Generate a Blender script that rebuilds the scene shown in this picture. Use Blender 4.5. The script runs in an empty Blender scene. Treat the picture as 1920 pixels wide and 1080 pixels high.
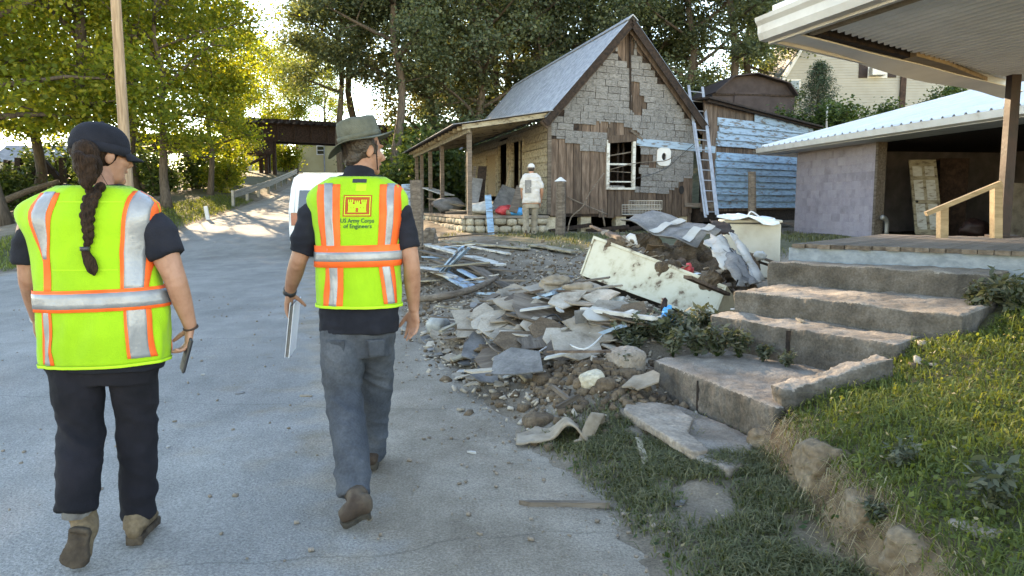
import bpy, math, random
import numpy as np
from mathutils import Vector, Matrix, Quaternion, noise
random.seed(7); rng = np.random.default_rng(7)
S = bpy.context.scene
COL = S.collection
# ------------------------------------------------------------------ camera, sky, sun, exposure
CAM_H, FPX, HOR = 1.45, 1400.0, 385.0
PITCH = math.atan((540 - HOR) / FPX)
cd = bpy.data.cameras.new('camera'); cam = bpy.data.objects.new('camera', cd); COL.objects.link(cam)
cam.location = (0, 0, CAM_H); cam.rotation_euler = (math.pi / 2 - PITCH, 0, 0)
cd.sensor_width = 36; cd.lens = 36 * FPX / 1920; cd.clip_start = 0.05; cd.clip_end = 2000
S.camera = cam
SUN_AZ, SUN_EL = math.radians(-30), math.radians(20)        # azimuth from +Y towards +X
SUN = Vector((math.sin(SUN_AZ) * math.cos(SUN_EL), math.cos(SUN_AZ) * math.cos(SUN_EL), math.sin(SUN_EL)))
w = bpy.data.worlds.new('World'); S.world = w; w.use_nodes = True
nt = w.node_tree; bg = nt.nodes['Background']; sk = nt.nodes.new('ShaderNodeTexSky')
sk.sky_type = 'NISHITA'; sk.sun_disc = False; sk.sun_elevation = SUN_EL; sk.sun_rotation = SUN_AZ
sk.air_density = 1.0; sk.dust_density = 0.0; sk.ozone_density = 1.6
nt.links.new(sk.outputs[0], bg.inputs[0]); bg.inputs[1].default_value = 0.15
sl = bpy.data.lights.new('sun', 'SUN'); sl.energy = 3.2; sl.angle = math.radians(0.53); sl.color = (1.0, 0.86, 0.66)
sun = bpy.data.objects.new('sun', sl); COL.objects.link(sun); sun.rotation_euler = (-SUN).to_track_quat('-Z', 'Y').to_euler()
sun.location = (0, 0, 40)
vs = S.view_settings; vs.view_transform = 'Standard'; vs.look = 'None'; vs.exposure = 2.82; vs.gamma = 1; vs.use_curve_mapping = False
vs.use_white_balance = True; vs.white_balance_temperature = 8400; vs.white_balance_tint = 13      # camera balanced for open shade
S.cycles.max_bounces = 6; S.cycles.diffuse_bounces = 4; S.cycles.glossy_bounces = 2; S.cycles.transparent_max_bounces = 6
S.cycles.use_denoising = True

# ------------------------------------------------------------------ measuring helpers
CP, SP = math.cos(PITCH), math.sin(PITCH)
def ray(px, py):
    u, v = (px - 960) / FPX, (540 - py) / FPX
    return Vector((u, CP + v * SP, -SP + v * CP))
EYE = Vector((0, 0, CAM_H))
def at(px, py, D):                      # point of the place at distance D in front of the viewer
    d = ray(px, py); return EYE + d * (D / d.y)
def on(px, py, z):                      # point on the level z
    d = ray(px, py); return EYE + d * ((z - CAM_H) / d.z)
def hit(px, py, o, n):                  # point on a vertical wall
    d = ray(px, py); t = (Vector(o) - EYE).dot(n) / d.dot(n); return EYE + d * t
def ss(a, b, x):
    t = np.clip((np.asarray(x, float) - a) / (b - a), 0, 1); return t * t * (3 - 2 * t)
def lerp(a, b, t): return a + (b - a) * t

# ------------------------------------------------------------------ objects
def tag(o, label=None, cat=None, group=None, kind=None):
    if label: o['label'] = label
    if cat: o['category'] = cat
    if group: o['group'] = group
    if kind: o['kind'] = kind
    return o
WM = {}
def empty(name, loc, rz=0, label=None, cat=None, group=None):
    o = bpy.data.objects.new(name, None); COL.objects.link(o); o.location = loc; o.rotation_euler = (0, 0, rz)
    o.empty_display_size = .1
    WM[o.name] = Matrix.Translation(Vector(loc)) @ Matrix.Rotation(rz, 4, 'Z')
    return tag(o, label, cat, group)
def link(name, me, mat=None, parent=None, M=None):
    o = bpy.data.objects.new(name, me); COL.objects.link(o)
    if mat is not None and len(me.materials) == 0: me.materials.append(MT[mat] if isinstance(mat, str) else mat)
    if parent is not None: o.parent = parent
    if M is not None: o.matrix_local = M
    return o
def npmesh(v, f, smooth=False, name='m'):
    v = np.asarray(v, np.float32).reshape(-1, 3); f = np.asarray(f, np.int32)
    me = bpy.data.meshes.new(name); n, k = f.shape
    me.vertices.add(len(v)); me.vertices.foreach_set('co', v.ravel())
    me.loops.add(n * k); me.loops.foreach_set('vertex_index', f.ravel())
    me.polygons.add(n); me.polygons.foreach_set('loop_start', np.arange(0, n * k, k, dtype=np.int32))
    me.polygons.foreach_set('loop_total', np.full(n, k, np.int32))
    if smooth: me.polygons.foreach_set('use_smooth', np.ones(n, bool))
    me.update(calc_edges=True); me.validate(); return me
def inv(parent): return WM[parent.name].inverted()

class MB:
    """collects shapes (world coordinates unless built local) into one mesh"""
    def __init__(s): s.v = []; s.f = []
    def add(s, vs, fs):
        b = len(s.v); s.v += [tuple(p) for p in vs]; s.f += [tuple(i + b for i in q) for q in fs]; return s
    def box(s, c, d, R=None):
        hx, hy, hz = d[0] / 2, d[1] / 2, d[2] / 2; c = Vector(c)
        vs = [Vector((x, y, z)) for z in (-hz, hz) for y in (-hy, hy) for x in (-hx, hx)]
        if R is not None: vs = [R @ p for p in vs]
        return s.add([p + c for p in vs], [(0, 2, 3, 1), (4, 5, 7, 6), (0, 1, 5, 4), (2, 6, 7, 3), (0, 4, 6, 2), (1, 3, 7, 5)])
    def span(s, a, b):
        a, b = Vector(a), Vector(b); return s.box((a + b) / 2, [abs(q) for q in (b - a)])
    def bar(s, a, b, w, t, up=(0, 0, 1)):
        a, b = Vector(a), Vector(b); x = (b - a); L = x.length; x = x / L; up = Vector(up)
        y = up.cross(x)
        if y.length < 1e-4: y = Vector((0, 1, 0)).cross(x)
        y.normalize(); z = x.cross(y); R = Matrix((x, y, z)).transposed()
        return s.box((a + b) / 2, (L, w, t), R)
    def tube(s, pts, rad, n=10, sub=1, ref=None, cap=True):
        P = [Vector(p) for p in pts]; Rr = [(r, r) if not hasattr(r, '__len__') else r for r in (rad if hasattr(rad, '__len__') else [rad] * len(P))]
        if sub > 1 and len(P) > 2:
            Q = []; RR = []
            for i in range(len(P) - 1):
                p0, p1, p2, p3 = P[max(i - 1, 0)], P[i], P[i + 1], P[min(i + 2, len(P) - 1)]
                for k in range(sub):
                    t = k / sub; t2 = t * t; t3 = t2 * t
                    Q.append(.5 * ((2 * p1) + (p2 - p0) * t + (2 * p0 - 5 * p1 + 4 * p2 - p3) * t2 + (-p0 + 3 * p1 - 3 * p2 + p3) * t3))
                    u = t * t * (3 - 2 * t); RR.append((lerp(Rr[i][0], Rr[i + 1][0], u), lerp(Rr[i][1], Rr[i + 1][1], u)))
            Q.append(P[-1]); RR.append(Rr[-1]); P, Rr = Q, RR
        vs = []; m = len(P); a = None
        for i in range(m):
            t = (P[min(i + 1, m - 1)] - P[max(i - 1, 0)]).normalized()
            if ref is not None: a = Vector(ref)
            elif a is None: a = Vector((1, 0, 0)) if abs(t.x) < .8 else Vector((0, 1, 0))
            a = a - t * a.dot(t)
            a = a.normalized() if a.length > 1e-5 else t.orthogonal().normalized()
            b = t.cross(a)
            for k in range(n):
                th = 2 * math.pi * k / n
                vs.append(P[i] + a * (math.cos(th) * Rr[i][0]) + b * (math.sin(th) * Rr[i][1]))
        fs = [(i * n + k, i * n + (k + 1) % n, (i + 1) * n + (k + 1) % n, (i + 1) * n + k) for i in range(m - 1) for k in range(n)]
        if cap:
            vs.append(P[0]); vs.append(P[-1]); c0, c1 = m * n, m * n + 1
            fs += [(c0, (k + 1) % n, k) for k in range(n)] + [(c1, (m - 1) * n + k, (m - 1) * n + (k + 1) % n) for k in range(n)]
        return s.add(vs, fs)
    def ell(s, c, r, R=None, n=14, m=9):
        c = Vector(c); vs = []; fs = []
        for i in range(1, m):
            ph = math.pi * i / m
            for k in range(n):
                th = 2 * math.pi * k / n
                p = Vector((r[0] * math.sin(ph) * math.cos(th), r[1] * math.sin(ph) * math.sin(th), r[2] * math.cos(ph)))
                vs.append(c + (R @ p if R is not None else p))
        top = Vector((0, 0, r[2])); 
        vs.append(c + (R @ top if R is not None else top)); vs.append(c - (R @ top if R is not None else top)); a, b = len(vs) - 2, len(vs) - 1
        for i in range(m - 2):
            for k in range(n): fs.append((i * n + k, (i + 1) * n + k, (i + 1) * n + (k + 1) % n, i * n + (k + 1) % n))
        for k in range(n): fs.append((a, k, (k + 1) % n)); fs.append((b, (m - 2) * n + (k + 1) % n, (m - 2) * n + k))
        return s.add(vs, fs)
    def prism(s, poly, z0, z1, fn=lambda x, y, z: (x, y, z)):
        """polygon (x, y) list extruded from z0 to z1; fn maps to 3D"""
        n = len(poly); vs = [fn(x, y, z0) for x, y in poly] + [fn(x, y, z1) for x, y in poly]
        return s.add(vs, [tuple(range(n - 1, -1, -1)), tuple(range(n, 2 * n))] + [(i, (i + 1) % n, n + (i + 1) % n, n + i) for i in range(n)])
    def grid(s, fn, nu, nv):
        vs = [fn(i / nu, j / nv) for j in range(nv + 1) for i in range(nu + 1)]
        return s.add(vs, [(j * (nu + 1) + i, j * (nu + 1) + i + 1, (j + 1) * (nu + 1) + i + 1, (j + 1) * (nu + 1) + i) for j in range(nv) for i in range(nu)])
    def mesh(s, M=None, smooth=False):
        me = bpy.data.meshes.new('m')
        vs = s.v if M is None else [tuple(M @ Vector(p)) for p in s.v]
        me.from_pydata(vs, [], s.f)
        if smooth: me.polygons.foreach_set('use_smooth', np.ones(len(me.polygons), bool))
        me.update(); return me
    def build(s, name, mat, parent=None, local=False, smooth=False, bevel=0):
        """local: the points are in the parent's own frame; a top-level mesh gets its origin at its base"""
        if parent is not None:
            o = link(name, s.mesh(None if local else inv(parent), smooth), mat, parent)
        else:
            a = np.array(s.v); b = Vector(((a[:, 0].min() + a[:, 0].max()) / 2, (a[:, 1].min() + a[:, 1].max()) / 2, a[:, 2].min()))
            o = link(name, s.mesh(Matrix.Translation(-b), smooth), mat); o.location = b
        if bevel:
            m = o.modifiers.new('bevel', 'BEVEL'); m.width = bevel; m.segments = 2; m.limit_method = 'ANGLE'; m.angle_limit = .6
        return o

def remesh(mb, voxel, smooth=3, wr=None, M=None):
    """fuses overlapping closed shapes into one continuous surface"""
    me = mb.mesh(); o = bpy.data.objects.new('tmp', me); COL.objects.link(o)
    r = o.modifiers.new('r', 'REMESH'); r.mode = 'VOXEL'; r.voxel_size = voxel; r.use_smooth_shade = True
    if smooth:
        m = o.modifiers.new('s', 'SMOOTH'); m.factor = .5; m.iterations = smooth
    dg = bpy.context.evaluated_depsgraph_get(); out = bpy.data.meshes.new_from_object(o.evaluated_get(dg))
    bpy.data.objects.remove(o); bpy.data.meshes.remove(me)
    if wr:
        n = len(out.vertices); co = np.empty(n * 3, np.float32); no = np.empty(n * 3, np.float32)
        out.vertices.foreach_get('co', co); out.vertices.foreach_get('normal', no); co = co.reshape(-1, 3); no = no.reshape(-1, 3)
        d = np.array([wr(Vector(p)) for p in co], np.float32); co += no * d[:, None]; out.vertices.foreach_set('co', co.ravel())
    if M is not None: out.transform(M)
    out.polygons.foreach_set('use_smooth', np.ones(len(out.polygons), bool)); out.update(); return out

# ------------------------------------------------------------------ materials
MT = {}
def mat(name, cols, scale=6, rough=.8, bump=.15, stretch=(1, 1, 1), detail=5, fine=None, metal=0, spec=.3, dist=0, bscale=None, sheen=0, jitter=0, coat=0):
    """cols: colour stops over a noise; jitter: brightness change from object to object"""
    m = bpy.data.materials.new(name); m.use_nodes = True; t = m.node_tree; N = t.nodes; Lk = t.links.new; b = N['Principled BSDF']
    tc = N.new('ShaderNodeTexCoord'); oi = N.new('ShaderNodeObjectInfo'); mp = N.new('ShaderNodeVectorMath'); mp.operation = 'MULTIPLY_ADD'
    mu = N.new('ShaderNodeMath'); mu.operation = 'MULTIPLY'; mu.inputs[1].default_value = 43.0; Lk(oi.outputs['Random'], mu.inputs[0])
    Lk(tc.outputs['Object'], mp.inputs[0]); mp.inputs[1].default_value = stretch; Lk(mu.outputs[0], mp.inputs[2])
    nz = N.new('ShaderNodeTexNoise'); nz.inputs['Scale'].default_value = scale; nz.inputs['Detail'].default_value = detail
    nz.inputs['Roughness'].default_value = .62; nz.inputs['Distortion'].default_value = dist; Lk(mp.outputs[0], nz.inputs['Vector'])
    cr = N.new('ShaderNodeValToRGB'); e = cr.color_ramp.elements
    while len(e) < len(cols): e.new(.5)
    for k, (p, c) in enumerate(cols): e[k].position = p; e[k].color = (*c, 1)
    Lk(nz.outputs['Fac'], cr.inputs[0]); out = cr.outputs[0]
    if fine:
        n2 = N.new('ShaderNodeTexNoise'); n2.inputs['Scale'].default_value = fine[0]; n2.inputs['Detail'].default_value = 3; Lk(mp.outputs[0], n2.inputs['Vector'])
        mr = N.new('ShaderNodeMapRange'); mr.inputs[1].default_value = .3; mr.inputs[2].default_value = .7; mr.inputs[3].default_value = 1 - fine[1]; mr.inputs[4].default_value = 1 + fine[1]
        Lk(n2.outputs['Fac'], mr.inputs[0]); mx = N.new('ShaderNodeVectorMath'); mx.operation = 'SCALE'; Lk(out, mx.inputs[0]); Lk(mr.outputs[0], mx.inputs['Scale']); out = mx.outputs[0]
    if jitter:
        mr = N.new('ShaderNodeMapRange'); mr.inputs[3].default_value = 1 - jitter; mr.inputs[4].default_value = 1 + jitter; Lk(oi.outputs['Random'], mr.inputs[0])
        mx = N.new('ShaderNodeVectorMath'); mx.operation = 'SCALE'; Lk(out, mx.inputs[0]); Lk(mr.outputs[0], mx.inputs['Scale']); out = mx.outputs[0]
    Lk(out, b.inputs['Base Color']); b.inputs['Roughness'].default_value = rough; b.inputs['Metallic'].default_value = metal
    b.inputs['Specular IOR Level'].default_value = spec
    if sheen: b.inputs['Sheen Weight'].default_value = sheen
    if coat: b.inputs['Coat Weight'].default_value = coat
    if bump:
        n3 = N.new('ShaderNodeTexNoise'); n3.inputs['Scale'].default_value = bscale or scale * 3; n3.inputs['Detail'].default_value = 5; Lk(mp.outputs[0], n3.inputs['Vector'])
        bp = N.new('ShaderNodeBump'); bp.inputs['Strength'].default_value = bump; bp.inputs['Distance'].default_value = .02
        Lk(n3.outputs['Fac'], bp.inputs['Height']); Lk(bp.outputs[0], b.inputs['Normal'])
    MT[name] = m; return m
def two(a, b, lo=.35, hi=.65): return [(lo, a), (hi, b)]
def leafmat(name, a, b, c, trans=.45):
    m = bpy.data.materials.new(name); m.use_nodes = True; t = m.node_tree; N = t.nodes; Lk = t.links.new; N.remove(N['Principled BSDF'])
    g = N.new('ShaderNodeNewGeometry'); cr = N.new('ShaderNodeValToRGB'); e = cr.color_ramp.elements; e.new(.5)
    for k, (p, q) in enumerate(((0, a), (.6, b), (1, c))): e[k].position = p; e[k].color = (*q, 1)
    Lk(g.outputs['Random Per Island'], cr.inputs[0])
    d = N.new('ShaderNodeBsdfPrincipled'); d.inputs['Roughness'].default_value = .55; d.inputs['Specular IOR Level'].default_value = .25; Lk(cr.outputs[0], d.inputs['Base Color'])
    tr = N.new('ShaderNodeBsdfTranslucent'); hs = N.new('ShaderNodeMixRGB'); hs.blend_type = 'MULTIPLY'; hs.inputs[0].default_value = 1
    hs.inputs[2].default_value = (1.9, 1.75, .7, 1); Lk(cr.outputs[0], hs.inputs[1]); Lk(hs.outputs[0], tr.inputs[0])
    mx = N.new('ShaderNodeMixShader'); mx.inputs[0].default_value = trans; Lk(d.outputs[0], mx.inputs[1]); Lk(tr.outputs[0], mx.inputs[2])
    Lk(mx.outputs[0], N['Material Output'].inputs[0]); MT[name] = m; return m

mat('bark', two((.045, .035, .027), (.11, .085, .065)), 4, .9, .6, (4, 4, .6))
mat('pole_wood', two((.20, .135, .085), (.36, .26, .17)), 3, .85, .3, (6, 6, .35))
mat('old_wood', [(.25, (.05, .037, .028)), (.5, (.115, .09, .07)), (.75, (.195, .16, .128))], 3, .9, .5, (1, 7, 7), jitter=.25)
mat('brown_plank', [(.25, (.03, .02, .015)), (.5, (.088, .06, .044)), (.78, (.175, .128, .097))], 2.6, .9, .5, (5, 5, .7), jitter=.35)
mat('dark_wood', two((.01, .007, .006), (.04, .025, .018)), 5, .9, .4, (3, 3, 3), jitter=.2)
mat('new_wood', two((.2, .145, .085), (.3, .225, .14)), 4, .75, .15, (1, 6, 6), jitter=.12)
mat('cream_paint', [(.36, (.1, .075, .052)), (.48, (.25, .21, .145)), (.78, (.39, .35, .265))], 5, .75, .3, (1, 2.5, 2.5), jitter=.12)
mat('white_paint', [(.36, (.22, .18, .14)), (.46, (.42, .4, .36)), (.74, (.56, .54, .5))], 5, .65, .2, (1, 3, 3), jitter=.08)
mat('blue_paint', [(.4, (.13, .115, .1)), (.46, (.22, .3, .38)), (.74, (.31, .41, .5))], 4, .7, .3, (1, 4, 4), jitter=.12)
mat('blue_paint_deep', [(.36, (.12, .11, .1)), (.44, (.14, .22, .3)), (.58, (.2, .31, .41)), (.78, (.27, .37, .45))], 4, .7, .3, (1, 4, 4), jitter=.15)
mat('shingle', [(.25, (.07, .064, .06)), (.48, (.145, .138, .132)), (.75, (.225, .217, .21))], 5, .95, .5, fine=(60, .3), jitter=.1)
mat('tin_roof', two((.17, .18, .195), (.33, .34, .35)), 2.5, .42, .05, (.4, 3, 3), metal=.35, jitter=.06, spec=.5)
mat('white_tin', two((.48, .5, .53), (.6, .62, .65)), 2.0, .4, .05, metal=.15, spec=.5, jitter=.03)
mat('rust_steel', two((.025, .015, .012), (.065, .038, .028)), 9, .85, .3, jitter=.1)
mat('red_steel', two((.012, .005, .004), (.026, .01, .008)), 7, .6, .2)
mat('stone', [(.25, (.2, .17, .12)), (.5, (.36, .31, .23)), (.75, (.48, .43, .34))], 6, .95, .7, fine=(40, .2), jitter=.2)
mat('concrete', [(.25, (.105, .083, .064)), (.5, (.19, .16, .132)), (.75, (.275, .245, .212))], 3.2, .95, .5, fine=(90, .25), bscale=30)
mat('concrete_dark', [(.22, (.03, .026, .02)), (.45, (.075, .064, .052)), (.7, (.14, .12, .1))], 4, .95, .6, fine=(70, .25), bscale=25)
mat('rock', [(.25, (.14, .11, .085)), (.55, (.27, .22, .175)), (.8, (.36, .31, .26))], 7, .95, .8, fine=(50, .2), jitter=.2)
mat('sandstone', [(.25, (.085, .058, .036)), (.5, (.155, .112, .072)), (.8, (.23, .18, .125))], 6, .95, .8, fine=(45, .25), bscale=22)
mat('mud', [(.25, (.06, .04, .025)), (.5, (.115, .08, .052)), (.8, (.185, .138, .094))], 8, 1, .6, fine=(60, .25), jitter=.2)
mat('drywall', [(.28, (.14, .11, .08)), (.45, (.27, .228, .18)), (.78, (.38, .335, .28))], 6, .95, .25, fine=(50, .12), jitter=.3)
mat('drywall_white', [(.32, (.22, .185, .14)), (.44, (.36, .34, .31)), (.8, (.47, .46, .44))], 5, .9, .15, jitter=.06)
mat('grey_board', two((.1, .096, .093), (.19, .18, .172)), 5, .95, .25, fine=(50, .15), jitter=.2)
mat('cream_metal', [(.36, (.13, .088, .055)), (.4, (.4, .35, .25)), (.5, (.5, .455, .34)), (.8, (.56, .52, .41))], 5.5, .55, .12, detail=8)
mat('appliance', [(.25, (.33, .3, .245)), (.5, (.42, .395, .335)), (.8, (.49, .465, .41))], 3, .5, .08)
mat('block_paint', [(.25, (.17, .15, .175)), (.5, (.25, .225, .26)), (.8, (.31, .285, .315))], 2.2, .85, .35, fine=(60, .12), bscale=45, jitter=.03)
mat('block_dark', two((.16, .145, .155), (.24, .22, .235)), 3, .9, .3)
mat('ceiling', two((.66, .64, .6), (.76, .74, .7)), 2.5, .75, .06)
mat('trim_white', [(.25, (.33, .295, .25)), (.4, (.49, .47, .44)), (.8, (.59, .58, .56))], 3.5, .6, .12)
mat('porch_grey', two((.14, .165, .19), (.22, .25, .275)), 4, .75, .2, (1, 5, 5))
mat('siding_beige', two((.26, .245, .21), (.32, .305, .265)), .6, .75, 0)
mat('siding_yellow', two((.3, .25, .13), (.36, .31, .18)), .6, .75, 0)
mat('shed_brown', two((.028, .02, .02), (.05, .037, .037)), 2, .8, .1)
mat('roof_grey', two((.16, .165, .18), (.26, .265, .28)), 2, .8, .1)
mat('dark', two((.012, .011, .011), (.022, .02, .02)), 3, .95, 0)
mat('aluminium', two((.27, .27, .275), (.4, .4, .405)), 6, .4, .05, metal=.7, spec=.5)
mat('black_plastic', two((.018, .018, .02), (.03, .03, .034)), 9, .45, .05, spec=.5)
mat('glass_dark', two((.012, .014, .016), (.02, .022, .026)), 3, .08, 0, spec=.8)
mat('van_white', two((.55, .56, .57), (.62, .63, .64)), 2, .3, 0, coat=.4, spec=.5)
mat('tail_red', two((.12, .006, .005), (.2, .012, .008)), 8, .25, 0, spec=.6)
mat('black_band', two((.02, .02, .02), (.03, .03, .03)), 5, .8, 0)
mat('rubber', two((.02, .02, .02), (.035, .034, .032)), 12, .9, .2)
mat('galvanised', two((.17, .165, .155), (.27, .26, .24)), 4, .5, .06, metal=.5)
mat('ceramic', two((.2, .205, .195), (.32, .325, .31)), 8, .4, .1)
mat('plastic_blue', two((.03, .25, .55), (.05, .36, .7)), 9, .5, .1)
mat('plastic_red', two((.4, .03, .04), (.55, .08, .08)), 12, .5, .1)
mat('plastic_clear', two((.5, .56, .62), (.68, .72, .76)), 14, .35, .3)
mat('cloth_white', two((.34, .34, .32), (.47, .47, .455)), 9, .9, .3)
mat('insulation', [(.25, (.13, .095, .062)), (.5, (.25, .2, .148)), (.8, (.35, .295, .235))], 7, .95, .4)
# people
mat('skin', [(.25, (.23, .105, .065)), (.5, (.32, .165, .108)), (.8, (.37, .2, .14))], 16, .55, .1, spec=.35, bscale=140)
mat('skin_tan', two((.34, .17, .105), (.42, .22, .145)), 9, .55, .1, spec=.35)
mat('hair_brown', two((.012, .0065, .004), (.05, .028, .017)), 22, .7, .8, (6, 6, 1.2), spec=.15)
mat('hair_dark', two((.014, .01, .008), (.045, .03, .022)), 20, .5, .5, spec=.5)
mat('lime', two((.22, .42, .008), (.27, .5, .012)), 5, .8, .25, sheen=.1, bscale=260)
mat('lime_edge', two((.33, .57, .02), (.38, .64, .03)), 5, .75, .1)
mat('orange', two((.8, .1, .015), (.9, .15, .03)), 7, .7, .15, bscale=160)
mat('silver', two((.2, .205, .215), (.3, .305, .315)), 7, .38, .12, metal=.2, bscale=60, spec=.5)
mat('navy_cloth', two((.006, .007, .012), (.013, .014, .021)), 8, .95, .3, bscale=220)
mat('black_denim', two((.005, .0048, .0075), (.012, .0105, .015)), 6, .95, .3, bscale=240)
mat('grey_jeans', [(.25, (.024, .028, .036)), (.5, (.05, .056, .067)), (.8, (.1, .108, .122))], 4.5, .95, .35, bscale=200, fine=(90, .15))
mat('boot_tan', [(.25, (.09, .06, .034)), (.5, (.155, .108, .064)), (.8, (.22, .16, .1))], 14, .9, .4, fine=(60, .2))
mat('boot_brown', [(.25, (.02, .012, .008)), (.5, (.05, .032, .022)), (.8, (.12, .09, .062))], 9, .8, .3)
mat('sole_brown', [(.25, (.025, .017, .012)), (.55, (.07, .05, .034)), (.85, (.15, .115, .08))], 14, .95, .6)
mat('sole_dark', two((.02, .017, .014), (.075, .062, .046)), 14, .95, .5)
mat('sock', two((.12, .11, .11), (.2, .19, .18)), 20, .95, .3)
mat('hat_olive', two((.065, .068, .05), (.115, .118, .092)), 12, .95, .35, bscale=240)
mat('emblem_red', two((.33, .06, .012), (.4, .08, .02)), 5, .8, .1)
mat('print_green', two((.02, .07, .03), (.03, .09, .04)), 5, .8, 0)
mat('paper', two((.62, .63, .68), (.74, .75, .8)), 4, .85, .05)
mat('tee_white', two((.4, .37, .34), (.52, .49, .46)), 6, .95, .3)
mat('khaki', two((.17, .145, .11), (.27, .235, .185)), 6, .95, .3)
mat('eye', two((.6, .6, .58), (.7, .7, .68)), 4, .3, 0)
leafmat('leaf_maple', (.08, .115, .022), (.145, .18, .03), (.27, .25, .04), .62)
leafmat('leaf_dark', (.056, .078, .054), (.092, .118, .074), (.135, .155, .085), .45)
leafmat('leaf_brownish', (.06, .074, .048), (.095, .106, .064), (.16, .135, .08), .45)
leafmat('leaf_shrub', (.025, .045, .016), (.05, .08, .024), (.09, .12, .035), .35)
leafmat('leaf_needle', (.02, .036, .022), (.035, .058, .033), (.05, .078, .04), .2)
leafmat('leaf_weed', (.05, .058, .038), (.08, .09, .058), (.125, .125, .085), .25)
leafmat('grass_green', (.065, .09, .026), (.115, .145, .038), (.19, .205, .062), .42)
leafmat('grass_dull', (.07, .075, .035), (.1, .11, .05), (.2, .18, .1), .3)
leafmat('grass_dry', (.22, .17, .09), (.32, .25, .14), (.42, .35, .22), .25)
# ------------------------------------------------------------------ terrain
_tab = rng.random((256, 256))
def vn(x, y, s=1.0, o=0):
    x = np.asarray(x, float) * s + 13.7 + o * 17.3; y = np.asarray(y, float) * s + 7.1 + o * 5.9
    xi = np.floor(x).astype(int); yi = np.floor(y).astype(int); fx = x - xi; fy = y - yi; fx = fx * fx * (3 - 2 * fx); fy = fy * fy * (3 - 2 * fy)
    a, b, c, d = _tab[xi & 255, yi & 255], _tab[(xi + 1) & 255, yi & 255], _tab[xi & 255, (yi + 1) & 255], _tab[(xi + 1) & 255, (yi + 1) & 255]
    return (a * (1 - fx) + b * fx) * (1 - fy) + (c * (1 - fx) + d * fx) * fy - .5
_rp = [(1.9, -8)] + [(p.x, p.y) for p in (on(1210, 1080, 0), on(1080, 930, 0), on(980, 850, 0), on(890, 760, 0), on(770, 620, 0))] + [(-4.6, 21), (-8.6, 45), (-11, 60), (-15, 80), (-40, 200)]
_lp = [(-9, -8), (-10.2, 10), (-10.9, 16), (-11.2, 22), (-12.5, 29), (-13.2, 38), (-14, 45), (-16.5, 60), (-20.5, 80), (-46, 200)]
def Rx(y): return np.interp(y, [p[1] for p in _rp], [p[0] for p in _rp])
def Lx(y): return np.interp(y, [p[1] for p in _lp], [p[0] for p in _lp])
def zr(y):
    t = np.maximum(np.asarray(y, float) - 19, 0); return np.where(t < 45, .098 * t * t / (t + 4.5), .098 * 45 * 45 / 49.5 + (t - 45) * .05)
def lawn_mask(x, y):                                        # right of the crumbling kerb and of the steps
    e = np.where(y < 4.0, 1.36 + .03 * (y - 2), np.where(y < 5.7, 1.43 + (y - 4.0) * 1.47, 3.93 + (y - 5.7) * .2))
    return x - e
def mounds(x, y):
    g = lambda cx, cy, a, sx, sy: a * np.exp(-(((x - cx) / sx) ** 2 + ((y - cy) / sy) ** 2))
    return g(2.1, 9.6, .5, 1.5, 1.3) + g(.8, 7.4, .42, .95, .8) + g(1.3, 6.25, .36, .55, .5) + g(.62, 5.35, .2, .42, .5) + g(-1.3, 13.2, .22, 1.2, 1.2) + g(-.1, 7.7, .2, .8, .7)
def gz(x, y):
    x = np.asarray(x, float); y = np.asarray(y, float); d = x - Rx(y)
    z = zr(y) + 0 * x
    yard = .1 * ss(0, 1.2, d) + .6 * ss(7.5, 16.5, y) * ss(.2, 3.2, d)
    yard = yard * np.where(y > 24, 1 - ss(24, 30, y) * .0, 1)
    q = y + .35 * (x - 10)
    hill = (4.0 * ss(24.5, 38, q) + 3 * ss(45, 90, q)) * ss(3.5, 10, d) * (.22 + .78 * ss(4, 12, x))
    drop = zr(y) * ss(0, 7, d) * (1 - ss(45, 70, y)) * .9
    z = z + yard + hill - drop + mounds(x, y) * ss(-.1, .5, d)
    lm = lawn_mask(x, y); near = 1 - ss(5.9, 7.2, y)
    lawn = np.minimum(.28 + .22 * (x - 1.4), .9) + .04 * vn(x, y, 1.7)
    k = ss(-.07, .07, lm + .06 * vn(x, y, 5)) * near
    z = z * (1 - k) + lawn * k
    dl = Lx(y) - x
    z = z + .35 * ss(0, 3, dl) * ss(14, 20, y) - 1.1 * ss(4, 12, dl) * ss(14, 22, y) + .6 * ss(14, 40, dl)
    return z
def inroad(x, y): return ss(-.25, .22, x - Rx(y)) + ss(-.25, .25, Lx(y) - x)
def rough(x, y):
    a = ss(-.55, .5, x - Rx(y)) * (1 - ss(20, 30, y)) + ss(0, 1, Lx(y) - x)
    return a * (.05 * vn(x, y, 2.2, 1) + .035 * vn(x, y, 7, 2) + .02 * vn(x, y, 17, 3))
def gzf(x, y): return float(gz(x, y) + rough(x, y))
def axis(segs):
    o = []
    for a, b, st in segs: o += list(np.arange(a, b - 1e-6, st))
    return np.array(o + [segs[-1][1]])
ax = axis([(-160, -60, 10), (-60, -26, 2), (-26, -9, .5), (-9, -2, .35), (-2, 4.2, .045), (4.2, 12, .3), (12, 30, .8), (30, 60, 3), (60, 160, 10)])
ay = axis([(-10, 1.6, .4), (1.6, 9, .045), (9, 14, .1), (14, 30, .3), (30, 60, .8), (60, 120, 4), (120, 240, 15)])
X, Y = np.meshgrid(ax, ay); Z = gz(X, Y) + rough(X, Y) - .035 * (1 - np.clip(inroad(X, Y), 0, 1))
def gridfaces(nx, ny):
    i = np.arange(nx - 1)[None, :] + nx * np.arange(ny - 1)[:, None]; i = i.ravel(); return np.stack([i, i + 1, i + nx + 1, i + nx], 1)
me = npmesh(np.stack([X, Y, Z], -1), gridfaces(len(ax), len(ay)), True)
lm = lawn_mask(X, Y)
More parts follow.
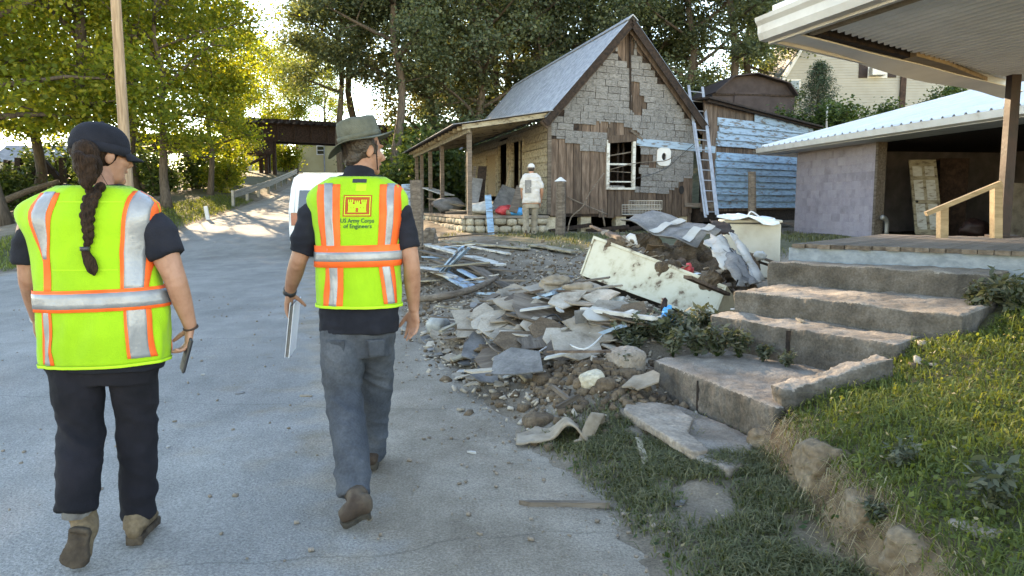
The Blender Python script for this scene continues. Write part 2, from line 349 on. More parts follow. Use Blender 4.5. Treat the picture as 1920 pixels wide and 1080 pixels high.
gr = ss(.02, .25, lm) * (1 - ss(5.9, 7, Y)) + ss(.3, 1.2, Lx(Y) - X) * ss(14, 17, Y) * (1 - ss(3.5, 5, Lx(Y) - X)) + .8 * ss(12, 15, Y) * ss(2.2, 4, X - Rx(Y)) * (1 - ss(19, 21, Y)) + ss(25, 29, Y) * ss(1, 4, X - Rx(Y)) + .4 * ss(.3, .9, X - Rx(Y)) * (1 - ss(3.6, 4.6, Y)) * ss(-.9, -.1, -lm)
a = me.attributes.new('grass', 'FLOAT', 'POINT'); a.data.foreach_set('value', np.clip(gr, 0, 1).ravel().astype(np.float32))
def attrmat(name, attr, c0, c1, sc, rough_, nsc, bump, extra=None):
    m = bpy.data.materials.new(name); m.use_nodes = True; t = m.node_tree; N = t.nodes; Lk = t.links.new; b = N['Principled BSDF']
    tc = N.new('ShaderNodeTexCoord')
    def ramp(cols, scale, det=6):
        nz = N.new('ShaderNodeTexNoise'); nz.inputs['Scale'].default_value = scale; nz.inputs['Detail'].default_value = det; nz.inputs['Roughness'].default_value = .65; Lk(tc.outputs['Object'], nz.inputs['Vector'])
        cr = N.new('ShaderNodeValToRGB'); e = cr.color_ramp.elements
        while len(e) < len(cols): e.new(.5)
        for k, (p, c) in enumerate(cols): e[k].position = p; e[k].color = (*c, 1)
        Lk(nz.outputs['Fac'], cr.inputs[0]); return cr.outputs[0], nz
    A, _ = ramp(c0, sc); B, _ = ramp(c1, sc * 2)
    at_ = N.new('ShaderNodeAttribute'); at_.attribute_name = attr
    nz = N.new('ShaderNodeTexNoise'); nz.inputs['Scale'].default_value = nsc; nz.inputs['Detail'].default_value = 6; Lk(tc.outputs['Object'], nz.inputs['Vector'])
    ad = N.new('ShaderNodeMath'); ad.operation = 'MULTIPLY_ADD'; ad.inputs[1].default_value = 1.6; ad.inputs[2].default_value = -.8; Lk(nz.outputs['Fac'], ad.inputs[0])
    sm = N.new('ShaderNodeMath'); sm.operation = 'ADD'; Lk(at_.outputs['Fac'], sm.inputs[0]); Lk(ad.outputs[0], sm.inputs[1])
    mr = N.new('ShaderNodeMapRange'); mr.inputs[1].default_value = .3; mr.inputs[2].default_value = .7; Lk(sm.outputs[0], mr.inputs[0])
    mx = N.new('ShaderNodeMixRGB'); Lk(mr.outputs[0], mx.inputs[0]); Lk(A, mx.inputs[1]); Lk(B, mx.inputs[2]); col = mx.outputs[0]
    # gritty speckle
    n2 = N.new('ShaderNodeTexNoise'); n2.inputs['Scale'].default_value = 85; n2.inputs['Detail'].default_value = 4; Lk(tc.outputs['Object'], n2.inputs['Vector'])
    mp = N.new('ShaderNodeMapRange'); mp.inputs[1].default_value = .3; mp.inputs[2].default_value = .7; mp.inputs[3].default_value = .72; mp.inputs[4].default_value = 1.28; Lk(n2.outputs['Fac'], mp.inputs[0])
    sc_ = N.new('ShaderNodeVectorMath'); sc_.operation = 'SCALE'; Lk(col, sc_.inputs[0]); Lk(mp.outputs[0], sc_.inputs['Scale']); col = sc_.outputs[0]
    if extra: col = extra(N, Lk, tc, col)
    Lk(col, b.inputs['Base Color']); b.inputs['Roughness'].default_value = rough_; b.inputs['Specular IOR Level'].default_value = .2
    n3 = N.new('ShaderNodeTexNoise'); n3.inputs['Scale'].default_value = 70; n3.inputs['Detail'].default_value = 7; Lk(tc.outputs['Object'], n3.inputs['Vector'])
    bp = N.new('ShaderNodeBump'); bp.inputs['Strength'].default_value = bump; bp.inputs['Distance'].default_value = .015; Lk(n3.outputs['Fac'], bp.inputs['Height']); Lk(bp.outputs[0], b.inputs['Normal'])
    MT[name] = m; return m
def clay(N, Lk, tc, col):                        # bare orange-brown earth of the lawn bank
    at_ = N.new('ShaderNodeAttribute'); at_.attribute_name = 'clay'; nz = N.new('ShaderNodeTexNoise'); nz.inputs['Scale'].default_value = 9; nz.inputs['Detail'].default_value = 6; Lk(tc.outputs['Object'], nz.inputs['Vector'])
    cr = N.new('ShaderNodeValToRGB'); cr.color_ramp.elements[0].position = .3; cr.color_ramp.elements[0].color = (.07, .045, .027, 1); cr.color_ramp.elements[1].position = .7; cr.color_ramp.elements[1].color = (.2, .14, .085, 1); Lk(nz.outputs['Fac'], cr.inputs[0])
    mx = N.new('ShaderNodeMixRGB'); Lk(at_.outputs['Fac'], mx.inputs[0]); Lk(col, mx.inputs[1]); Lk(cr.outputs[0], mx.inputs[2]); return mx.outputs[0]
attrmat('ground', 'grass', [(.25, (.1, .077, .056)), (.5, (.17, .138, .105)), (.8, (.25, .215, .172))], [(.25, (.055, .055, .028)), (.5, (.09, .085, .048)), (.8, (.15, .125, .08))], 1.6, 1, 2.5, .7, clay)
g_ = link('ground', me, 'ground')
a = me.attributes.new('clay', 'FLOAT', 'POINT'); a.data.foreach_set('value', (np.exp(-((lm - .0) / .16) ** 2) * (1 - ss(4.0, 4.6, Y))).ravel().astype(np.float32)); tag(g_, kind='structure')
# road: grey patched asphalt, dusty, muddy along its right side
ry = axis([(-9, 1, .5), (1, 9, .12), (9, 24, .4), (24, 60, 1), (60, 120, 5)]); ru = np.concatenate([np.linspace(0, .7, 50), np.linspace(.7, 1, 70)[1:]])
U, RY = np.meshgrid(ru, ry); RXX = Lx(RY) + (Rx(RY) - Lx(RY) + .2 + .25 * vn(RY, RY * 0, 2.3) + .12 * vn(RY, RY * 0, 9)) * U
RZ = zr(RY) + .006 + .012 * vn(RXX, RY, .8) - .02 * ss(.97, 1, U)
me = npmesh(np.stack([RXX, RY, RZ], -1), gridfaces(len(ru), len(ry)), True)
a = me.attributes.new('mud', 'FLOAT', 'POINT'); dr = Rx(RY) - RXX
a.data.foreach_set('value', (1.0 * (1 - ss(.1, 1.5, dr)) * (.8 + .2 * ss(2, 6, RY)) + .5 * (1 - ss(.0, 3.2, dr)) + .8 * (1 - ss(0, .7, RXX - Lx(RY)))).clip(0, 1).ravel().astype(np.float32))
def cracks(N, Lk, tc, col):
    for scl, st, lo, hi in ((.45, (1, .45, 1), .8, 1.2), (2.3, (1.3, .6, 1), .88, 1.12)):      # worn wheel tracks, dusty patches
        mp = N.new('ShaderNodeVectorMath'); mp.operation = 'MULTIPLY'; mp.inputs[1].default_value = st; Lk(tc.outputs['Object'], mp.inputs[0])
        nz = N.new('ShaderNodeTexNoise'); nz.inputs['Scale'].default_value = scl; nz.inputs['Detail'].default_value = 7; nz.inputs['Roughness'].default_value = .6; Lk(mp.outputs[0], nz.inputs['Vector'])
        mr = N.new('ShaderNodeMapRange'); mr.inputs[1].default_value = .32; mr.inputs[2].default_value = .68; mr.inputs[3].default_value = lo; mr.inputs[4].default_value = hi; Lk(nz.outputs['Fac'], mr.inputs[0])
        s = N.new('ShaderNodeVectorMath'); s.operation = 'SCALE'; Lk(col, s.inputs[0]); Lk(mr.outputs[0], s.inputs['Scale']); col = s.outputs[0]
    # long wandering seams of patched asphalt
    for (nx, ny, c, wdt, dk) in ((.23, -.97, 3.05, .01, .7), (.12, .99, -5.05, .012, .72), (-.16, .985, -8.4, .02, .8)):
        dp = N.new('ShaderNodeVectorMath'); dp.operation = 'DOT_PRODUCT'; dp.inputs[1].default_value = (nx, ny, 0); Lk(tc.outputs['Object'], dp.inputs[0])
        nz = N.new('ShaderNodeTexNoise'); nz.inputs['Scale'].default_value = 1.1; nz.inputs['Detail'].default_value = 8; Lk(tc.outputs['Object'], nz.inputs['Vector'])
        ma = N.new('ShaderNodeMath'); ma.operation = 'MULTIPLY_ADD'; ma.inputs[1].default_value = .5; Lk(nz.outputs['Fac'], ma.inputs[0]); Lk(dp.outputs['Value'], ma.inputs[2])
        ad = N.new('ShaderNodeMath'); ad.operation = 'ADD'; ad.inputs[1].default_value = c - .25; Lk(ma.outputs[0], ad.inputs[0])
        ab = N.new('ShaderNodeMath'); ab.operation = 'ABSOLUTE'; Lk(ad.outputs[0], ab.inputs[0])
        mr = N.new('ShaderNodeMapRange'); mr.inputs[1].default_value = 0; mr.inputs[2].default_value = wdt; mr.inputs[3].default_value = dk; mr.inputs[4].default_value = 1; Lk(ab.outputs[0], mr.inputs[0])
        s = N.new('ShaderNodeVectorMath'); s.operation = 'SCALE'; Lk(col, s.inputs[0]); Lk(mr.outputs[0], s.inputs['Scale']); col = s.outputs[0]
    v = N.new('ShaderNodeTexVoronoi'); v.inputs['Scale'].default_value = 5.5; Lk(tc.outputs['Object'], v.inputs['Vector'])
    mr = N.new('ShaderNodeMapRange'); mr.inputs[1].default_value = .02; mr.inputs[2].default_value = .05; mr.inputs[3].default_value = 1.5; mr.inputs[4].default_value = 1; Lk(v.outputs['Distance'], mr.inputs[0])
    s = N.new('ShaderNodeVectorMath'); s.operation = 'SCALE'; Lk(col, s.inputs[0]); Lk(mr.outputs[0], s.inputs['Scale']); col = s.outputs[0]
    v = N.new('ShaderNodeTexVoronoi'); v.inputs['Scale'].default_value = 160; Lk(tc.outputs['Object'], v.inputs['Vector'])
    mr = N.new('ShaderNodeMapRange'); mr.inputs[1].default_value = 0; mr.inputs[2].default_value = .8; mr.inputs[3].default_value = 1.18; mr.inputs[4].default_value = .82; Lk(v.outputs['Distance'], mr.inputs[0])
    s = N.new('ShaderNodeVectorMath'); s.operation = 'SCALE'; Lk(col, s.inputs[0]); Lk(mr.outputs[0], s.inputs['Scale']); return s.outputs[0]
attrmat('asphalt', 'mud', [(.25, (.178, .17, .16)), (.5, (.228, .218, .203)), (.8, (.278, .265, .243))], [(.25, (.15, .122, .093)), (.5, (.235, .2, .16)), (.8, (.32, .28, .232))], .9, .9, 3, .8, cracks)
tag(link('road', me, 'asphalt'), kind='structure')

# ------------------------------------------------------------------ trees
def leaves(c, L, w=.7, up=.3):
    n = len(c); u = rng.normal(size=(n, 3)); u[:, 2] *= .6; u /= np.linalg.norm(u, axis=1)[:, None]
    k = rng.normal(size=(n, 3)); k[:, 2] += up * 2; v = np.cross(u, k); v /= np.linalg.norm(v, axis=1)[:, None] + 1e-9
    L = L[:, None] * .5
    return np.stack([c - u * L, c + v * L * w + u * L * .15, c + u * L, c - v * L * w + u * L * .15], 1).reshape(-1, 3), np.arange(4 * n).reshape(-1, 4)
def make_tree(seed, h, tr, cr, cb, nl, nleaf, leaf, top=.9, clus=.55):
    R = random.Random(seed); mb = MB(); tp = []; x = y = 0
    for i in range(9):
        t = i / 8; tp.append(Vector((x, y, h * .93 * t))); x += R.uniform(-1, 1) * .022 * h; y += R.uniform(-1, 1) * .022 * h
    mb.tube(tp, [tr * (1.25 if i == 0 else 1) * (1 - .9 * (i / 8) ** .9) + .012 for i in range(9)], 8, 2)
    cen = []
    def tpos(z):
        t = min(max(z / (h * .93), 0), .999) * 8; i = int(t); return tp[i].lerp(tp[i + 1], t - i)
    for i in range(nl):
        z = lerp(cb, h * .93, (i + R.random() * .6) / nl); p = tpos(z); az = i * 2.4 + R.uniform(-.5, .5)
        q = (z - cb) / (h - cb); prof = math.sqrt(max(.03, 1 - ((q - .38) / .66) ** 2)); L = cr * prof * R.uniform(.7, 1.15)
        el = math.radians(R.uniform(5, 35) + 30 * q); d = Vector((math.cos(az) * math.cos(el), math.sin(az) * math.cos(el), math.sin(el)))
        pts = [p]
        for k in range(1, 5):
            d = (d + Vector((R.uniform(-.25, .25), R.uniform(-.25, .25), R.uniform(-.2, .12)))).normalized(); pts.append(pts[-1] + d * L / 4)
        r0 = tr * .42 * (1 - .65 * q); mb.tube(pts, [r0 * (1 - .85 * k / 4) + .008 for k in range(5)], 5, 1)
        cen += [(pts[k] + Vector((0, 0, .15)), .8) for k in (3, 4)] + [(pts[4].lerp(pts[3], .5), .9)]
        for j in range(5):
            f = R.uniform(.3, .95) * 4; b = pts[int(f)].lerp(pts[min(int(f) + 1, 4)], f % 1)
            e = Vector((R.uniform(-1, 1), R.uniform(-1, 1), R.uniform(-.35, .75))).normalized(); l2 = L * R.uniform(.2, .42) + .3
            mb.tube([b, b + e * l2 * .5 + Vector((0, 0, .08)), b + e * l2], [r0 * .35 + .006, r0 * .2 + .005, .005], 4)
            cen += [(b + e * l2, 1.0), (b + e * l2 * .6, .7)]
    P = np.array([c for c, _ in cen]); W = np.array([q for _, q in cen]) * np.array([R.uniform(.3, 1.5) for _ in cen]); W /= W.sum()
    idx = rng.choice(len(P), nleaf, p=W); sd = (.6 + .8 * rng.random(len(P)))[idx][:, None] * clus
    c = P[idx] + rng.normal(size=(nleaf, 3)) * sd * np.array([1, 1, .62])
    return mb.mesh(None, True), npmesh(*leaves(c, leaf * rng.uniform(.65, 1.25, nleaf)))
TV = {}; TVV = {}
GAPS = [(2.3, 4.0, .5, 1.05), (2.9, 4.4, .6, .8), (-12.6, 30, .8, 1.2), (-10.5, 33, 1, 1.0), (-9.2, 27, .3, .7)]
def variant(key, *a, **k):
    lm_ = k.pop('lmat'); t, c = make_tree(*a, **k); t.materials.append(MT['bark']); c.materials.append(MT[lm_]); TV[key] = (t, c); q = np.empty(len(c.vertices) * 3, np.float32); c.vertices.foreach_get('co', q); TVV[key] = q.reshape(-1, 3)
variant('ma', 1, 16, .26, 5.2, 3.2, 18, 22000, .2, lmat='leaf_maple')
variant('mb', 2, 17, .3, 6.0, 3.6, 19, 24000, .2, lmat='leaf_maple')
variant('mc', 3, 10.5, .17, 3.6, 2.0, 15, 15000, .18, lmat='leaf_maple')
variant('da', 4, 18, .3, 5.0, 2.4, 22, 42000, .19, lmat='leaf_dark', clus=.5)
variant('db', 5, 19, .32, 5.4, 2.6, 22, 42000, .2, lmat='leaf_dark', clus=.55)
variant('dc', 6, 18, .3, 5.2, 2.6, 22, 44000, .19, lmat='leaf_brownish', clus=.5)
variant('de', 9, 18, .28, 4.9, 7.0, 17, 34000, .18, lmat='leaf_dark', clus=.6)
variant('dd', 8, 17, .26, 4.8, 4.5, 17, 30000, .18, lmat='leaf_dark', clus=.5)
def tree(key, px, D, label, group, s=1.0, rz=0, name='tree', dz=-.15):
    x = (px - 960) / FPX * D; z = gzf(x, D)
    o = empty(name, (x, D, z + dz), 0, label, 'tree', group); o.rotation_euler.z = rz; o.scale = (s, s, s * random.uniform(.96, 1.06))
    t, c = TV[key]; link('trunk', t, None, o)
    v = TVV[key]; A = np.array(Matrix.LocRotScale(o.location, o.rotation_euler, o.scale)); ctr = v.reshape(-1, 4, 3).mean(1) @ A[:3, :3].T + A[:3, 3]; keep = np.ones(len(ctr), bool)
    for (gx_, gy_, gzz, r_) in GAPS:                     # openings in the foliage that let the sun through
        d = ctr - np.array([gx_, gy_, gzz]); al = d @ np.array(SUN); dist = np.linalg.norm(d - al[:, None] * np.array(SUN), axis=1); keep &= ~((dist < r_ * (.75 + .5 * rng.random(len(ctr)))) & (al > 0))
    if not keep.all():
        k = int(keep.sum()); c = npmesh(v.reshape(-1, 4, 3)[keep].reshape(-1, 3), np.arange(4 * k).reshape(-1, 4)); c.materials.append(TV[key][1].materials[0])
    link('crown', c, None, o); return o
GL = 'sunlit maples along the left roadside'
for i, (k, px, D, s, lab) in enumerate([
    ('ma', 318, 33, .8, 'sunlit yellow-green maple with dark slanting trunk just right of the utility pole'),
    ('mb', 262, 40, 1.12, 'sunlit maple whose slim trunk stands farther back right of the utility pole'),
    ('mc', 398, 40, .95, 'lower bright yellow-green maple beside the road, nearest the steel bridge'),
    ('mb', 160, 33, 1.2, 'large leafy maple rising behind the woman in the black cap'),
    ('ma', 12, 29, 1.18, 'leafy maple with dark foliage at the left edge of the photo'),
    ('mb', -110, 33, 1.2, 'maple reaching in from beyond the left edge of the photo'),
    ('ma', 75, 44, 1.25, 'maple standing far back behind the ruined timber frame'),
    ('mc', 466, 64, 1.1, 'sunlit tree seen above the bridge girder, left of the gap of sky'),
    ('mc', 560, 67, .95, 'sunlit tree behind the bridge above the yellow house'),
    ('mb', 515, 84, .8, 'tall sunlit tree far beyond the bridge, in the middle of the sky gap'),
    ('mb', 610, 82, .75, 'tall sunlit tree far beyond the bridge, behind the hat'),
    ('mc', 428, 47, .7, 'small bright maple with leaves hanging before the bridge pier'),
    ('ma', 205, 46, 1.3, 'tall maple far back, behind the utility pole'),
    ('mb', -60, 50, 1.15, 'tall maple far back at the left edge behind the river bank')]):
    tree(k, px, D, lab, GL, s, i * 1.9, 'maple_tree')
GD = 'dark trees on the slope behind the damaged house'
for i, (k, px, D, s, lab) in enumerate([
    ('de', 680, 45, 1.0, 'dark leafy tree left of the hat, overhanging the steel bridge'),
    ('de', 640, 41, .82, 'dark airy tree rising right behind the man in the olive hat'),
    ('de', 745, 37, .95, 'slender tree with bare trunks beside the porch roof end'),
    ('dc', 812, 43, 1.0, 'tall dense brown-tinged tree above the porch roof eave'),
    ('da', 878, 41, 1.02, 'tall dense dark tree above the porch roof, left of the tin roof'),
    ('dc', 950, 46, 1.05, 'tall brown-green tree behind the lower end of the tin roof'),
    ('db', 1030, 43, 1.0, 'tall dark tree behind the middle of the tin roof'),
    ('da', 1110, 47, 1.05, 'tall dark tree just left of the gable peak'),
    ('db', 1190, 42, 1.0, 'tall dark tree directly behind the gable peak'),
    ('da', 1262, 40, .95, 'dark tree right of the gable, behind the ladder top'),
    ('dd', 1345, 38, .95, 'airy tree with dark trunk above the brown shed'),
    ('dd', 1415, 43, 1.0, 'airy tree with sky showing through it, above the brown shed roof'),
    ('db', 1490, 52, .9, 'dark tree behind the corner of the beige house'),
    ('db', 905, 56, 1.1, 'tall dark tree in the second row behind the porch roof')]):
    tree(k, px, D, lab, GD, s, i * 2.3, 'broadleaf_tree')
def bush_mesh(seed, rx, rz, n, leaf, stems=7, needle=False):
    R = random.Random(seed); mb = MB(); cen = []
    for i in range(stems):
        az = R.uniform(0, 6.28); d = Vector((math.cos(az) * R.uniform(.2, 1) * rx, math.sin(az) * R.uniform(.2, 1) * rx, rz * R.uniform(.7, 1.3)))
        p = [Vector((d.x * .1, d.y * .1, -.1)), d * .5 + Vector((0, 0, rz * .12)), d]; mb.tube(p, [.03, .02, .006], 4, 2)
        for k in range(4): cen.append(p[0].lerp(d, R.uniform(.3, 1.05)) + Vector((R.uniform(-.3, .3) * rx, R.uniform(-.3, .3) * rx, R.uniform(-.1, .2) * rz)))
    P = np.array(cen); idx = rng.integers(0, len(P), n); c = P[idx] + rng.normal(size=(n, 3)) * np.array([rx, rx, rz]) * .2; c[:, 2] = np.abs(c[:, 2])
    return mb.mesh(None, True), npmesh(*leaves(c, leaf * rng.uniform(.6, 1.3, n), .22 if needle else .6))
BV = [bush_mesh(20 + i, 1.0, 1.3, 3200, .15) for i in range(4)]
for t, c in BV: t.materials.append(MT['bark']); c.materials.append(MT['leaf_shrub'])
def bush(i, px, D, s, label, group, name='shrub', sz=1, m=None, z=None):
    x = (px - 960) / FPX * D; o = empty(name, (x, D, (gzf(x, D) if z is None else z) - .05), 0, label, 'shrub', group); o.rotation_euler.z = i * 1.3; o.scale = (s, s, s * sz)
    t, c = BV[i % 4]; link('stem', t, None, o); k = link('foliage', c, None, o)
    if m: k.material_slots[0].link = 'OBJECT'; k.material_slots[0].material = MT[m]
    return o
for i, (px, D, s, lab) in enumerate([
    (752, 31, 1.25, 'dark shrub nearest the fence post by the porch'), (778, 33, 1.6, 'dark shrub behind the outer porch posts'),
    (815, 34, 1.7, 'dark shrub seen between the porch posts'), (850, 36, 1.8, 'dark shrub under the deep shade of the porch roof'),
    (705, 36, 1.5, 'dark shrub right of the hatted man behind the fence post'), (735, 40, 1.9, 'tall dark shrub beneath the slender bare trunks'),
    (690, 43, 1.2, 'shrub at the foot of the bridge embankment behind the hat'), (890, 39, 1.9, 'dark shrub at the far end of the porch')]):
    bush(i, px, D, s, lab, 'dark shrubs behind the porch')
for i, (px, D, s, lab, m) in enumerate([
    (415, 42, 1.2, 'sunlit shrub left of the guard rail end', 'leaf_maple'), (447, 47, 1.2, 'sunlit shrub below the bridge pier', 'leaf_maple'),
    (375, 44, 1.5, 'shrub behind the white marker post', 'leaf_shrub'), (300, 40, 1.3, 'shrub low between the dark maple trunks', 'leaf_shrub'),
    (262, 47, 1.8, 'shrub low behind the utility pole base', 'leaf_shrub'), (200, 42, 1.4, 'shrub half hidden behind the woman in the black cap', 'leaf_shrub'),
    (40, 46, 1.7, 'shrub beside the ruined timber frame', 'leaf_shrub'), (-20, 42, 1.7, 'shrub at the left edge of the photo', 'leaf_shrub'),
    (540, 66, 1.4, 'sunlit shrub beyond the bridge pier', 'leaf_maple'), (500, 72, 1.8, 'sunlit shrub beyond the bridge by the yellow house', 'leaf_maple'),
    (120, 52, 2.0, 'shrub behind the low white building', 'leaf_shrub')]):
    bush(i + 1, px, D, s, lab, 'shrubs along the left roadside', m=m)
# ------------------------------------------------------------------ far left: pole, marker, rail, bridge, houses, ruin
p0 = at(247, 462, 23.0); p0.z = gzf(p0.x, 23) - .3
mb = MB(); mb.tube([p0, p0 + Vector((-.06, 0, 6)), p0 + Vector((-.1, .05, 11.5))], [.17, .15, .12], 14, 3)
o = empty('utility_pole', p0, 0, 'tall bare wooden utility pole rising behind the woman in the black cap', 'utility pole'); mb.build('shaft', 'pole_wood', o, smooth=True)
mb = MB(); mb.bar(p0 + Vector((-1.2, -.15, 10.6)), p0 + Vector((1.1, -.15, 10.6)), .09, .12); mb.build('cross_arm', 'pole_wood', o)
p = at(388, 402, 31); p.z = gzf(p.x, 31)
mb = MB(); mb.box(p + Vector((0, 0, .27)), (.16, .07, .58), Matrix.Rotation(-.14, 3, 'Y')); tag(mb.build('marker_post', 'trim_white', bevel=.01), 'short leaning white roadside marker post on the left verge', 'marker post')
def road_pt(y, off): return Vector((float(Lx(y)) - off, y, gzf(float(Lx(y)) - off, y)))
o = empty('guard_rail', road_pt(38, .4), 0, 'galvanised guard rail curving along the left roadside before the bridge', 'guard rail')
ys = np.linspace(36.5, 58, 9); rp = [road_pt(y, .35) + Vector((0, 0, .62)) for y in ys]
for i in range(len(rp) - 1):
    mb = MB(); a, b = rp[i], rp[i + 1]
    for dz, dx in ((.13, 0), (.075, -.05), (.0, .02), (-.075, -.05), (-.13, 0)): mb.bar(a + Vector((dx, 0, dz)), b + Vector((dx, 0, dz)), .02, .075)
    mb.build('rail_beam', 'galvanised', o)
for q in rp:
    mb = MB(); mb.box(q + Vector((-.1, 0, -.3)), (.13, .13, .95)); mb.build('post', 'galvanised', o)
# steel railway bridge
BD = 58.0
b0, b1 = at(455, 250, BD), at(905, 250, BD + 10); zt, zb = at(600, 226, BD).z, at(600, 262, BD).z
o = empty('railway_bridge', (b0.x, b0.y, zr(BD)), 0, 'rusty steel railway bridge on dark piers crossing above the road', 'bridge')
dirb = (b1 - b0); dirb.z = 0; Lb = dirb.length; dirb.normalize(); nb = Vector((-dirb.y, dirb.x, 0))
def bp(t, z, n=0): return Vector((b0.x, b0.y, 0)) + dirb * t + nb * n + Vector((0, 0, z))
for n in (0, 2.2):
    mb = MB(); mb.bar(bp(-1, (zt + zb) / 2 - .05, n), bp(Lb, (zt + zb) / 2 - .05, n), .05, zt - zb - .1); mb.bar(bp(-1, zb, n), bp(Lb, zb, n), .4, .05); mb.bar(bp(-1, zt - .1, n), bp(Lb, zt - .1, n), .4, .05)
    for k in range(int(Lb / 1.3)): mb.bar(bp(k * 1.3, zb, n - .1), bp(k * 1.3, zt - .1, n - .1), .1, .12, (1, 0, 0))
    mb.build('girder', 'rust_steel', o)
for k in range(int(Lb / .6)):
    mb = MB(); mb.box(bp(k * .6, zt + .05, 1.1), (.24, 3.4, .2), Matrix.Rotation(math.atan2(dirb.y, dirb.x), 3, 'Z')); mb.build('tie', 'dark_wood', o)
for n in (.4, 1.8):
    mb = MB(); mb.bar(bp(-1, zt + .23, n), bp(Lb, zt + .23, n), .07, .15); mb.build('track_rail', 'rust_steel', o)
mb = MB(); mb.bar(bp(-8, zb - .45, 1.1), bp(2.2, zb - .45, 1.1), 2.6, 1.2); mb.build('pier_cap', 'rust_steel', o)
for t in (1.7, 2.3):
    for n in (0, 2.2):
        mb = MB(); mb.bar(bp(t, 1.5, n), bp(t, zb, n), .26, .26, (1, 0, 0)); mb.build('column', 'rust_steel', o)
mb = MB(); mb.bar(bp(-3.6, 1.5, .2), bp(-3.6, zb, .2), .3, .3, (1, 0, 0)); mb.build('column', 'rust_steel', o)
for a, b in (((-3.6, zb - .9), (1.6, zb - 4.4)), ((-3.6, zb - 4), (1.6, zb - 1.2))):
    mb = MB(); mb.bar(bp(a[0], a[1], -.2), bp(b[0], b[1], -.2), .12, .2, (1, 0, 0)); mb.build('brace', 'rust_steel', o)
# pale yellow house beyond the bridge
HD = 80.0
c = at(606, 322, HD); zg = c.z; sc = HD / FPX
o = empty('yellow_house', (c.x, HD, zg), .12, 'pale yellow two-storey house seen far off beneath the bridge', 'house')
def lap(name, x0, x1, z0, z1, y, m, par, step=.16, cut=None):
    """lap siding as real overlapping boards, one sheet"""
    mb = MB(); z = z0
    while z < z1 - .01:
        zz = min(z + step, z1); a, b = x0, x1
        if cut: a, b = cut((z + zz) / 2)
        if b - a > .05: mb.add([(a, y - .025, z), (b, y - .025, z), (b, y - .003, zz), (a, y - .003, zz), (b, y, z), (a, y, z)], [(0, 1, 2, 3), (5, 4, 1, 0)])
        z = zz
    return mb.build(name, m, par, local=True)
wl, wr, hh = -2.6, 3.0, 3.4
MB().span((wl, 0, -.6), (wr, 6, hh)).build('wall', 'siding_yellow', o, local=True); lap('siding', wl, wr, 0, hh, -.003, 'siding_yellow', o)
MB().prism([(wl - .4, hh), (wr + .4, hh), (wr, hh + .5), (wl + 1, hh + .75)], -.5, 6.4, lambda x, y, z: (x, z, y)).build('roof', 'roof_grey', o, local=True)
for x in (-.2,):
    f = MB().span((x - .42, -.1, 1.75), (x + .42, .02, 2.75)).build('window', 'trim_white', o, local=True)
    for k in (0, 1): MB().span((x - .33, -.13, 1.84 + k * .43), (x + .33, -.1, 2.2 + k * .43)).build('pane', 'glass_dark', f, local=True)
MB().span((-5.8, -1.6, 1.3), (wl - .02, 3, 1.5)).build('porch_roof', 'roof_grey', o, local=True)
MB().span((-5.6, .4, -.6), (wl - .02, 3, 1.29)).build('porch_wall', 'dark_wood', o, local=True)
for x in (-5.4, -3.9): MB().box((x, -1.4, .4), (.16, .16, 1.78)).build('porch_post', 'trim_white', o, local=True)
MB().span((.1, -.12, 0), (.22, -.03, hh)).build('downspout', 'roof_grey', o, local=True)
o2 = empty('blue_roofed_house', at(495, 322, 96), .3, 'small house with blue-grey roof left of the yellow house, far off', 'house')
MB().span((-2.5, 0, -.6), (2.5, 5, 3.0)).build('wall', 'siding_beige', o2, local=True)
MB().prism([(-.4, 2.9), (5.4, 2.9), (2.5, 4.9)], -2.9, 2.9, lambda x, y, z: (z, x, y)).build('roof', 'roof_grey', o2, local=True)
# left: low white building, ruined timber frame, drift logs
o = empty('white_building', at(85, 352, 60), .1, 'low white building far off behind the ruined timber frame', 'building')
MB().span((-3.6, 0, -1), (3.8, 5, 2.0)).build('wall', 'trim_white', o, local=True); MB().prism([(-.5, 2), (5.5, 2), (2.5, 3.5)], -4, 4.2, lambda x, y, z: (z, x, y)).build('roof', 'roof_grey', o, local=True)
for x in (-2, 1.2): MB().span((x, -.05, .5), (x + .9, .02, 1.5)).build('window', 'glass_dark', o, local=True)
TD = 46; o = empty('ruined_timber_frame', at(70, 372, TD), 0, 'ruined dark timber frame with crossed beams on the left river bank', 'ruin')
for a, b, wd in (((33, 378), (36, 296), .35), ((12, 378), (14, 300), .3), ((42, 352), (86, 304), .45), ((82, 302), (112, 336), .3), ((64, 334), (104, 318), .16), ((120, 366), (117, 296), .3), ((5, 322), (45, 318), .2)):
    MB().bar(at(*a, TD), at(*b, TD), wd, wd, (0, 1, 0)).build('beam', 'dark_wood', o)
for i, (a, b, D, r, lab) in enumerate([((-10, 385), (112, 340), 40, .2, 'pale drift log lying below the ruined timber frame'), ((0, 412), (70, 396), 36, .22, 'drift log at the left edge below the frame'),
        ((262, 352), (300, 362), 44, .3, 'pale drift log right of the utility pole'), ((352, 366), (420, 372), 46, .26, 'pale drift log behind the white marker post')]):
    p, q = at(*a, D), at(*b, D + 1.5); p.z = max(p.z, gzf(p.x, p.y) + r * .6); q.z = max(q.z, gzf(q.x, q.y) + r * .6)
    mb = MB(); mb.tube([p, p.lerp(q, .5) + Vector((0, 0, .1)), q], [r, r * .85, r * .6], 9, 3); tag(mb.build('drift_log', 'old_wood', smooth=True), lab, 'log', 'drift logs on the left bank')
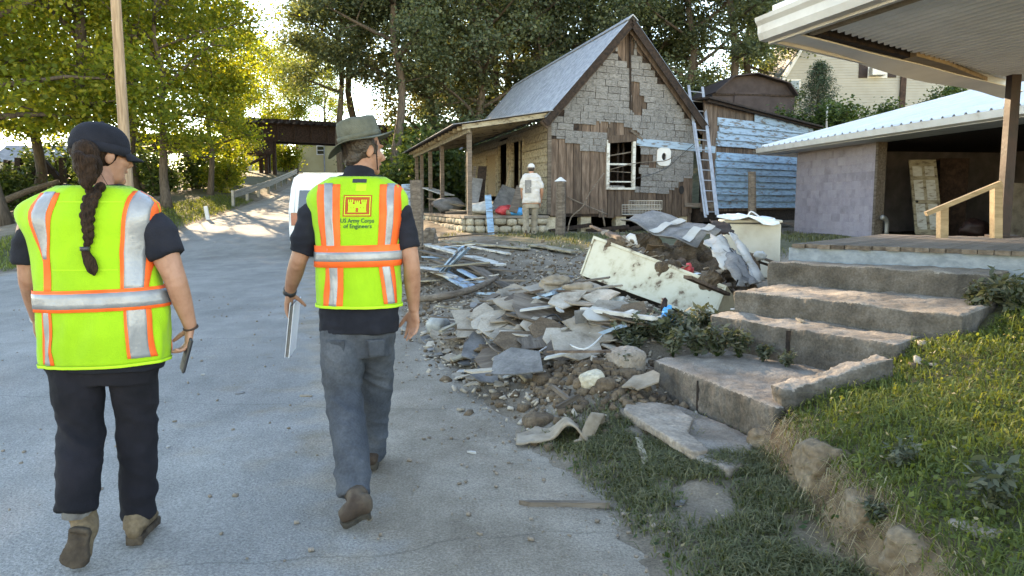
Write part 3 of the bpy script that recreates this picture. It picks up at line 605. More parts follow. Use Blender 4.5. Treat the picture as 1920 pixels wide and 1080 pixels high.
# ------------------------------------------------------------------ white van
VD = 20.5; vx = at(622, 470, VD).x; zg = float(zr(VD)) + .006
vr = math.radians(10)
o = empty('van', (vx, VD, zg), vr, 'white panel van parked on the road beyond the man in the hat', 'van'); o.scale = (1.08, 1.08, 1.08)
mb = MB(); prof = [(-.98, .36), (-1.0, .75), (-1.0, 1.15), (-.93, 1.72), (-.86, 1.97), (-.74, 2.06), (.74, 2.06), (.86, 1.97), (.93, 1.72), (1.0, 1.15), (1.0, .75), (.98, .36)]
secs = [(0, 1), (.05, 1.0), (3.3, 1.0), (3.9, .97)]; vs = []
for yy, k in secs: vs += [(x * k, yy + (.14 * max(0, z - 1.1) if yy < .1 else 0) - (.5 * max(0, z - 1.15) if yy > 3.5 else 0), z) for x, z in prof]
n = len(prof); fs = [(i * n + k, i * n + (k + 1) % n, (i + 1) * n + (k + 1) % n, (i + 1) * n + k) for i in range(3) for k in range(n)] + [tuple(range(n)), tuple(range(4 * n - 1, 3 * n - 1, -1))]
mb.add(vs, fs); b = mb.build('body', 'van_white', o, local=True, bevel=.03)
MB().prism([(3.75, .4), (4.9, .45), (4.9, .85), (3.75, 1.1)], -.95, .95, lambda x, y, z: (z, x, y)).build('hood', 'van_white', o, local=True, bevel=.04)
ry_ = lambda z: .14 * max(0, z - 1.1) - .012
for sx in (-1, 1):
    d = MB().prism([(.02, .5), (.9, .5), (.9, 1.15), (.83, 1.93), (.02, 1.93)], 0, .016, lambda x, y, z: (sx * x, ry_(y) - z, y)).build('rear_door', 'van_white', o, local=True)
    MB().prism([(.1, 1.18), (.8, 1.18), (.75, 1.68), (.1, 1.68)], .018, .026, lambda x, y, z: (sx * x, ry_(y) - z, y)).build('window', 'glass_dark', d, local=True)
    MB().prism([(.79, .8), (.97, .8), (.97, 1.12), (.8, 1.12)], .018, .05, lambda x, y, z: (sx * x, ry_(y) - z, y)).build('tail_light', 'tail_red', o, local=True)
    MB().span((sx * 1.0, 1.0, 1.2), (sx * .985, 3.0, 1.68)).build('side_window', 'glass_dark', o, local=True)
    for yy in (.75, 3.6):
        mb = MB(); mb.tube([(sx * .72, yy, .34), (sx * .97, yy, .34)], .34, 20); wh = mb.build('wheel', 'rubber', o, local=True)
        mb = MB(); mb.tube([(sx * .95, yy, .34), (sx * .985, yy, .34)], .2, 14); mb.build('rim', 'aluminium', wh, local=True)
    MB().span((sx * .62, .4, 2.06), (sx * .66, 3.1, 2.11)).build('roof_rail', 'aluminium', o, local=True)
for yy in (.5, 1.7, 2.9): MB().span((-.7, yy, 2.11), (.7, yy + .05, 2.14)).build('roof_bar', 'aluminium', o, local=True)
MB().box((0, -.12, .46), (1.96, .2, .17)).build('bumper', 'galvanised', o, local=True, bevel=.03)
MB().box((-.3, -.03, .82), (.32, .02, .16)).build('number_plate', 'paper', o, local=True)
MB().box((.05, -.04, 1.0), (.05, .05, .2)).build('door_handle', 'black_plastic', o, local=True)
# ------------------------------------------------------------------ the damaged house
HA = math.radians(15); H0 = at(1030, 430, 20.5); H0z = .62; H0 = Vector((H0.x, 20.5, H0z))
HXv = Vector((math.cos(HA), math.sin(HA), 0)); HYv = Vector((-math.sin(HA), math.cos(HA), 0))
house = empty('damaged_house', H0, HA, 'flood-damaged grey-shingled house with tin gable roof and torn-open walls', 'house')
def gb(px, py):                       # on the gable wall -> (x, z) in the house frame
    p = hit(px, py, H0, HYv) - H0; return (p.dot(HXv), p.z)
def sw(px, py, lx=0):                 # on the porch-side wall -> (y, z)
    p = hit(px, py, H0 + HXv * lx, HXv) - H0; return (p.dot(HYv), p.z)
GW = gb(1300, 300)[0]; ZE = gb(1030, 210)[1]; XP = GW * .515; ZP = gb(1178, 40)[1]; DEP = 11.5
def roofz(x): return ZE + (ZP - ZE) * (x / XP if x < XP else (GW - x) / (GW - XP))
def inpoly(p, poly):
    x, y = p; r = False; n = len(poly)
    for i in range(n):
        (x1, y1), (x2, y2) = poly[i], poly[(i + 1) % n]
        if (y1 > y) != (y2 > y) and x < (x2 - x1) * (y - y1) / (y2 - y1) + x1: r = not r
    return r
w0, w1 = gb(1139, 352), gb(1188, 264); WX0, WX1, WZ0, WZ1 = w0[0], w1[0], w0[1], w1[1]
ZB = gb(1100, 398)[1]
def gprism(poly, y0, y1): return MB().prism(poly, y0, y1, lambda x, z, y: (x, y, z))
# vertical boards, one by one (split round the window)
x = .02
while x < GW - .05:
    wd = random.uniform(.2, .3); x1 = min(x + wd, GW); zt0, zt1 = roofz(x) - .03, roofz(x1) - .03; zb = ZB - random.uniform(0, .16)
    g = .008; dy = random.uniform(0, .012)
    pieces = [[(x + g, zb), (x1 - g, zb), (x1 - g, zt1), (x + g, zt0)]]
    mid = (x + x1) / 2
    if WX0 - .1 < mid < WX1 + .1: pieces = [[(x + g, zb), (x1 - g, zb), (x1 - g, WZ0 - .03), (x + g, WZ0 - .03)], [(x + g, WZ1 + .03), (x1 - g, WZ1 + .03), (x1 - g, zt1), (x + g, zt0)]]
    if x < XP < x1: pieces[-1] = pieces[-1][:2] + [(x1 - g, zt1), (XP, roofz(XP) - .03), (x + g, zt0)]
    for q in pieces: gprism(q, dy, .035 + dy).build('wall_board', 'brown_plank', house, local=True)
    x = x1
# shingle pieces
covered_low_left = [gb(*p) for p in ((1028, 258), (1062, 261), (1085, 270), (1086, 283), (1140, 285), (1140, 300), (1028, 440))]
holes = [[gb(*p) for p in poly] for poly in (
    [(1156, 70), (1169, 55), (1182, 55), (1191, 79), (1188, 109), (1181, 122), (1166, 115), (1156, 107)],
    [(1177, 115), (1190, 136), (1197, 158), (1202, 177), (1219, 179), (1210, 200), (1203, 218), (1188, 220), (1185, 207), (1177, 196)],
    [(1074, 240), (1086, 232), (1112, 229), (1167, 230), (1198, 249), (1202, 268), (1139, 266), (1135, 253), (1090, 252)],
    [(1191, 286), (1233, 288), (1232, 312), (1190, 310)],
    [(1028, 258), (1062, 261), (1085, 270), (1086, 283), (1141, 285), (1141, 440), (1028, 440)],
    [(1190, 364), (1232, 362), (1262, 358), (1268, 340), (1285, 336), (1303, 333), (1303, 440), (1190, 440)],
    [(1139, 352), (1139, 440), (1192, 440), (1192, 352)])]
sh_me = [MB().box((0, 0, 0), (1, .014, 1)).mesh()]
for k in range(3):
    j = lambda a: random.uniform(-a, a)
    mb = MB(); poly = [(-.5 + j(.02), -.5 + j(.05)), (-.1, -.5 + j(.05)), (.2, -.5 + j(.08)), (.5 + j(.02), -.5 + j(.05)), (.5 + j(.02), .5), (-.5 + j(.02), .5)]
    mb.prism(poly, -.008, .008, lambda x, z, y: (x, y, z)); sh_me.append(mb.mesh())
for m_ in sh_me: m_.materials.append(MT['shingle'])
SHW, SHH = .36, .178; row = 0; z = gb(1100, 372)[1]; nsh = 0; torn = gb(1030, 215)[1]
while z < ZP:
    x = -.3 + (row % 2) * SHW * .5 + random.uniform(-.04, .04)
    while x < GW + .2:
        wd = SHW * (random.choice((1, 1, 1, .8)) if z > torn else random.choice((1, .75, 1.3, .6)))
        xa, xb = max(x, .01), min(x + wd, GW - .01); cx = (xa + xb) / 2; cz = z + SHH / 2 - .035 * (cx - GW / 2) * 1
        ok = xb - xa > .07 and cz + .06 < min(roofz(xa), roofz(xb))
        if ok and not (WX0 - .06 < cx < WX1 + .06 and WZ0 < cz < WZ1 + .04):
            if not any(inpoly((cx, cz), h) or inpoly((cx + .06, cz), h) and random.random() < .5 for h in holes) and random.random() > .003:
                M = Matrix.Translation((cx, -.022 - random.uniform(0, .008), cz)) @ Matrix.Rotation(.035 + random.uniform(-.02, .02), 4, 'Y') @ Matrix.Diagonal((xb - xa - .010, 1, SHH - .009, 1))
                if nsh < 299: link('shingle', random.choice(sh_me), None, house, M); nsh += 1
            elif random.random() < .98:                        # torn piece at the rim of a hole
                tw_, th_ = xb - xa - .016, SHH - .014; mb = MB(); nu, nv = 6, 3; keepc = []
                for iu in range(nu):
                    for iv in range(nv):
                        qx, qz = cx + ((iu + .5) / nu - .5) * tw_, cz + ((iv + .5) / nv - .5) * th_; jx = .05 * noise.noise(Vector((qx * 9, qz * 9, 3))); 
                        if not any(inpoly((qx + jx, qz + jx), h) for h in holes): keepc.append((iu, iv))
                if keepc:                                          # one connected piece only
                    seed_ = keepc[len(keepc) // 2]; comp = {seed_}; todo = [seed_]
                    while todo:
                        a_, b_ = todo.pop()
                        for q_ in ((a_ + 1, b_), (a_ - 1, b_), (a_, b_ + 1), (a_, b_ - 1)):
                            if q_ in keepc and q_ not in comp: comp.add(q_); todo.append(q_)
                    keepc = sorted(comp)
                if 1 < len(keepc) < nu * nv + 1 and nsh < 299:
                    for iu, iv in keepc: mb.span((((iu) / nu - .5) * tw_, -.006, ((iv) / nv - .5) * th_), (((iu + 1) / nu - .5) * tw_, .006, ((iv + 1) / nv - .5) * th_))
                    o_ = mb.mesh(); link('shingle', o_, 'shingle', house, Matrix.Translation((cx, -.024, cz)) @ Matrix.Rotation(.035, 4, 'Y')); nsh += 1
        x += wd
    z += SHH; row += 1
# dark felt under the shingles where it shows in the joints
def felt(poly): return gprism(poly, -.012, -.002)
felt([(.03, gb(1100, 262)[1]), (gb(1085, 262)[0], gb(1085, 262)[1]), (gb(1085, 250)[0], gb(1085, 226)[1]), (gb(1170, 226)[0], gb(1170, 226)[1]), (gb(1180, 222)[0], gb(1180, 222)[1]), (gb(1176, 130)[0], gb(1176, 130)[1]), (gb(1154, 95)[0], gb(1154, 95)[1]), (.03, ZE - .02)]).build('felt', 'dark_wood', house, local=True)
felt([(gb(1204, 224)[0], gb(1204, 224)[1]), (GW - .03, gb(1298, 224)[1]), (GW - .03, ZE - .02), (gb(1193, 95)[0], gb(1193, 95)[1]), (gb(1204, 176)[0], gb(1204, 176)[1]), (gb(1221, 178)[0], gb(1221, 178)[1])]).build('felt', 'dark_wood', house, local=True)
# window
wn = gprism([(WX0 - .05, WZ0 - .05), (WX1 + .05, WZ0 - .05), (WX1 + .05, WZ0 + .01), (WX0 - .05, WZ0 + .01)], -.07, .06).build('window', 'white_paint', house, local=True)
wn['label'] = 'broken sash window with dark interior'
for a, b in (((WX0 - .05, WZ0 + .01), (WX0 + .035, WZ1)), ((WX1 - .035, WZ0 + .01), (WX1 + .05, WZ1)), ((WX0 - .05, WZ1), (WX1 + .05, WZ1 + .05))):
    gprism([a, (b[0], a[1]), b, (a[0], b[1])], -.055, .05).build('frame', 'white_paint' if a[1] < WZ1 else 'old_wood', wn, local=True)
for t, th, tilt, m_ in ((.13, .035, 0, 'white_paint'), (.34, .025, -.02, 'old_wood'), (.5, .05, 0, 'white_paint'), (.72, .035, .06, 'old_wood')):
    zz = lerp(WZ0, WZ1, t); MB().bar((WX0 + .03, .02, zz - tilt), (WX1 - .03, .02, zz + tilt), .03, th).build('muntin', m_, wn, local=True)
for px in (1150, 1166, 1176): xx = gb(px, 300)[0]; MB().bar((xx, .3, WZ0), (xx + .03, .35, WZ1), .05, .05, (0, 1, 0)).build('stud', 'dark_wood', house, local=True)
# boards, plate and dark discs for holes on the wall
for nm, a, b, wd, m_, y in (('trim_board', (1192, 266), (1339, 281), .2, 'blue_paint', -.06), ('trim_board', (1139, 262), (1198, 258), .2, 'brown_plank', -.05), ('trim_board', (1181, 245), (1203, 262), .06, 'old_wood', -.07), ('trim_board', (1282, 384), (1336, 386), .12, 'old_wood', -.06),
                            ('stripped_board', (1141, 240), (1141, 262), .1, 'brown_plank', -.03), ('trim_board', (1180, 66), (1181, 205), .045, 'dark_wood', -.05)):
    p, q = gb(*a), gb(*b); MB().bar((p[0], y, p[1]), (q[0], y, q[1]), .03, wd, (0, 0, 1) if abs(p[0] - q[0]) > .2 else (1, 0, 0)).build(nm, m_, house, local=True)
p = gb(1243, 294); mb = MB(); n = 20; vs = []; fs = []
for i in range(n):
    t = 2 * math.pi * i / n; c_, s_ = math.cos(t), math.sin(t); k = .21 / max(abs(c_), abs(s_) * .82)
    for r_, y in ((1, 0), (1, 1)): vs.append((p[0] + c_ * min(k, .27), -.075 + y * .04, p[1] + s_ * min(k, .29)))
    for y in (0, 1): vs.append((p[0] + c_ * .07, -.075 + y * .04, p[1] + s_ * .105))
for i in range(n):
    a, b = 4 * i, 4 * ((i + 1) % n); fs += [(a, b, b + 2, a + 2), (a + 1, a + 3, b + 3, b + 1), (a, a + 1, b + 1, b), (a + 2, b + 2, b + 3, a + 3)]
mb.add(vs, fs).build('vent_plate', 'trim_white', house, local=True)
mb = MB(); mb.tube([(p[0], -.036, p[1]), (p[0], -.034, p[1])], [(.09, .12)] * 2, 16, ref=(1, 0, 0)); mb.build('vent_hole_shade', 'dark', house, local=True)  # near-black disc painted for the shade behind the vent plate
p = gb(1277, 356); mb = MB(); mb.tube([(p[0], -.03, p[1]), (p[0], -.022, p[1])], [(.08, .12)] * 2, 16, ref=(1, 0, 0)); mb.build('pipe_hole_shade', 'dark', house, local=True)  # near-black disc on the wall, painted shade of the round hole
# drooping cable and rods
for pts, r in (([(1142, 318), (1190, 306), (1236, 303), (1250, 295)], .014), ([(1062, 438), (1066, 408), (1085, 388), (1096, 362), (1120, 326)], .02), ([(1062, 370), (1100, 388), (1131, 402)], .02), ([(1190, 335), (1240, 318), (1270, 290), (1300, 263)], .01), ([(1126, 392), (1129, 424)], .025)):
    mb = MB(); mb.tube([(gb(*q)[0], -.1 - .1 * k, gb(*q)[1]) for k, q in enumerate(pts)], r, 6, 3); mb.build('cable', 'old_wood' if r > .011 else 'black_plastic', house, local=True, smooth=True)
# other walls, floor, dark inside
def hb(name, a, b, m_): return MB().span(a, b).build(name, m_, house, local=True)
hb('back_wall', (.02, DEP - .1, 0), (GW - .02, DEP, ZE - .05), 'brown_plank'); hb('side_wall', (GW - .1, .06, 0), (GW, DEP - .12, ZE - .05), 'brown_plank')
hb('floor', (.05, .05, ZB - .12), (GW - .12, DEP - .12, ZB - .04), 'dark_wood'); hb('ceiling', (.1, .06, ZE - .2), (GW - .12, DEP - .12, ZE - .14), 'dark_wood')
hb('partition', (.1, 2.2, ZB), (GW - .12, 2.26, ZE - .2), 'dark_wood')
for i, xx in enumerate((.1, 1.1, 2.15, 3.2, GW - .2)): MB().box((xx, .25, ZB / 2 - .25), (.3, .3, ZB + .3)).build('pier', 'stone', house, local=True)
for xx, wz in ((.5, .18), (1.6, .12), (2.6, .2)): MB().bar((xx - .5, .1, .12), (xx + .7, -.1, .12 + wz), .14, .1).build('fallen_beam', 'dark_wood', house, local=True)
# tin roof, panel by panel
def corr(y0, y1, pitch=.136, amp=.026):
    n = int((y1 - y0) / (pitch / 4)); return [(y0 + (y1 - y0) * i / n, amp * math.sin(2 * math.pi * (y1 - y0) * i / n / pitch)) for i in range(n + 1)]
PW = .68; prof = corr(0, PW)
for side in (-1, 1):
    xe = -.22 if side < 0 else GW + .25; ze = roofz(xe) if side < 0 else ZE - (ZP - ZE) / (GW - XP) * .25
    a, b = Vector((XP, 0, ZP + .06)), Vector((xe, 0, ze + .06)); nrm = Vector((side * (ZP - ze), 0, abs(xe - XP))).normalized()
    mb = MB(); vs = []
    for t in (0, 1):
        for y, h in prof: q = a.lerp(b, t) + nrm * h; vs.append((q.x, y, q.z))
    n = len(prof); mb.add(vs, [(i, i + 1, n + i + 1, n + i) for i in range(n - 1)]); pm = mb.mesh(None, True); pm.materials.append(MT['tin_roof'])
    k = -.32
    while k < DEP: link('roof_panel', pm, None, house, Matrix.Translation((0, k, random.uniform(0, .006)))); k += PW - .01
    off = nrm * -.05
    for y, wd, m_ in ((-.29, .2, 'dark_wood'), (-.12, .26, 'brown_plank')):
        MB().bar((a.x, y, a.z - wd / 2 - .05), (b.x, y, b.z - wd / 2 - .05), .035, wd, (0, 0, 1)).build('rake_board', m_, house, local=True)
    MB().bar((a.x, -.2, a.z - .07), (b.x, -.2, b.z - .07), .22, .025, (0, 0, 1)).build('soffit', 'dark_wood', house, local=True)
MB().prism([(-.16, -.12), (0, .03), (.16, -.12), (.15, -.14), (0, .0), (-.15, -.14)], -.34, DEP + .3, lambda x, z, y: (XP + x, y, ZP + .085 + z)).build('ridge_cap', 'tin_roof', house, local=True)
# porch: slab on a stone wall, posts, roof
PX = -2.3; PZ = sw(1000, 404)[1] if False else gb(1000, 404)[1]; PDEP = 10.6
hb('porch_slab', (PX - .08, -.04, PZ - .07), (-.03, PDEP, PZ), 'concrete')
hb('porch_core', (PX + .12, .14, -.5), (-.05, PDEP - .1, PZ - .075), 'mud')
st_me = []
for k in range(5):
    R_ = random.Random(k); mb = MB(); mb.ell((0, 0, 0), (.5, .5, .5), n=8, m=5); mb.v = [(math.copysign(abs(x * 2) ** .55 / 2, x) * R_.uniform(.9, 1.08), y * R_.uniform(.8, 1.1), math.copysign(abs(z * 2) ** .55 / 2, z) * R_.uniform(.88, 1.08)) for x, y, z in mb.v]
    m_ = mb.mesh(None, True); m_.materials.append(MT['stone']); st_me.append(m_)
def stonewall(p, q, z0, z1, par, rows, n, th=.22):
    d = Vector(q) - Vector(p); L = d.length; ang = math.atan2(d.y, d.x)
    for r in range(rows):
        u = 0; zz = lerp(z0, z1, (r + .5) / rows)
        while u < L - .05:
            wd = random.uniform(.7, 1.4) * L / n; wd = min(wd, L - u); c = Vector(p) + d * ((u + wd / 2) / L)
            link('stone', random.choice(st_me), None, par, Matrix.Translation((c.x, c.y, zz + random.uniform(-.02, .02))) @ Matrix.Rotation(ang, 4, 'Z') @ Matrix.Diagonal((wd * 1.04, th * random.uniform(.9, 1.2), (z1 - z0) / rows * random.uniform(1.0, 1.15), 1))); u += wd
stonewall((PX, .06, 0), (-.03, .06, 0), -.1, PZ - .07, house, 3, 8); stonewall((PX + .02, .2, 0), (PX + .02, PDEP, 0), -.1, PZ - .07, house, 3, 20)
ZW = gb(1028, 214)[1]; ZO = at(877, 236, H0.y + PX * math.sin(HA)).z - H0z
def pr(x): return lerp(ZW, ZO, x / PX)
for i, px in enumerate((868, 829, 807, 791)):
    yy = sw(px, 330, PX + .1)[0] if i else .12
    MB().box((PX + .1, yy, (PZ + pr(PX + .1) - .12) / 2), (.12, .12, pr(PX + .1) - .14 - PZ)).build('porch_post', 'old_wood', house, local=True)
MB().box((PX + .1, PDEP - .3, (PZ + pr(PX + .1) - .12) / 2), (.12, .12, pr(PX + .1) - .14 - PZ)).build('porch_post', 'old_wood', house, local=True)
MB().bar((PX + .05, -.14, pr(PX) - .1), (PX + .05, PDEP + .1, pr(PX) - .1), .06, .17).build('eave_beam', 'cream_paint', house, local=True)
MB().bar((PX - .15, -.2, pr(PX - .15) - .02), (.02, -.2, pr(.02) - .02), .05, .14, (0, 0, 1)).build('fascia', 'cream_paint', house, local=True)
yy = .1
while yy < PDEP:
    MB().bar((PX - .22, yy, pr(PX - .22) - .03), (-.02, yy, pr(0) - .03), .06, .1, (0, 0, 1)).build('rafter', 'cream_paint', house, local=True); yy += .62
yy = -.24; k = 0
while yy < PDEP + .2:
    MB().bar((PX - .3, yy + .31, pr(PX - .3) + .04), (-.02, yy + .31, pr(0) + .04), .61, .02, (0, 0, 1)).build('roof_board', 'dark_wood', house, local=True); yy += .62
MB().bar((PX - .42, PDEP / 2 - .05, pr(PX - .42) + .065), (-.02, PDEP / 2 - .05, pr(0) + .065), PDEP + .6, .018, (0, 0, 1)).build('porch_roofing', 'roof_grey', house, local=True)
# porch-side wall: clapboards split at the openings
opens = []
for (pa, pb, z0, z1, kind) in ((982, 962, .55, 2.25, 'window'), (953, 937, .1, 2.3, 'door'), (932, 914, .6, 2.05, 'boarded')):
    opens.append((sw(pa, 330)[0], sw(pb, 330)[0], PZ + z0, PZ + z1, kind))
z = PZ + .02; ZTOP = ZW - .12
while z < ZTOP:
    z2 = min(z + .205, ZTOP); segs = [(.0, DEP - .1)]
    for a, b, z0, z1, _ in opens:
        if z2 > z0 + .02 and z < z1 - .02:
            ns = []
            for s0, s1 in segs:
                if a > s0 and b < s1: ns += [(s0, a), (b, s1)]
                else: ns.append((s0, s1))
            segs = ns
    for s0, s1 in segs:
        if s1 - s0 < .04: continue
        dz = random.uniform(-.008, .008)
        MB().add([(-.05, s0 + .004, z + dz), (-.05, s1 - .004, z + dz), (-.008, s1 - .004, z2 + dz), (-.008, s0 + .004, z2 + dz), (.02, s0 + .004, z + dz), (.02, s1 - .004, z + dz), (.02, s1 - .004, z2 + dz), (.02, s0 + .004, z2 + dz)],
                 [(0, 3, 2, 1), (4, 5, 6, 7), (0, 1, 5, 4), (3, 7, 6, 2), (0, 4, 7, 3), (1, 2, 6, 5)]).build('clapboard', 'cream_paint', house, local=True)
    z = z2
for a, b, z0, z1, kind in opens:
    f = MB().span((-.06, a - .09, z0 - .02), (.03, a + .01, z1 + .1)).build(kind if kind != 'boarded' else 'boarded_window', 'cream_paint', house, local=True)
    MB().span((-.06, b - .01, z0 - .02), (.03, b + .09, z1 + .1)).build('jamb', 'cream_paint', f, local=True); MB().span((-.065, a - .09, z1), (.03, b + .09, z1 + .11)).build('lintel', 'cream_paint', f, local=True)
    if kind == 'boarded': MB().span((0, a, z0), (.03, b, z1)).build('board_cover', 'new_wood', f, local=True)
    if kind == 'window': MB().span((-.02, a + .35 * (b - a), z0), (.02, a + .4 * (b - a), z1)).build('mullion', 'cream_paint', f, local=True)
MB().box((-.02, -.02, (PZ + ZW) / 2), (.1, .07, ZW - PZ - .05)).build('corner_board', 'old_wood', house, local=True)
# things left on the porch
def lean(name, cat, label, a, b, D1, D2, wd, th, m_, group=None):
    p, q = at(*a, D1), at(*b, D2); o = MB().bar(p, q, wd, th, (0, -1, .2)).build(name, m_); return tag(o, label, cat, group)
lean('plank', 'plank', 'light blue plank leaning against the porch edge', (921, 440), (915, 366), 19.3, 20.0, .17, .03, 'blue_paint_deep')
lean('plank', 'plank', 'dark wide board leaning inside the porch, left of the boarded window', (897, 398), (905, 312), 21.6, 22.6, .26, .03, 'dark_wood', 'boards leaning on the porch')
lean('plank', 'plank', 'grey board leaning inside the porch behind the nearest post', (884, 394), (896, 335), 21.2, 22.2, .3, .03, 'grey_board', 'boards leaning on the porch')
lean('plank', 'plank', 'thin dark plank leaning inside the porch near the corner post', (880, 396), (891, 312), 22, 23, .1, .03, 'old_wood', 'boards leaning on the porch')
lean('plank', 'plank', 'grey sheet leaning below the porch door', (935, 398), (957, 352), 20.8, 21.6, .5, .03, 'grey_board', 'boards leaning on the porch')
lean('plank', 'plank', 'pale board leaning left of the worker in the white shirt', (962, 398), (976, 350), 20.2, 20.6, .22, .04, 'old_wood', 'boards leaning on the porch')
lean('plank', 'plank', 'thin lath leaning in the porch doorway', (942, 392), (956, 310), 21.5, 22.6, .05, .03, 'new_wood', 'boards leaning on the porch')
def lump(name, cat, label, c, r, m_, seed=0, group=None, n=16, m=11, rot=0, cr=1):
    R_ = random.Random(seed); mb = MB(); mb.ell((0, 0, 0), r, n=n, m=m)
    Q = Matrix.Rotation(rot, 3, 'Z'); off = seed * 3.7
    mb.v = [tuple(Vector(c) + Q @ (Vector(p) * (1 + .45 * cr * noise.noise(Vector((p[0] / r[0] * 1.3 + off, p[1] / r[1] * 1.3, p[2] / r[2] * 1.3))) + .25 * cr * noise.noise(Vector((p[0] / r[0] * 3.3 + off, p[1] / r[1] * 3.3, p[2] / r[2] * 3.3)))))) for p in mb.v]
    return tag(mb.build(name, m_, smooth=True), label, cat, group)
for i, (px, py, D, r, m_, nm, lab) in enumerate([(905, 392, 21, .28, 'cloth_white', 'cloth_bundle', 'pale bundle of cloth on the porch floor under the leaning boards'), (948, 394, 20.6, .2, 'plastic_red', 'rubbish_bag', 'red and white rubbish heap on the porch edge'),
        (970, 397, 20.4, .15, 'plastic_blue', 'rubbish_bag', 'dark blue bag on the porch edge by the worker'), (958, 396, 20.5, .14, 'insulation', 'rubbish_bag', 'tan bundle between the red and blue rubbish on the porch'),
        (842, 385, 24, .35, 'grey_board', 'rubbish_bag', 'grey rubbish heap between the porch posts')]):
    c = at(px, py, D); c.z = max(c.z, H0z + PZ + r * .5); lump(nm, 'rubbish', lab, c, (r * 1.3, r, r * .7), m_, i + 3)
for i, (a, b, D1, D2, wd, m_, lab) in enumerate([((836, 398), (925, 393), 20.6, 21.2, .1, 'old_wood', 'flat weathered board lying across the porch floor'), ((846, 394), (905, 398), 22, 20.4, .12, 'cream_paint', 'pale board lying on the porch floor behind the nearest post'),
        ((800, 352), (842, 366), 27, 25, .4, 'white_paint', 'white board slumped between the outer porch posts'), ((806, 372), (866, 386), 26, 23, .2, 'new_wood', 'tan board sloping down inside the porch'),
        ((872, 397), (938, 391), 20.9, 22, .08, 'dark_wood', 'dark stick lying on the porch floor')]):
    p, q = at(*a, D1), at(*b, D2); p.z = max(p.z, H0z + PZ + .03); q.z = max(q.z, H0z + PZ + .03)
    tag(MB().bar(p, q, wd, .025).build('board', m_), lab, 'board', 'boards lying on the porch')
# ------------------------------------------------------------------ blue clapboard addition
A0 = at(1338, 390, 21.9); AA = math.atan2(.6, .8); A0 = Vector((A0.x, A0.y, .62)); AX = Vector((math.cos(AA), math.sin(AA), 0)); AN = Vector((-AX.y, AX.x, 0))
add_ = empty('blue_addition', A0, AA, 'peeling light blue clapboard addition between the house and the garage', 'building')
def ad(px, py): p = hit(px, py, A0, AN) - A0; return (p.dot(AX), p.z)
zb, zt = ad(1345, 390)[1], ad(1345, 222)[1]; LA = 4.9; nb_ = 13
for i in range(nb_):
    z0 = lerp(zb, zt, i / nb_); z1 = lerp(zb, zt, (i + 1) / nb_) + .03; x0 = random.uniform(-.02, .06) + (.06 if i > nb_ - 4 else 0)
    if i == 8: continue
    dj = random.uniform(-.01, .012); MB().add([(x0, -.07, z0 + dj), (LA, -.07, z0 - dj), (LA, -.012, z1), (x0, -.012, z1), (x0, .0, z0), (LA, .0, z0), (LA, .0, z1), (x0, .0, z1)], [(0, 1, 2, 3), (4, 7, 6, 5), (0, 4, 5, 1), (3, 2, 6, 7), (0, 3, 7, 4), (1, 5, 6, 2)]).build('clapboard', 'blue_paint_deep' if i < 8 else 'blue_paint', add_, local=True)
MB().bar((1.75, -.05, zt + .16), (LA, -.05, zt - .02), .03, .3, (0, 0, 1)).build('clapboard', 'blue_paint', add_, local=True)
x = -.55
while x < 1.75:
    wd = random.uniform(.16, .26); MB().span((x + .006, .003, zb - .1), (x + wd - .006, .04, zt + .42 - .09 * x)).build('wall_board', 'brown_plank', add_, local=True); x += wd
MB().span((1.78, .002, zb - .05), (LA, .05, zt + .05)).build('wall_sheathing', 'old_wood', add_, local=True)
MB().span((-.5, .06, zb - .4), (LA, 4.5, zb - .02)).build('floor', 'dark_wood', add_, local=True)
MB().bar((-.7, 2.2, zt + .5), (LA + .2, 2.2, zt + .05), 5.0, .05, (0, 0, 1)).build('roof', 'dark_wood', add_, local=True)
MB().bar((-.6, -.16, zt + .46), (LA + .2, -.16, zt + .04), .05, .13, (0, 0, 1)).build('fascia', 'dark_wood', add_, local=True)
MB().span((LA - .05, .06, zb - .4), (LA, 4.5, zt)).build('side_wall', 'old_wood', add_, local=True)
# ------------------------------------------------------------------ ladder
la = empty('ladder', at(1335, 402, 20.0), 0, 'aluminium extension ladder leaning against the house corner', 'ladder')
b0, b1, t0, t1 = at(1323, 408, 20.0), at(1346, 408, 20.1), at(1291, 160, 21.9), at(1317, 163, 22.0)
for a, b in ((b0, t0), (b1, t1)): MB().bar(a, b, .03, .075, (1, 0, 0)).build('side_rail', 'aluminium', la)
for k in range(13):
    t = .04 + k * .076; mb = MB(); mb.tube([b0.lerp(t0, t), b1.lerp(t1, t)], .017, 8); mb.build('rung', 'aluminium', la)
u0, u1 = b0.lerp(t0, .33) + Vector((.05, -.05, 0)), b1.lerp(t1, .33) + Vector((-.05, -.05, 0)); v0, v1 = b0.lerp(t0, .02) + Vector((.05, -.05, 0)), b1.lerp(t1, .02) + Vector((-.05, -.05, 0))
for a, b in ((v0, u0.lerp(t0, .55)), (v1, u1.lerp(t1, .55))): MB().bar(a, b, .025, .06, (1, 0, 0)).build('fly_rail', 'aluminium', la)
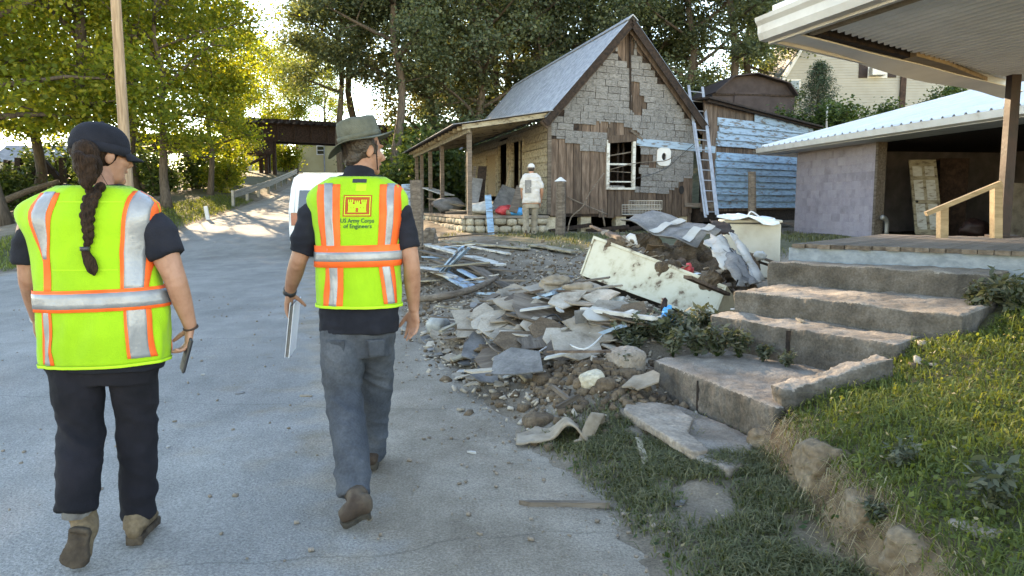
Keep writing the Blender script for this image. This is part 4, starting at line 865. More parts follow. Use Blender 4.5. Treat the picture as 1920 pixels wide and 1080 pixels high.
# ------------------------------------------------------------------ posts in the yard
for nm, a, b, D, r, m_, lab in (('fence_post', (1050, 438), (1051, 340), 18.2, .13, 'old_wood', 'weathered post with white pointed cap in front of the house corner'), ('fence_post', (1411, 402), (1410, 322), 19.4, .11, 'old_wood', 'weathered square post standing before the blue clapboards'), ('fence_post', (781, 438), (780, 338), 15.5, .14, 'old_wood', "thick weathered post just right of the man's shoulder")):
    p, q = at(*a, D), at(*b, D); p.z = min(p.z, gzf(p.x, p.y)) - .05
    mb = MB(); mb.tube([p, p.lerp(q, .5) + Vector((.01, 0, 0)), q], [r, r * .96, r * .9], 9, 2); o = empty(nm, p, 0, lab, 'post', 'old posts in the yard'); mb.build('shaft', m_, o)
    if 'white' in lab: mb = MB(); mb.tube([q, q + Vector((0, 0, .1))], [r * 1.15, .02], 4); mb.build('cap', 'trim_white', o)
p, q = at(768, 372, 15.6), at(772, 344, 15.7); tag(MB().bar(at(770, 420, 15.7), at(766, 345, 15.75), .3, .02, (0, -1, 0)).build('panel', 'blue_paint'), 'pale blue panel propped against the thick post beside the man', 'panel')
# ------------------------------------------------------------------ garage
GA = math.atan2(-.99, .142); K0 = Vector((at(1490, 400, 21.0).x, 21.0, .66)); KX = Vector((math.cos(GA), math.sin(GA), 0)); KY = Vector((-KX.y, KX.x, 0))
gar = empty('garage', K0, GA, 'open lavender concrete-block garage with white metal roof', 'garage')
def ga(px, py): p = hit(px, py, K0, KY) - K0; return (p.dot(KX), p.z)
GX1 = ga(1641, 350)[0]; GZ1 = ga(1500, 279)[1]; GLEN = 10.5; GDP = 6.4
bm_ = MB().box((0, 0, 0), (.3965, .19, .1975)).mesh(); bm_.materials.append(MT['block_paint']); bh_ = MB().box((0, 0, 0), (.1965, .19, .1975)).mesh(); bh_.materials.append(MT['block_paint'])
rows = int(GZ1 / .2) + 1; 
for r in range(rows):
    x = 0; z = -.12 + r * .2
    if r % 2: link('block', bh_, None, gar, Matrix.Translation((.1, .1, z))); x = .2
    while x < GX1 - .1:
        wd = min(.4, GX1 - x); M = Matrix.Translation((x + wd / 2, .1 + random.uniform(-.0025, .0025), z)) @ Matrix.Diagonal((wd / .4, 1, 1, 1)); link('block', bm_, None, gar, M); x += .4
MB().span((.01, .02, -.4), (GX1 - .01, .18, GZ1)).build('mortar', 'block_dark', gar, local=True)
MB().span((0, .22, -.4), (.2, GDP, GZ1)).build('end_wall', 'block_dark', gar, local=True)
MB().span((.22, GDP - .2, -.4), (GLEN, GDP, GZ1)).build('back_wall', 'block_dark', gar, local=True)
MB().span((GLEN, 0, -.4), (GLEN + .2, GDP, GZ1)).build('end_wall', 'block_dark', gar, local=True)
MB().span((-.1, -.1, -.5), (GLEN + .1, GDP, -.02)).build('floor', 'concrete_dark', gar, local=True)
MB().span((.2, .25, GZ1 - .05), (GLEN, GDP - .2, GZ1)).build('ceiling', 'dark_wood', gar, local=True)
MB().span((GX1 - .02, -.02, -.05), (GX1 + .07, .2, GZ1 - .02)).build('jamb', 'old_wood', gar, local=True)
MB().span((GX1 - .1, -.0, GZ1 - .1), (GLEN, .18, GZ1 + .12)).build('lintel', 'trim_white', gar, local=True)
GE, GRY, GRZ = GZ1 + .1, 6.6, GZ1 + 1.95; y0 = -.65
rib = [(0, 0), (.025, .038), (.065, .038), (.09, 0), (.3, 0)]
pr_ = []; 
for k in range(3): pr_ += [(k * .3 + a, h) for a, h in rib[:-1]]
pr_.append((.9, 0)); mb = MB(); vs = []
for t in (0, 1):
    for xx, h in pr_: vs.append((xx, lerp(y0, GRY, t), lerp(GE, GRZ, t) + h))
n = len(pr_); mb.add(vs, [(i, i + 1, n + i + 1, n + i) for i in range(n - 1)]); pm = mb.mesh(); pm.materials.append(MT['white_tin'])
k = -.75
while k < GLEN + .6: link('roof_panel', pm, None, gar, Matrix.Translation((k, 0, 0))); k += .9
MB().prism([(y0 + .05, GE - .02), (GRY, GRZ - .02), (GRY, GRZ - .06), (y0 + .05, GE - .06)], -.72, GLEN + .9, lambda a, b, c: (c, a, b)).build('roof_deck', 'old_wood', gar, local=True)
MB().prism([(GRY, GRZ - .02), (GRY + 6, GE), (GRY + 6, GE - .05), (GRY, GRZ - .07)], -.72, GLEN + .9, lambda a, b, c: (c, a, b)).build('roof_back', 'white_tin', gar, local=True)
MB().span((-.8, y0 - .05, GE - .2), (GLEN + .9, y0 + .03, GE - .01)).build('fascia', 'trim_white', gar, local=True)
MB().prism([(y0 - .06, GE - .16), (y0 - .15, GE - .14), (y0 - .17, GE - .03), (y0 - .19, GE - .03), (y0 - .16, GE - .16), (y0 - .06, GE - .19)], -.8, GLEN + .9, lambda a, b, c: (c, a, b)).build('gutter', 'trim_white', gar, local=True)
MB().span((-.76, y0 + .03, GE - .2), (GLEN, .0, GE - .17)).build('soffit', 'trim_white', gar, local=True)
for t in (0,): MB().bar((-.78, y0, GE - .02), (-.78, GRY, GRZ + .02), .04, .16, (0, 0, 1)).build('rake_trim', 'white_tin', gar, local=True)
MB().prism([(-.0, 0), (.2, 0), (.2, 1)], 0, 1, lambda a, b, c: (a, .3 + c * 5, b)).build('gable_fill', 'old_wood', gar, local=True) if False else None
# things in the garage
def inside(px, py, D): return at(px, py, D)
dp0, dp1 = at(1742, 440, 17.6), at(1729, 300, 18.2)
d_ = empty('leaning_door', dp0, 0, 'weathered white panel door leaning inside the open garage', 'door'); xd = Vector((1, -.2, 0)).normalized(); ud = (dp1 - dp0); hl_ = ud.length; ud.normalize(); nd_ = xd.cross(ud)
def dq(x, z, y=0): return dp0 + xd * x + ud * z + nd_ * y
def dbox(x0, x1, z0, z1, y0, y1): return MB().add([dq(x, z, y) for y in (y0, y1) for z in (z0, z1) for x in (x0, x1)], [(0, 2, 3, 1), (4, 5, 7, 6), (0, 1, 5, 4), (2, 6, 7, 3), (0, 4, 6, 2), (1, 3, 7, 5)])
dbox(-.3, .3, 0, hl_, -.02, .02).build('slab', 'cream_paint', d_)
for x0 in (-.24, .03):
    for z0, z1 in ((.12, .75), (.85, 1.35), (1.45, 1.7)): dbox(x0, x0 + .2, z0, z1, .021, .034).build('panel', 'white_paint', d_)
mb = MB(); mb.ell(dq(-.22, .8, .06), (.03, .03, .03)); mb.build('knob', 'black_plastic', d_)
tag(MB().box(at(1780, 370, 18.6), (.7, .3, 1.9)).build('cabinet', 'rust_steel', bevel=.01), 'dark red cabinet standing in the shadow of the garage', 'cabinet')
tag(MB().box(at(1905, 400, 16.2), (.6, .08, 1.3)).build('board', 'drywall'), 'pale board standing in the garage right of the red column', 'board')
lump('red_bundle', 'bundle', 'dark red bundle on the garage floor behind the rail', at(1828, 428, 16.9), (.3, .25, .2), 'red_steel', 12)
mb = MB(); p = at(1662, 440, 17.2); mb.tube([p, p + Vector((0, 0, .25)), p + Vector((-.05, -.02, .36)), p + Vector((-.15, -.04, .4))], [.05, .05, .055, .06], 10, 3); tag(mb.build('vent_pipe', 'galvanised', smooth=True), 'short grey elbow pipe standing at the garage doorway', 'pipe')
# ------------------------------------------------------------------ beige house on the slope, shed, bushes
BDd = 40.0; bz = at(1600, 205, BDd).z - 2.2; bx0, bx1 = at(1472, 150, BDd).x, at(1880, 150, BDd).x
bh = empty('beige_house', ((bx0 + bx1) / 2, BDd, bz), math.radians(-4), 'beige house with lap siding on the slope above the garage', 'house'); hw = (bx1 - bx0) / 2
zE = at(1472, 148, BDd).z - bz; zP = at(1502, 92, BDd).z - bz; zPk = zE + 5.2; sl_ = (zP - zE) / (30 / FPX * BDd)
cutf = lambda z: (-hw + max(0, (z - zE)) / sl_, hw - max(0, (z - zE)) / sl_)
gprism([(-hw, -2), (hw, -2), (hw, zE), (hw - (zPk - zE) / sl_, zPk), (-hw + (zPk - zE) / sl_, zPk), (-hw, zE)], .0, 8).build('wall', 'siding_beige', bh, local=True)
lap('siding', -hw, hw, -1.5, zPk, -.003, 'siding_beige', bh, .14, cutf)
for sgn in (-1, 1):
    MB().bar((sgn * (hw + .35), -.25, zE - .35 * sl_ + .1), (sgn * (hw - (zPk - zE) / sl_), -.25, zPk + .1), .5, .14, (0, 0, 1)).build('rake', 'trim_white', bh, local=True)
    MB().bar((sgn * (hw + .35), 4, zE - .35 * sl_ + .14), (sgn * (hw - (zPk - zE) / sl_), 4, zPk + .14), 8.8, .08, (0, 0, 1)).build('roof_slope', 'roof_grey', bh, local=True)
wx, wz = at(1646, 130, BDd).x - (bx0 + bx1) / 2, at(1646, 130, BDd).z - bz
wn = MB().span((wx - .5, -.06, wz - .45), (wx + .5, .02, wz + .9)).build('window', 'trim_white', bh, local=True); MB().span((wx - .42, -.075, wz + .0), (wx + .42, -.06, wz + .82)).build('pane', 'glass_dark', wn, local=True)
for s_ in (-1, 1): MB().span((wx + s_ * .52, -.07, wz - .42), (wx + s_ * .95, -.03, wz + .9)).build('shutter', 'red_steel', bh, local=True)
MB().box((wx - .1, -.3, wz - .15), (.7, .5, .42)).build('air_conditioner', 'trim_white', bh, local=True, bevel=.02)
wx, wz = at(1492, 165, BDd).x - (bx0 + bx1) / 2, at(1492, 165, BDd).z - bz
w2 = MB().span((wx - .35, -.06, wz - .55), (wx + .35, .02, wz + .5)).build('window', 'trim_white', bh, local=True); MB().span((wx - .27, -.075, wz - .45), (wx + .27, -.06, wz + .42)).build('pane', 'glass_dark', w2, local=True)
wx = at(1692, 150, BDd).x - (bx0 + bx1) / 2; MB().span((wx - .14, -.14, -1), (wx + .14, -.03, zPk)).build('downspout', 'rust_steel', bh, local=True)
SD_ = 33.0; c = at(1412, 222, SD_); shd = empty('garden_shed', (c.x, SD_, c.z - .5), math.radians(8), 'dark brown gambrel-roofed shed on the slope behind the blue addition', 'shed')
k = SD_ / FPX; hw2 = 80 * k
gam = [(-hw2, 0), (hw2, 0), (hw2, .5 + 40 * k), (hw2 * .78, .5 + 62 * k), (0, .5 + 78 * k), (-hw2 * .55, .5 + 72 * k), (-hw2, .5 + 42 * k)]
gprism(gam, 0, 3).build('wall', 'shed_brown', shd, local=True)
for i in range(2, 6): a, b = gam[i], gam[i + 1]; MB().bar((a[0], 1.4, a[1] + .03), (b[0], 1.4, b[1] + .03), 3.5, .05, (0, 0, 1)).build('roof_panel', 'shed_brown', shd, local=True)
MB().span((-.9, -.04, .1), (.7, -.005, .5 + 46 * k)).build('door', 'shed_brown', shd, local=True); MB().span((-hw2, -.05, .5 + 40 * k), (hw2, -.006, .55 + 41.5 * k)).build('trim', 'dark_wood', shd, local=True)
gs = 'shrubs on the slope below the beige house'
for i, (px, py, D, s, sz, lab) in enumerate([(1462, 228, 27.5, 1.2, .8, 'shrub in front of the brown shed wall'), (1500, 232, 27, 1.1, .9, 'shrub at the foot of the tall conifer'), (1560, 232, 26.5, 1.3, .8, 'shrub right of the tall conifer'), (1610, 222, 27.5, 1.4, .9, 'shrub rising over the garage roof edge below the window'),
        (1660, 205, 29, 1.5, .9, 'shrub left of the brown downspout'), (1720, 195, 31, 1.5, .9, 'shrub right of the brown downspout'), (1775, 185, 31, 1.4, 1, 'shrub against the beige siding under the porch roof'), (1430, 240, 26, 1.0, .7, 'low shrub over the blue addition roof'), (1535, 245, 25, 1.1, .6, 'low creeping shrub beside the garage roof corner')]):
    p = at(px, py, D); bush(i, px, D, s * (.72 if i < 3 or i > 6 else .55), lab, gs, sz=sz, z=p.z - (.75 if i < 3 or i > 6 else .95))
# conifer-like bush
R_ = random.Random(5); mb = MB(); cb = at(1532, 232, 28); mb.tube([cb - Vector((0, 0, .8)), cb + Vector((0, 0, 2.2))], [.09, .02], 7); cs = []; 
for i in range(150):
    t = (i + .5) / 150; az = i * 2.4; L = (1 - t) ** .7 * 1.05 * R_.uniform(.6, 1.15) + .1; b = Vector((0, 0, -.4 + t * 2.5)); d = Vector((math.cos(az), math.sin(az), R_.uniform(.3, .9))).normalized()
    mb.tube([cb + b, cb + b + d * L], [.012, .004], 3); cs += [b + d * L * f for f in (.35, .5, .65, .8, .95, 1.05)]
P_ = np.array(cs); idx = rng.integers(0, len(P_), 9000); cc = P_[idx] + rng.normal(size=(9000, 3)) * .07
cf = empty('conifer_shrub', cb - Vector((0, 0, .8)), 0, 'tall dark evergreen bush against the beige siding', 'shrub'); mb.build('trunk', 'bark', cf)
m_ = npmesh(*leaves(cc + np.array([0, 0, .8]), .11 * rng.uniform(.6, 1.3, 9000), .2)); link('foliage', m_, 'leaf_needle', cf)
mb = MB(); mb.tube([at(1550, 245, 26), at(1551, 196, 26)], .035, 6); tag(mb.build('stake', 'trim_white'), 'thin pale stake among the shrubs above the garage roof', 'stake')
# ------------------------------------------------------------------ steps, near porch
_Ds = np.arange(2.0, 60, .01)
def gp(px, py, dz=0.0):                 # where the line of sight meets the ground
    d = ray(px, py); t = _Ds / d.y; x, y, z = d.x * t, _Ds, CAM_H + d.z * t
    k = np.argmax(z <= gz(x, y) + rough(x, y) + dz); return Vector((x[k], y[k], z[k]))
fr = Vector((.70, -.714, 0)); bk = Vector((.714, .70, 0))
def chip(amp, sc, o=0): return lambda p: amp * (noise.noise(p * sc + Vector((o, 0, 0))) + .5 * noise.noise(p * sc * 2.7 + Vector((o, 5, 0))) + .3 * noise.noise(p * sc * 7))
def slab_block(poly, z0, z1, vox, amp, sc, o=0, tilt=None):
    mb = MB().prism(poly, z0, z1); return remesh(mb, vox, 2, chip(amp, sc, o))
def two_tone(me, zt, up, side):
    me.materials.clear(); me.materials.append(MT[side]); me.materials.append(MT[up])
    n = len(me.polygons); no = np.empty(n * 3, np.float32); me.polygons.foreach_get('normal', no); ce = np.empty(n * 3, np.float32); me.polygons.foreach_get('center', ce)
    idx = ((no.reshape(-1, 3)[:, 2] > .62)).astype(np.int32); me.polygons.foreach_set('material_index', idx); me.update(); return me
st = empty('concrete_steps', (1.6, 5.2, 0), 0, 'flight of worn concrete steps climbing from the roadside to the grey porch', 'steps'); stb = Vector((1.6, 5.2, 0))
SZ = [.955, .765, .595, .345]
LP = [on(1440, 490, SZ[0]), on(1375, 545, SZ[1]), on(1330, 590, SZ[2]), on(1225, 674, SZ[3])]; RP = [on(1862, 515, SZ[0]), on(1808, 590, SZ[1]), on(1682, 648, SZ[2]), on(1458, 766, SZ[3])]
for i in range(4):
    l, r = LP[i], RP[i]; back = bk * (1.0 if i else .9)
    if i == 3: back = Vector((.9, .62, 0))
    poly = [(l.x, l.y), (r.x, r.y), (r.x + back.x, r.y + back.y), (l.x + back.x, l.y + back.y)]; poly = [(a - stb.x, b - stb.y) for a, b in poly[::-1]]
    if i == 3:                           # bitten edge of the lowest step
        pass
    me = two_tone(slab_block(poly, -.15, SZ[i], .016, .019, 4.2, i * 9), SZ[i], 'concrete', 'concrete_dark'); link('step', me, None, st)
for px0, px1, i in ((1508, 1512, 2), (1335, 1341, 3)):   # joints in the risers
    l, r = LP[i], RP[i]; t = ((px0 - 960) - (l.x / l.y) * FPX) / (((r.x / r.y) - (l.x / l.y)) * FPX); t = min(max(t, .05), .95)
    c = l.lerp(r, t) + Vector((-.004, -.004, -.12)) - stb; MB().box(c, (.007, .03, .2), Matrix.Rotation(.75, 3, 'Z')).build('joint', 'dark_wood', st, local=True)
# flagstone at the foot
fl = [gp(*p, .04) for p in ((1155, 742), (1215, 728), (1290, 762), (1420, 826), (1395, 872), (1365, 884), (1300, 860), (1215, 806), (1165, 775))]
zf = .13; mb = MB().prism([(p.x, p.y) for p in fl[::-1]], -.05, zf); me = remesh(mb, .012, 2, chip(.012, 6, 3)); o = link('flagstone', me, 'concrete'); tag(o, 'broken flat flagstone lying at the foot of the concrete steps', 'flagstone')
fl2 = [on(*p, zf) for p in ((1180, 755), (1262, 765), (1300, 790), (1290, 815), (1330, 850), (1300, 855), (1215, 803), (1168, 772))]
me = remesh(MB().prism([(p.x, p.y) for p in fl2[::-1]], zf - .03, zf + .022), .01, 2, chip(.008, 8, 6)); link('flake', me, 'rock', o)
# low kerb beside the lowest steps and sandstone blocks of the bank
def rock(name, c, r, seed, label, m_='rock', rot=0, group=None, vox=None, cat='rock', sq=.5):
    mb = MB(); mb.ell((0, 0, 0), (1, 1, 1), n=16, m=10)
    mb.v = [tuple(math.copysign(abs(q) ** sq, q) * r[k] for k, q in enumerate(p)) for p in mb.v]
    me = remesh(mb, vox or max(r) / 14, 1, lambda p: min(r) * (.3 * noise.noise(p * (.9 / max(r)) + Vector((seed * 3.1, 0, 0))) + .1 * noise.noise(p * (3.2 / max(r)) + Vector((seed, 0, 0))))); me.polygons.foreach_set('use_smooth', np.zeros(len(me.polygons), bool))
    o = link(name, me, m_); o.location = c; o.rotation_euler = (random.uniform(-.15, .15), random.uniform(-.15, .15), rot); return tag(o, label, cat, group)
a, b = on(1470, 705, .5), on(1672, 655, .62); d_ = (b - a)
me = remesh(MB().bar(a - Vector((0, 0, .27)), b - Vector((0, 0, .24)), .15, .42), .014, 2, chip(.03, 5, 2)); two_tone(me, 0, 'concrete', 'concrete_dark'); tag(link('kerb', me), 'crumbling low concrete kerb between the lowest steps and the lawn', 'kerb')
for i, (px, py, r, lab) in enumerate([(1540, 878, (.12, .12, .12), 'large squared sandstone block in the broken lawn bank'), (1432, 838, (.1, .1, .09), 'rounded stone with moss at the corner of the lowest step'), (1622, 962, (.1, .09, .09), 'orange-brown sandstone block low in the lawn bank'),
        (1712, 1045, (.1, .1, .09), 'orange-brown sandstone block at the bottom of the lawn bank'), (1385, 880, (.07, .06, .05), 'small dark stone below the flagstone corner'), (1660, 885, (.06, .05, .03), 'pale stone chip on top of the lawn bank'), (1590, 852, (.07, .05, .025), 'flat pale stone on the lawn edge'), (1835, 1010, (.09, .08, .05), 'pale stone at the lower right corner of the lawn')]):
    p = gp(px, py); rock('sandstone_block' if max(r) > .12 else 'stone', p + Vector((.05, .07, -.03)), r, i + 2, lab, 'sandstone' if max(r) > .09 else 'rock', i * .7, None)
# porch deck
PZ0 = 1.11; pl, prt = on(1490, 456, PZ0), on(1920, 470, PZ0); fd = (prt - pl); fd.z = 0; fd.normalize(); dd = Vector((-fd.y, fd.x, 0)); dd = dd if dd.y > 0 else -dd
pc = empty('near_porch', (pl.x, pl.y, 0), 0, 'grey painted wooden porch with corrugated ceiling and red steel column at the right', 'porch')
k = 0; w_ = .11
while k * w_ < 4.4:
    q0 = pl + fd * (k * w_ + .055); MB().bar(q0 - dd * random.uniform(.02, .08) + Vector((0, 0, -.02)), q0 + dd * 2.9 + Vector((0, 0, -.02 + random.uniform(-.004, .004))), w_ - .006, .035).build('deck_board', 'old_wood', pc); k += 1
MB().bar(pl - fd * .04 + Vector((0, 0, -.17)), pl + fd * 4.5 + Vector((0, 0, -.17)), .05, .26).build('rim_board', 'porch_grey', pc)
MB().bar(pl + fd * .0 + Vector((0, 0, -.17)) + dd * .03, pl + dd * 2.9 + Vector((0, 0, -.17)), .05, .26).build('rim_board', 'porch_grey', pc)
for t in (1.6, 3.0): MB().box(pl + fd * t + dd * .3 + Vector((0, 0, -.7)), (.3, .3, .8)).build('pier', 'rock', pc)
# rails
for a, b, D in (((1767, 442), (1767, 386), 8.0), ((1868, 442), (1868, 346), 7.9)):
    p, q = at(*a, D), at(*b, D); MB().bar(Vector((p.x, p.y, PZ0 - .02)), q, .085, .085, (1, 0, 0)).build('rail_post', 'new_wood', pc)
MB().bar(at(1736, 401, 7.9), at(1876, 343, 7.75), .09, .045).build('hand_rail', 'new_wood', pc)
cpt = at(1890, 300, 8.1); MB().box((cpt.x, cpt.y, (PZ0 + 2.82) / 2), (.1, .1, 2.82 - PZ0)).build('column', 'red_steel', pc)
MB().box((cpt.x, cpt.y, PZ0 + .012), (.24, .24, .02)).build('base_plate', 'red_steel', pc)
# porch roof
RZ0 = 2.82; c0 = on(1441, 72, RZ0); f2 = (on(1636, 3, RZ0) - c0).normalized(); s2 = (on(1842, 166, RZ0) - c0).normalized()
def rp_(u, v, z=0): return c0 + f2 * u + s2 * v + Vector((0, 0, z))      # u along the front edge, v along the side
def rbox(name, u0, u1, v0, v1, z0, z1, m_):
    return MB().add([rp_(u, v, z) for z in (z0, z1) for v in (v0, v1) for u in (u0, u1)], [(0, 2, 3, 1), (4, 5, 7, 6), (0, 1, 5, 4), (2, 6, 7, 3), (0, 4, 6, 2), (1, 3, 7, 5)]).build(name, m_, pc)
UL, VL = 4.2, 5.0
mb = MB(); n = 240
mb.grid(lambda a, b: rp_(lerp(.42, UL, b), lerp(.2, VL, a), .03 + (.0 if (a * (VL - .2) / .11) % 1 < .3 else .028)), n * 4, 1); mb.build('ceiling_panel', 'ceiling', pc)
rbox('roof_deck', .02, UL, .02, VL, .16, .26, 'white_tin'); rbox('side_fascia', 0, .035, 0.04, VL, -.035, .2, 'trim_white')
def wav(v): return .02 * math.sin(v * 2.1) - .03 * ss(1.4, 3.5, v)
mb = MB(); mb.grid(lambda a, b: rp_(lerp(.0, .27, b) + .01 * math.sin(a * 17), lerp(.05, VL, a), -.012 + float(wav(a * VL)) * (1 - b) - .03 * math.sin(a * 3.1) * (1 - b)), 40, 2); o = mb.build('side_soffit', 'ceiling', pc); m_ = o.modifiers.new('s', 'SOLIDIFY'); m_.thickness = .012
rbox('bare_joist', .27, .36, .35, 1.9, .005, .12, 'dark_wood')
rbox('bare_joist', .36, .40, .3, 1.92, .06, .15, 'rust_steel')
mb = MB(); mb.prism([(.25, 1.9), (.44, 1.9), (.43, 2.6), (.27, 3.9), (.22, 3.9)], .0, .045, lambda u, v, z: rp_(u, v, z)); mb.build('patch_board', 'new_wood', pc)
rbox('front_soffit', .0, UL, .06, .2, .0, .03, 'ceiling'); rbox('front_trim', .36, UL, .19, .25, -.02, .03, 'new_wood')
rbox('front_fascia', -.02, UL, .02, .06, -.04, .22, 'trim_white')
prof = [(.0, -.02), (-.09, -.02), (-.12, .03), (-.125, .09), (-.16, .12), (-.17, .15), (-.15, .15), (-.10, .10), (-.10, .03), (-.08, .0), (.0, .0)]
MB().prism([(v, z) for v, z in prof], -.05, UL, lambda v, z, u: rp_(u, v + .015, z)).build('gutter', 'trim_white', pc)
MB().prism([(v, z) for v, z in ((0, -.02), (-.09, -.02), (-.125, .09), (-.17, .15), (0, .15))], -.056, -.05, lambda v, z, u: rp_(u, v + .015, z)).build('gutter_cap', 'old_wood', pc)

# ------------------------------------------------------------------ debris
def plank(a, b, wd, th, m_, label, name='plank', cat='plank', group='loose boards in the debris', rag=.04, bend=0, up=(0, 0, 1), seed=None):
    a, b = Vector(a), Vector(b); x = (b - a); L = x.length; x.normalize(); y = Vector(up).cross(x)
    y = y.normalized() if y.length > 1e-3 else Vector((1, 0, 0)); z = x.cross(y); R_ = random.Random(seed if seed is not None else label)
    ns = 5; vs = []
    for i in range(ns + 1):
        t = i / ns
        for sy in (-1, 1):
            e = R_.uniform(-rag, rag) if i in (0, ns) else 0
            for sz in (-1, 1): vs.append((t * L - L / 2 + e, sy * wd / 2 * R_.uniform(.93, 1.03), sz * th / 2 + bend * math.sin(t * math.pi)))
    fs = [(0, 1, 3, 2), (ns * 4, ns * 4 + 2, ns * 4 + 3, ns * 4 + 1)]
    for i in range(ns):
        p, q = 4 * i, 4 * i + 4; fs += [(p, p + 2, q + 2, q), (p + 1, q + 1, q + 3, p + 3), (p, q, q + 1, p + 1), (p + 2, p + 3, q + 3, q + 2)]
    me = bpy.data.meshes.new('plank'); me.from_pydata(vs, [], fs); me.update(); o = link(name, me, m_)
    o.matrix_local = Matrix.Translation((a + b) / 2) @ Matrix((x, y, z)).transposed().to_4x4(); return tag(o, label, cat, group)
LB = 'boards of the lumber heap in the yard'
def gpl(p, dz): return gp(*p, dz)
for a, b, za, zb_, wd, m_, lab in [
    ((798, 458), (940, 497), .32, .16, .22, 'white_paint', 'long weathered white board lying topmost across the lumber heap'),
    ((823, 512), (866, 463), .1, .5, .13, 'blue_paint', 'pale blue board sticking up steeply out of the lumber heap'),
    ((830, 513), (877, 466), .08, .48, .12, 'blue_paint', 'second pale blue board leaning just right of the steep one'),
    ((812, 500), (884, 540), .06, .05, .24, 'blue_paint', 'wide flat pale blue board at the front of the lumber heap'),
    ((868, 486), (957, 543), .18, .05, .18, 'old_wood', 'long brown board sloping to the ground right of the lumber heap'),
    ((815, 447), (930, 436), .25, .2, .14, 'old_wood', 'grey board lying across the back of the lumber heap'),
    ((832, 452), (988, 466), .18, .06, .2, 'cream_paint', 'long tan plank lying on the grass behind the lumber heap'),
    ((1000, 459), (1078, 472), .05, .06, .26, 'cream_paint', 'short tan plank lying on the grass right of the lumber heap'),
    ((880, 462), (955, 476), .12, .08, .08, 'white_paint', 'thin white batten on the grass behind the lumber heap'),
    ((790, 470), (870, 492), .3, .2, .12, 'old_wood', 'grey board under the topmost white board'),
    ((800, 484), (905, 514), .2, .1, .12, 'old_wood', 'dark grey board low in the middle of the lumber heap'),
    ((785, 498), (850, 520), .15, .1, .2, 'white_paint', 'peeling white board at the left of the lumber heap'),
    ((850, 478), (936, 500), .26, .14, .07, 'old_wood', 'narrow batten beside the topmost white board'),
    ((860, 505), (905, 528), .14, .06, .1, 'blue_paint', 'short blue-grey board right of the wide blue one'),
    ((786, 463), (835, 455), .34, .3, .1, 'old_wood', 'short dark board at the back left of the heap'),
    ((894, 550), (984, 551), .05, .06, .04, 'blue_paint', 'thin pale blue strip lying on the mud'),
    ((955, 574), (1041, 549), .06, .16, .28, 'blue_paint', 'wide grey-blue board sloping up at the left of the drywall heap'),
    ((1000, 556), (1075, 536), .12, .2, .05, 'blue_paint', 'thin blue trim strip beside the wide grey-blue board'),
    ((921, 642), (994, 712), .12, .03, .09, 'cream_paint', 'pale split lath sloping down to the roadside'),
    ((1098, 580), (1233, 598), .3, .28, .06, 'white_paint', 'narrow chipped white board across the front of the drywall heap'),
    ((1110, 632), (1165, 612), .1, .2, .07, 'blue_paint', 'pale blue slat beside the white plastic bag'),
    ((1040, 648), (1100, 628), .14, .16, .05, 'white_paint', 'thin white slat above the white plastic bag'),
    ((985, 945), (1130, 946), .015, .02, .03, 'old_wood', 'thin stick lying flat on the road edge'),
    ((1196, 822), (1211, 872), .02, .02, .035, 'cream_paint', 'pale splinter lying on the grass strip by the flagstone'),
    ((1035, 770), (1085, 742), .03, .08, .03, 'old_wood', 'short stick on the clods left of the flagstone'),
    ((1040, 728), (1070, 752), .1, .05, .025, 'old_wood', 'thin grey splinter crossing the short stick'),
    ((1130, 432), (1175, 450), .62, .6, .1, 'brown_plank', 'brown splintered board sticking out left under the grey sheet'),
    ((1108, 424), (1160, 446), .6, .62, .05, 'brown_plank', 'thin brown batten jutting out at the left top of the heap'),
    ((1290, 520), (1365, 552), .4, .38, .06, 'brown_plank', 'brown batten lying along the rim of the cream cabinet'),
    ((1390, 470), (1452, 492), .5, .45, .2, 'old_wood', 'tan board stacked behind the topmost step'),
    ((1395, 482), (1450, 500), .42, .38, .14, 'brown_plank', 'brown board below the tan one behind the topmost step'),
    ((900, 645), (835, 632), .03, .1, .04, 'old_wood', 'dark stick near the overturned pot')]:
    plank(gpl(a, za), gpl(b, zb_), wd, .028, m_, lab, group=LB if a[1] < 560 and a[0] < 960 else 'loose boards round the drywall heap')
mb = MB(); pts = [gp(782, 560, .08), gp(830, 556, .09), gp(890, 541, .12), gp(932, 520, .2)]; mb.tube(pts, [.06, .055, .05, .035], 9, 3); tag(mb.build('log', 'old_wood', smooth=True), 'curved grey branch lying in front of the lumber heap', 'branch')
for a, b, r, lab in (((1186, 597), (1196, 634), .025, 'dark burnt stake standing in the mud by the blue rag'),):
    q = gp(*b); mb = MB(); mb.bar(q - Vector((0, 0, .05)), at(*a, q.y), .035, .035, (1, 0, 0)); tag(mb.build('stake', 'dark_wood'), lab, 'stake')
q = gp(1093, 632, .1); mb = MB(); mb.bar(q - Vector((0, 0, .1)), at(1088, 582, q.y), .1, .03, (0, 1, 0)); tag(mb.build('stake', 'grey_board'), 'grey upright board end in front of the drywall heap', 'board')
R_ = random.Random(19)
for k in range(26):
    px, py = R_.uniform(790, 950), R_.uniform(452, 540); p = gp(px, py, R_.uniform(.02, .22)); L_ = R_.uniform(.3, 1.1); a_ = R_.uniform(-1.2, .6); d = Vector((math.cos(a_), math.sin(a_), R_.uniform(-.12, .2))).normalized() * L_ / 2
    plank(p - d, p + d, R_.choice((.05, .08, .12, .16)), .022, R_.choice(('old_wood', 'old_wood', 'brown_plank', 'blue_paint', 'white_paint', 'cream_paint')), 'short weathered board end mixed into the lumber heap', name='board_end', cat='board', group='board ends in the lumber heap', seed=500 + k)
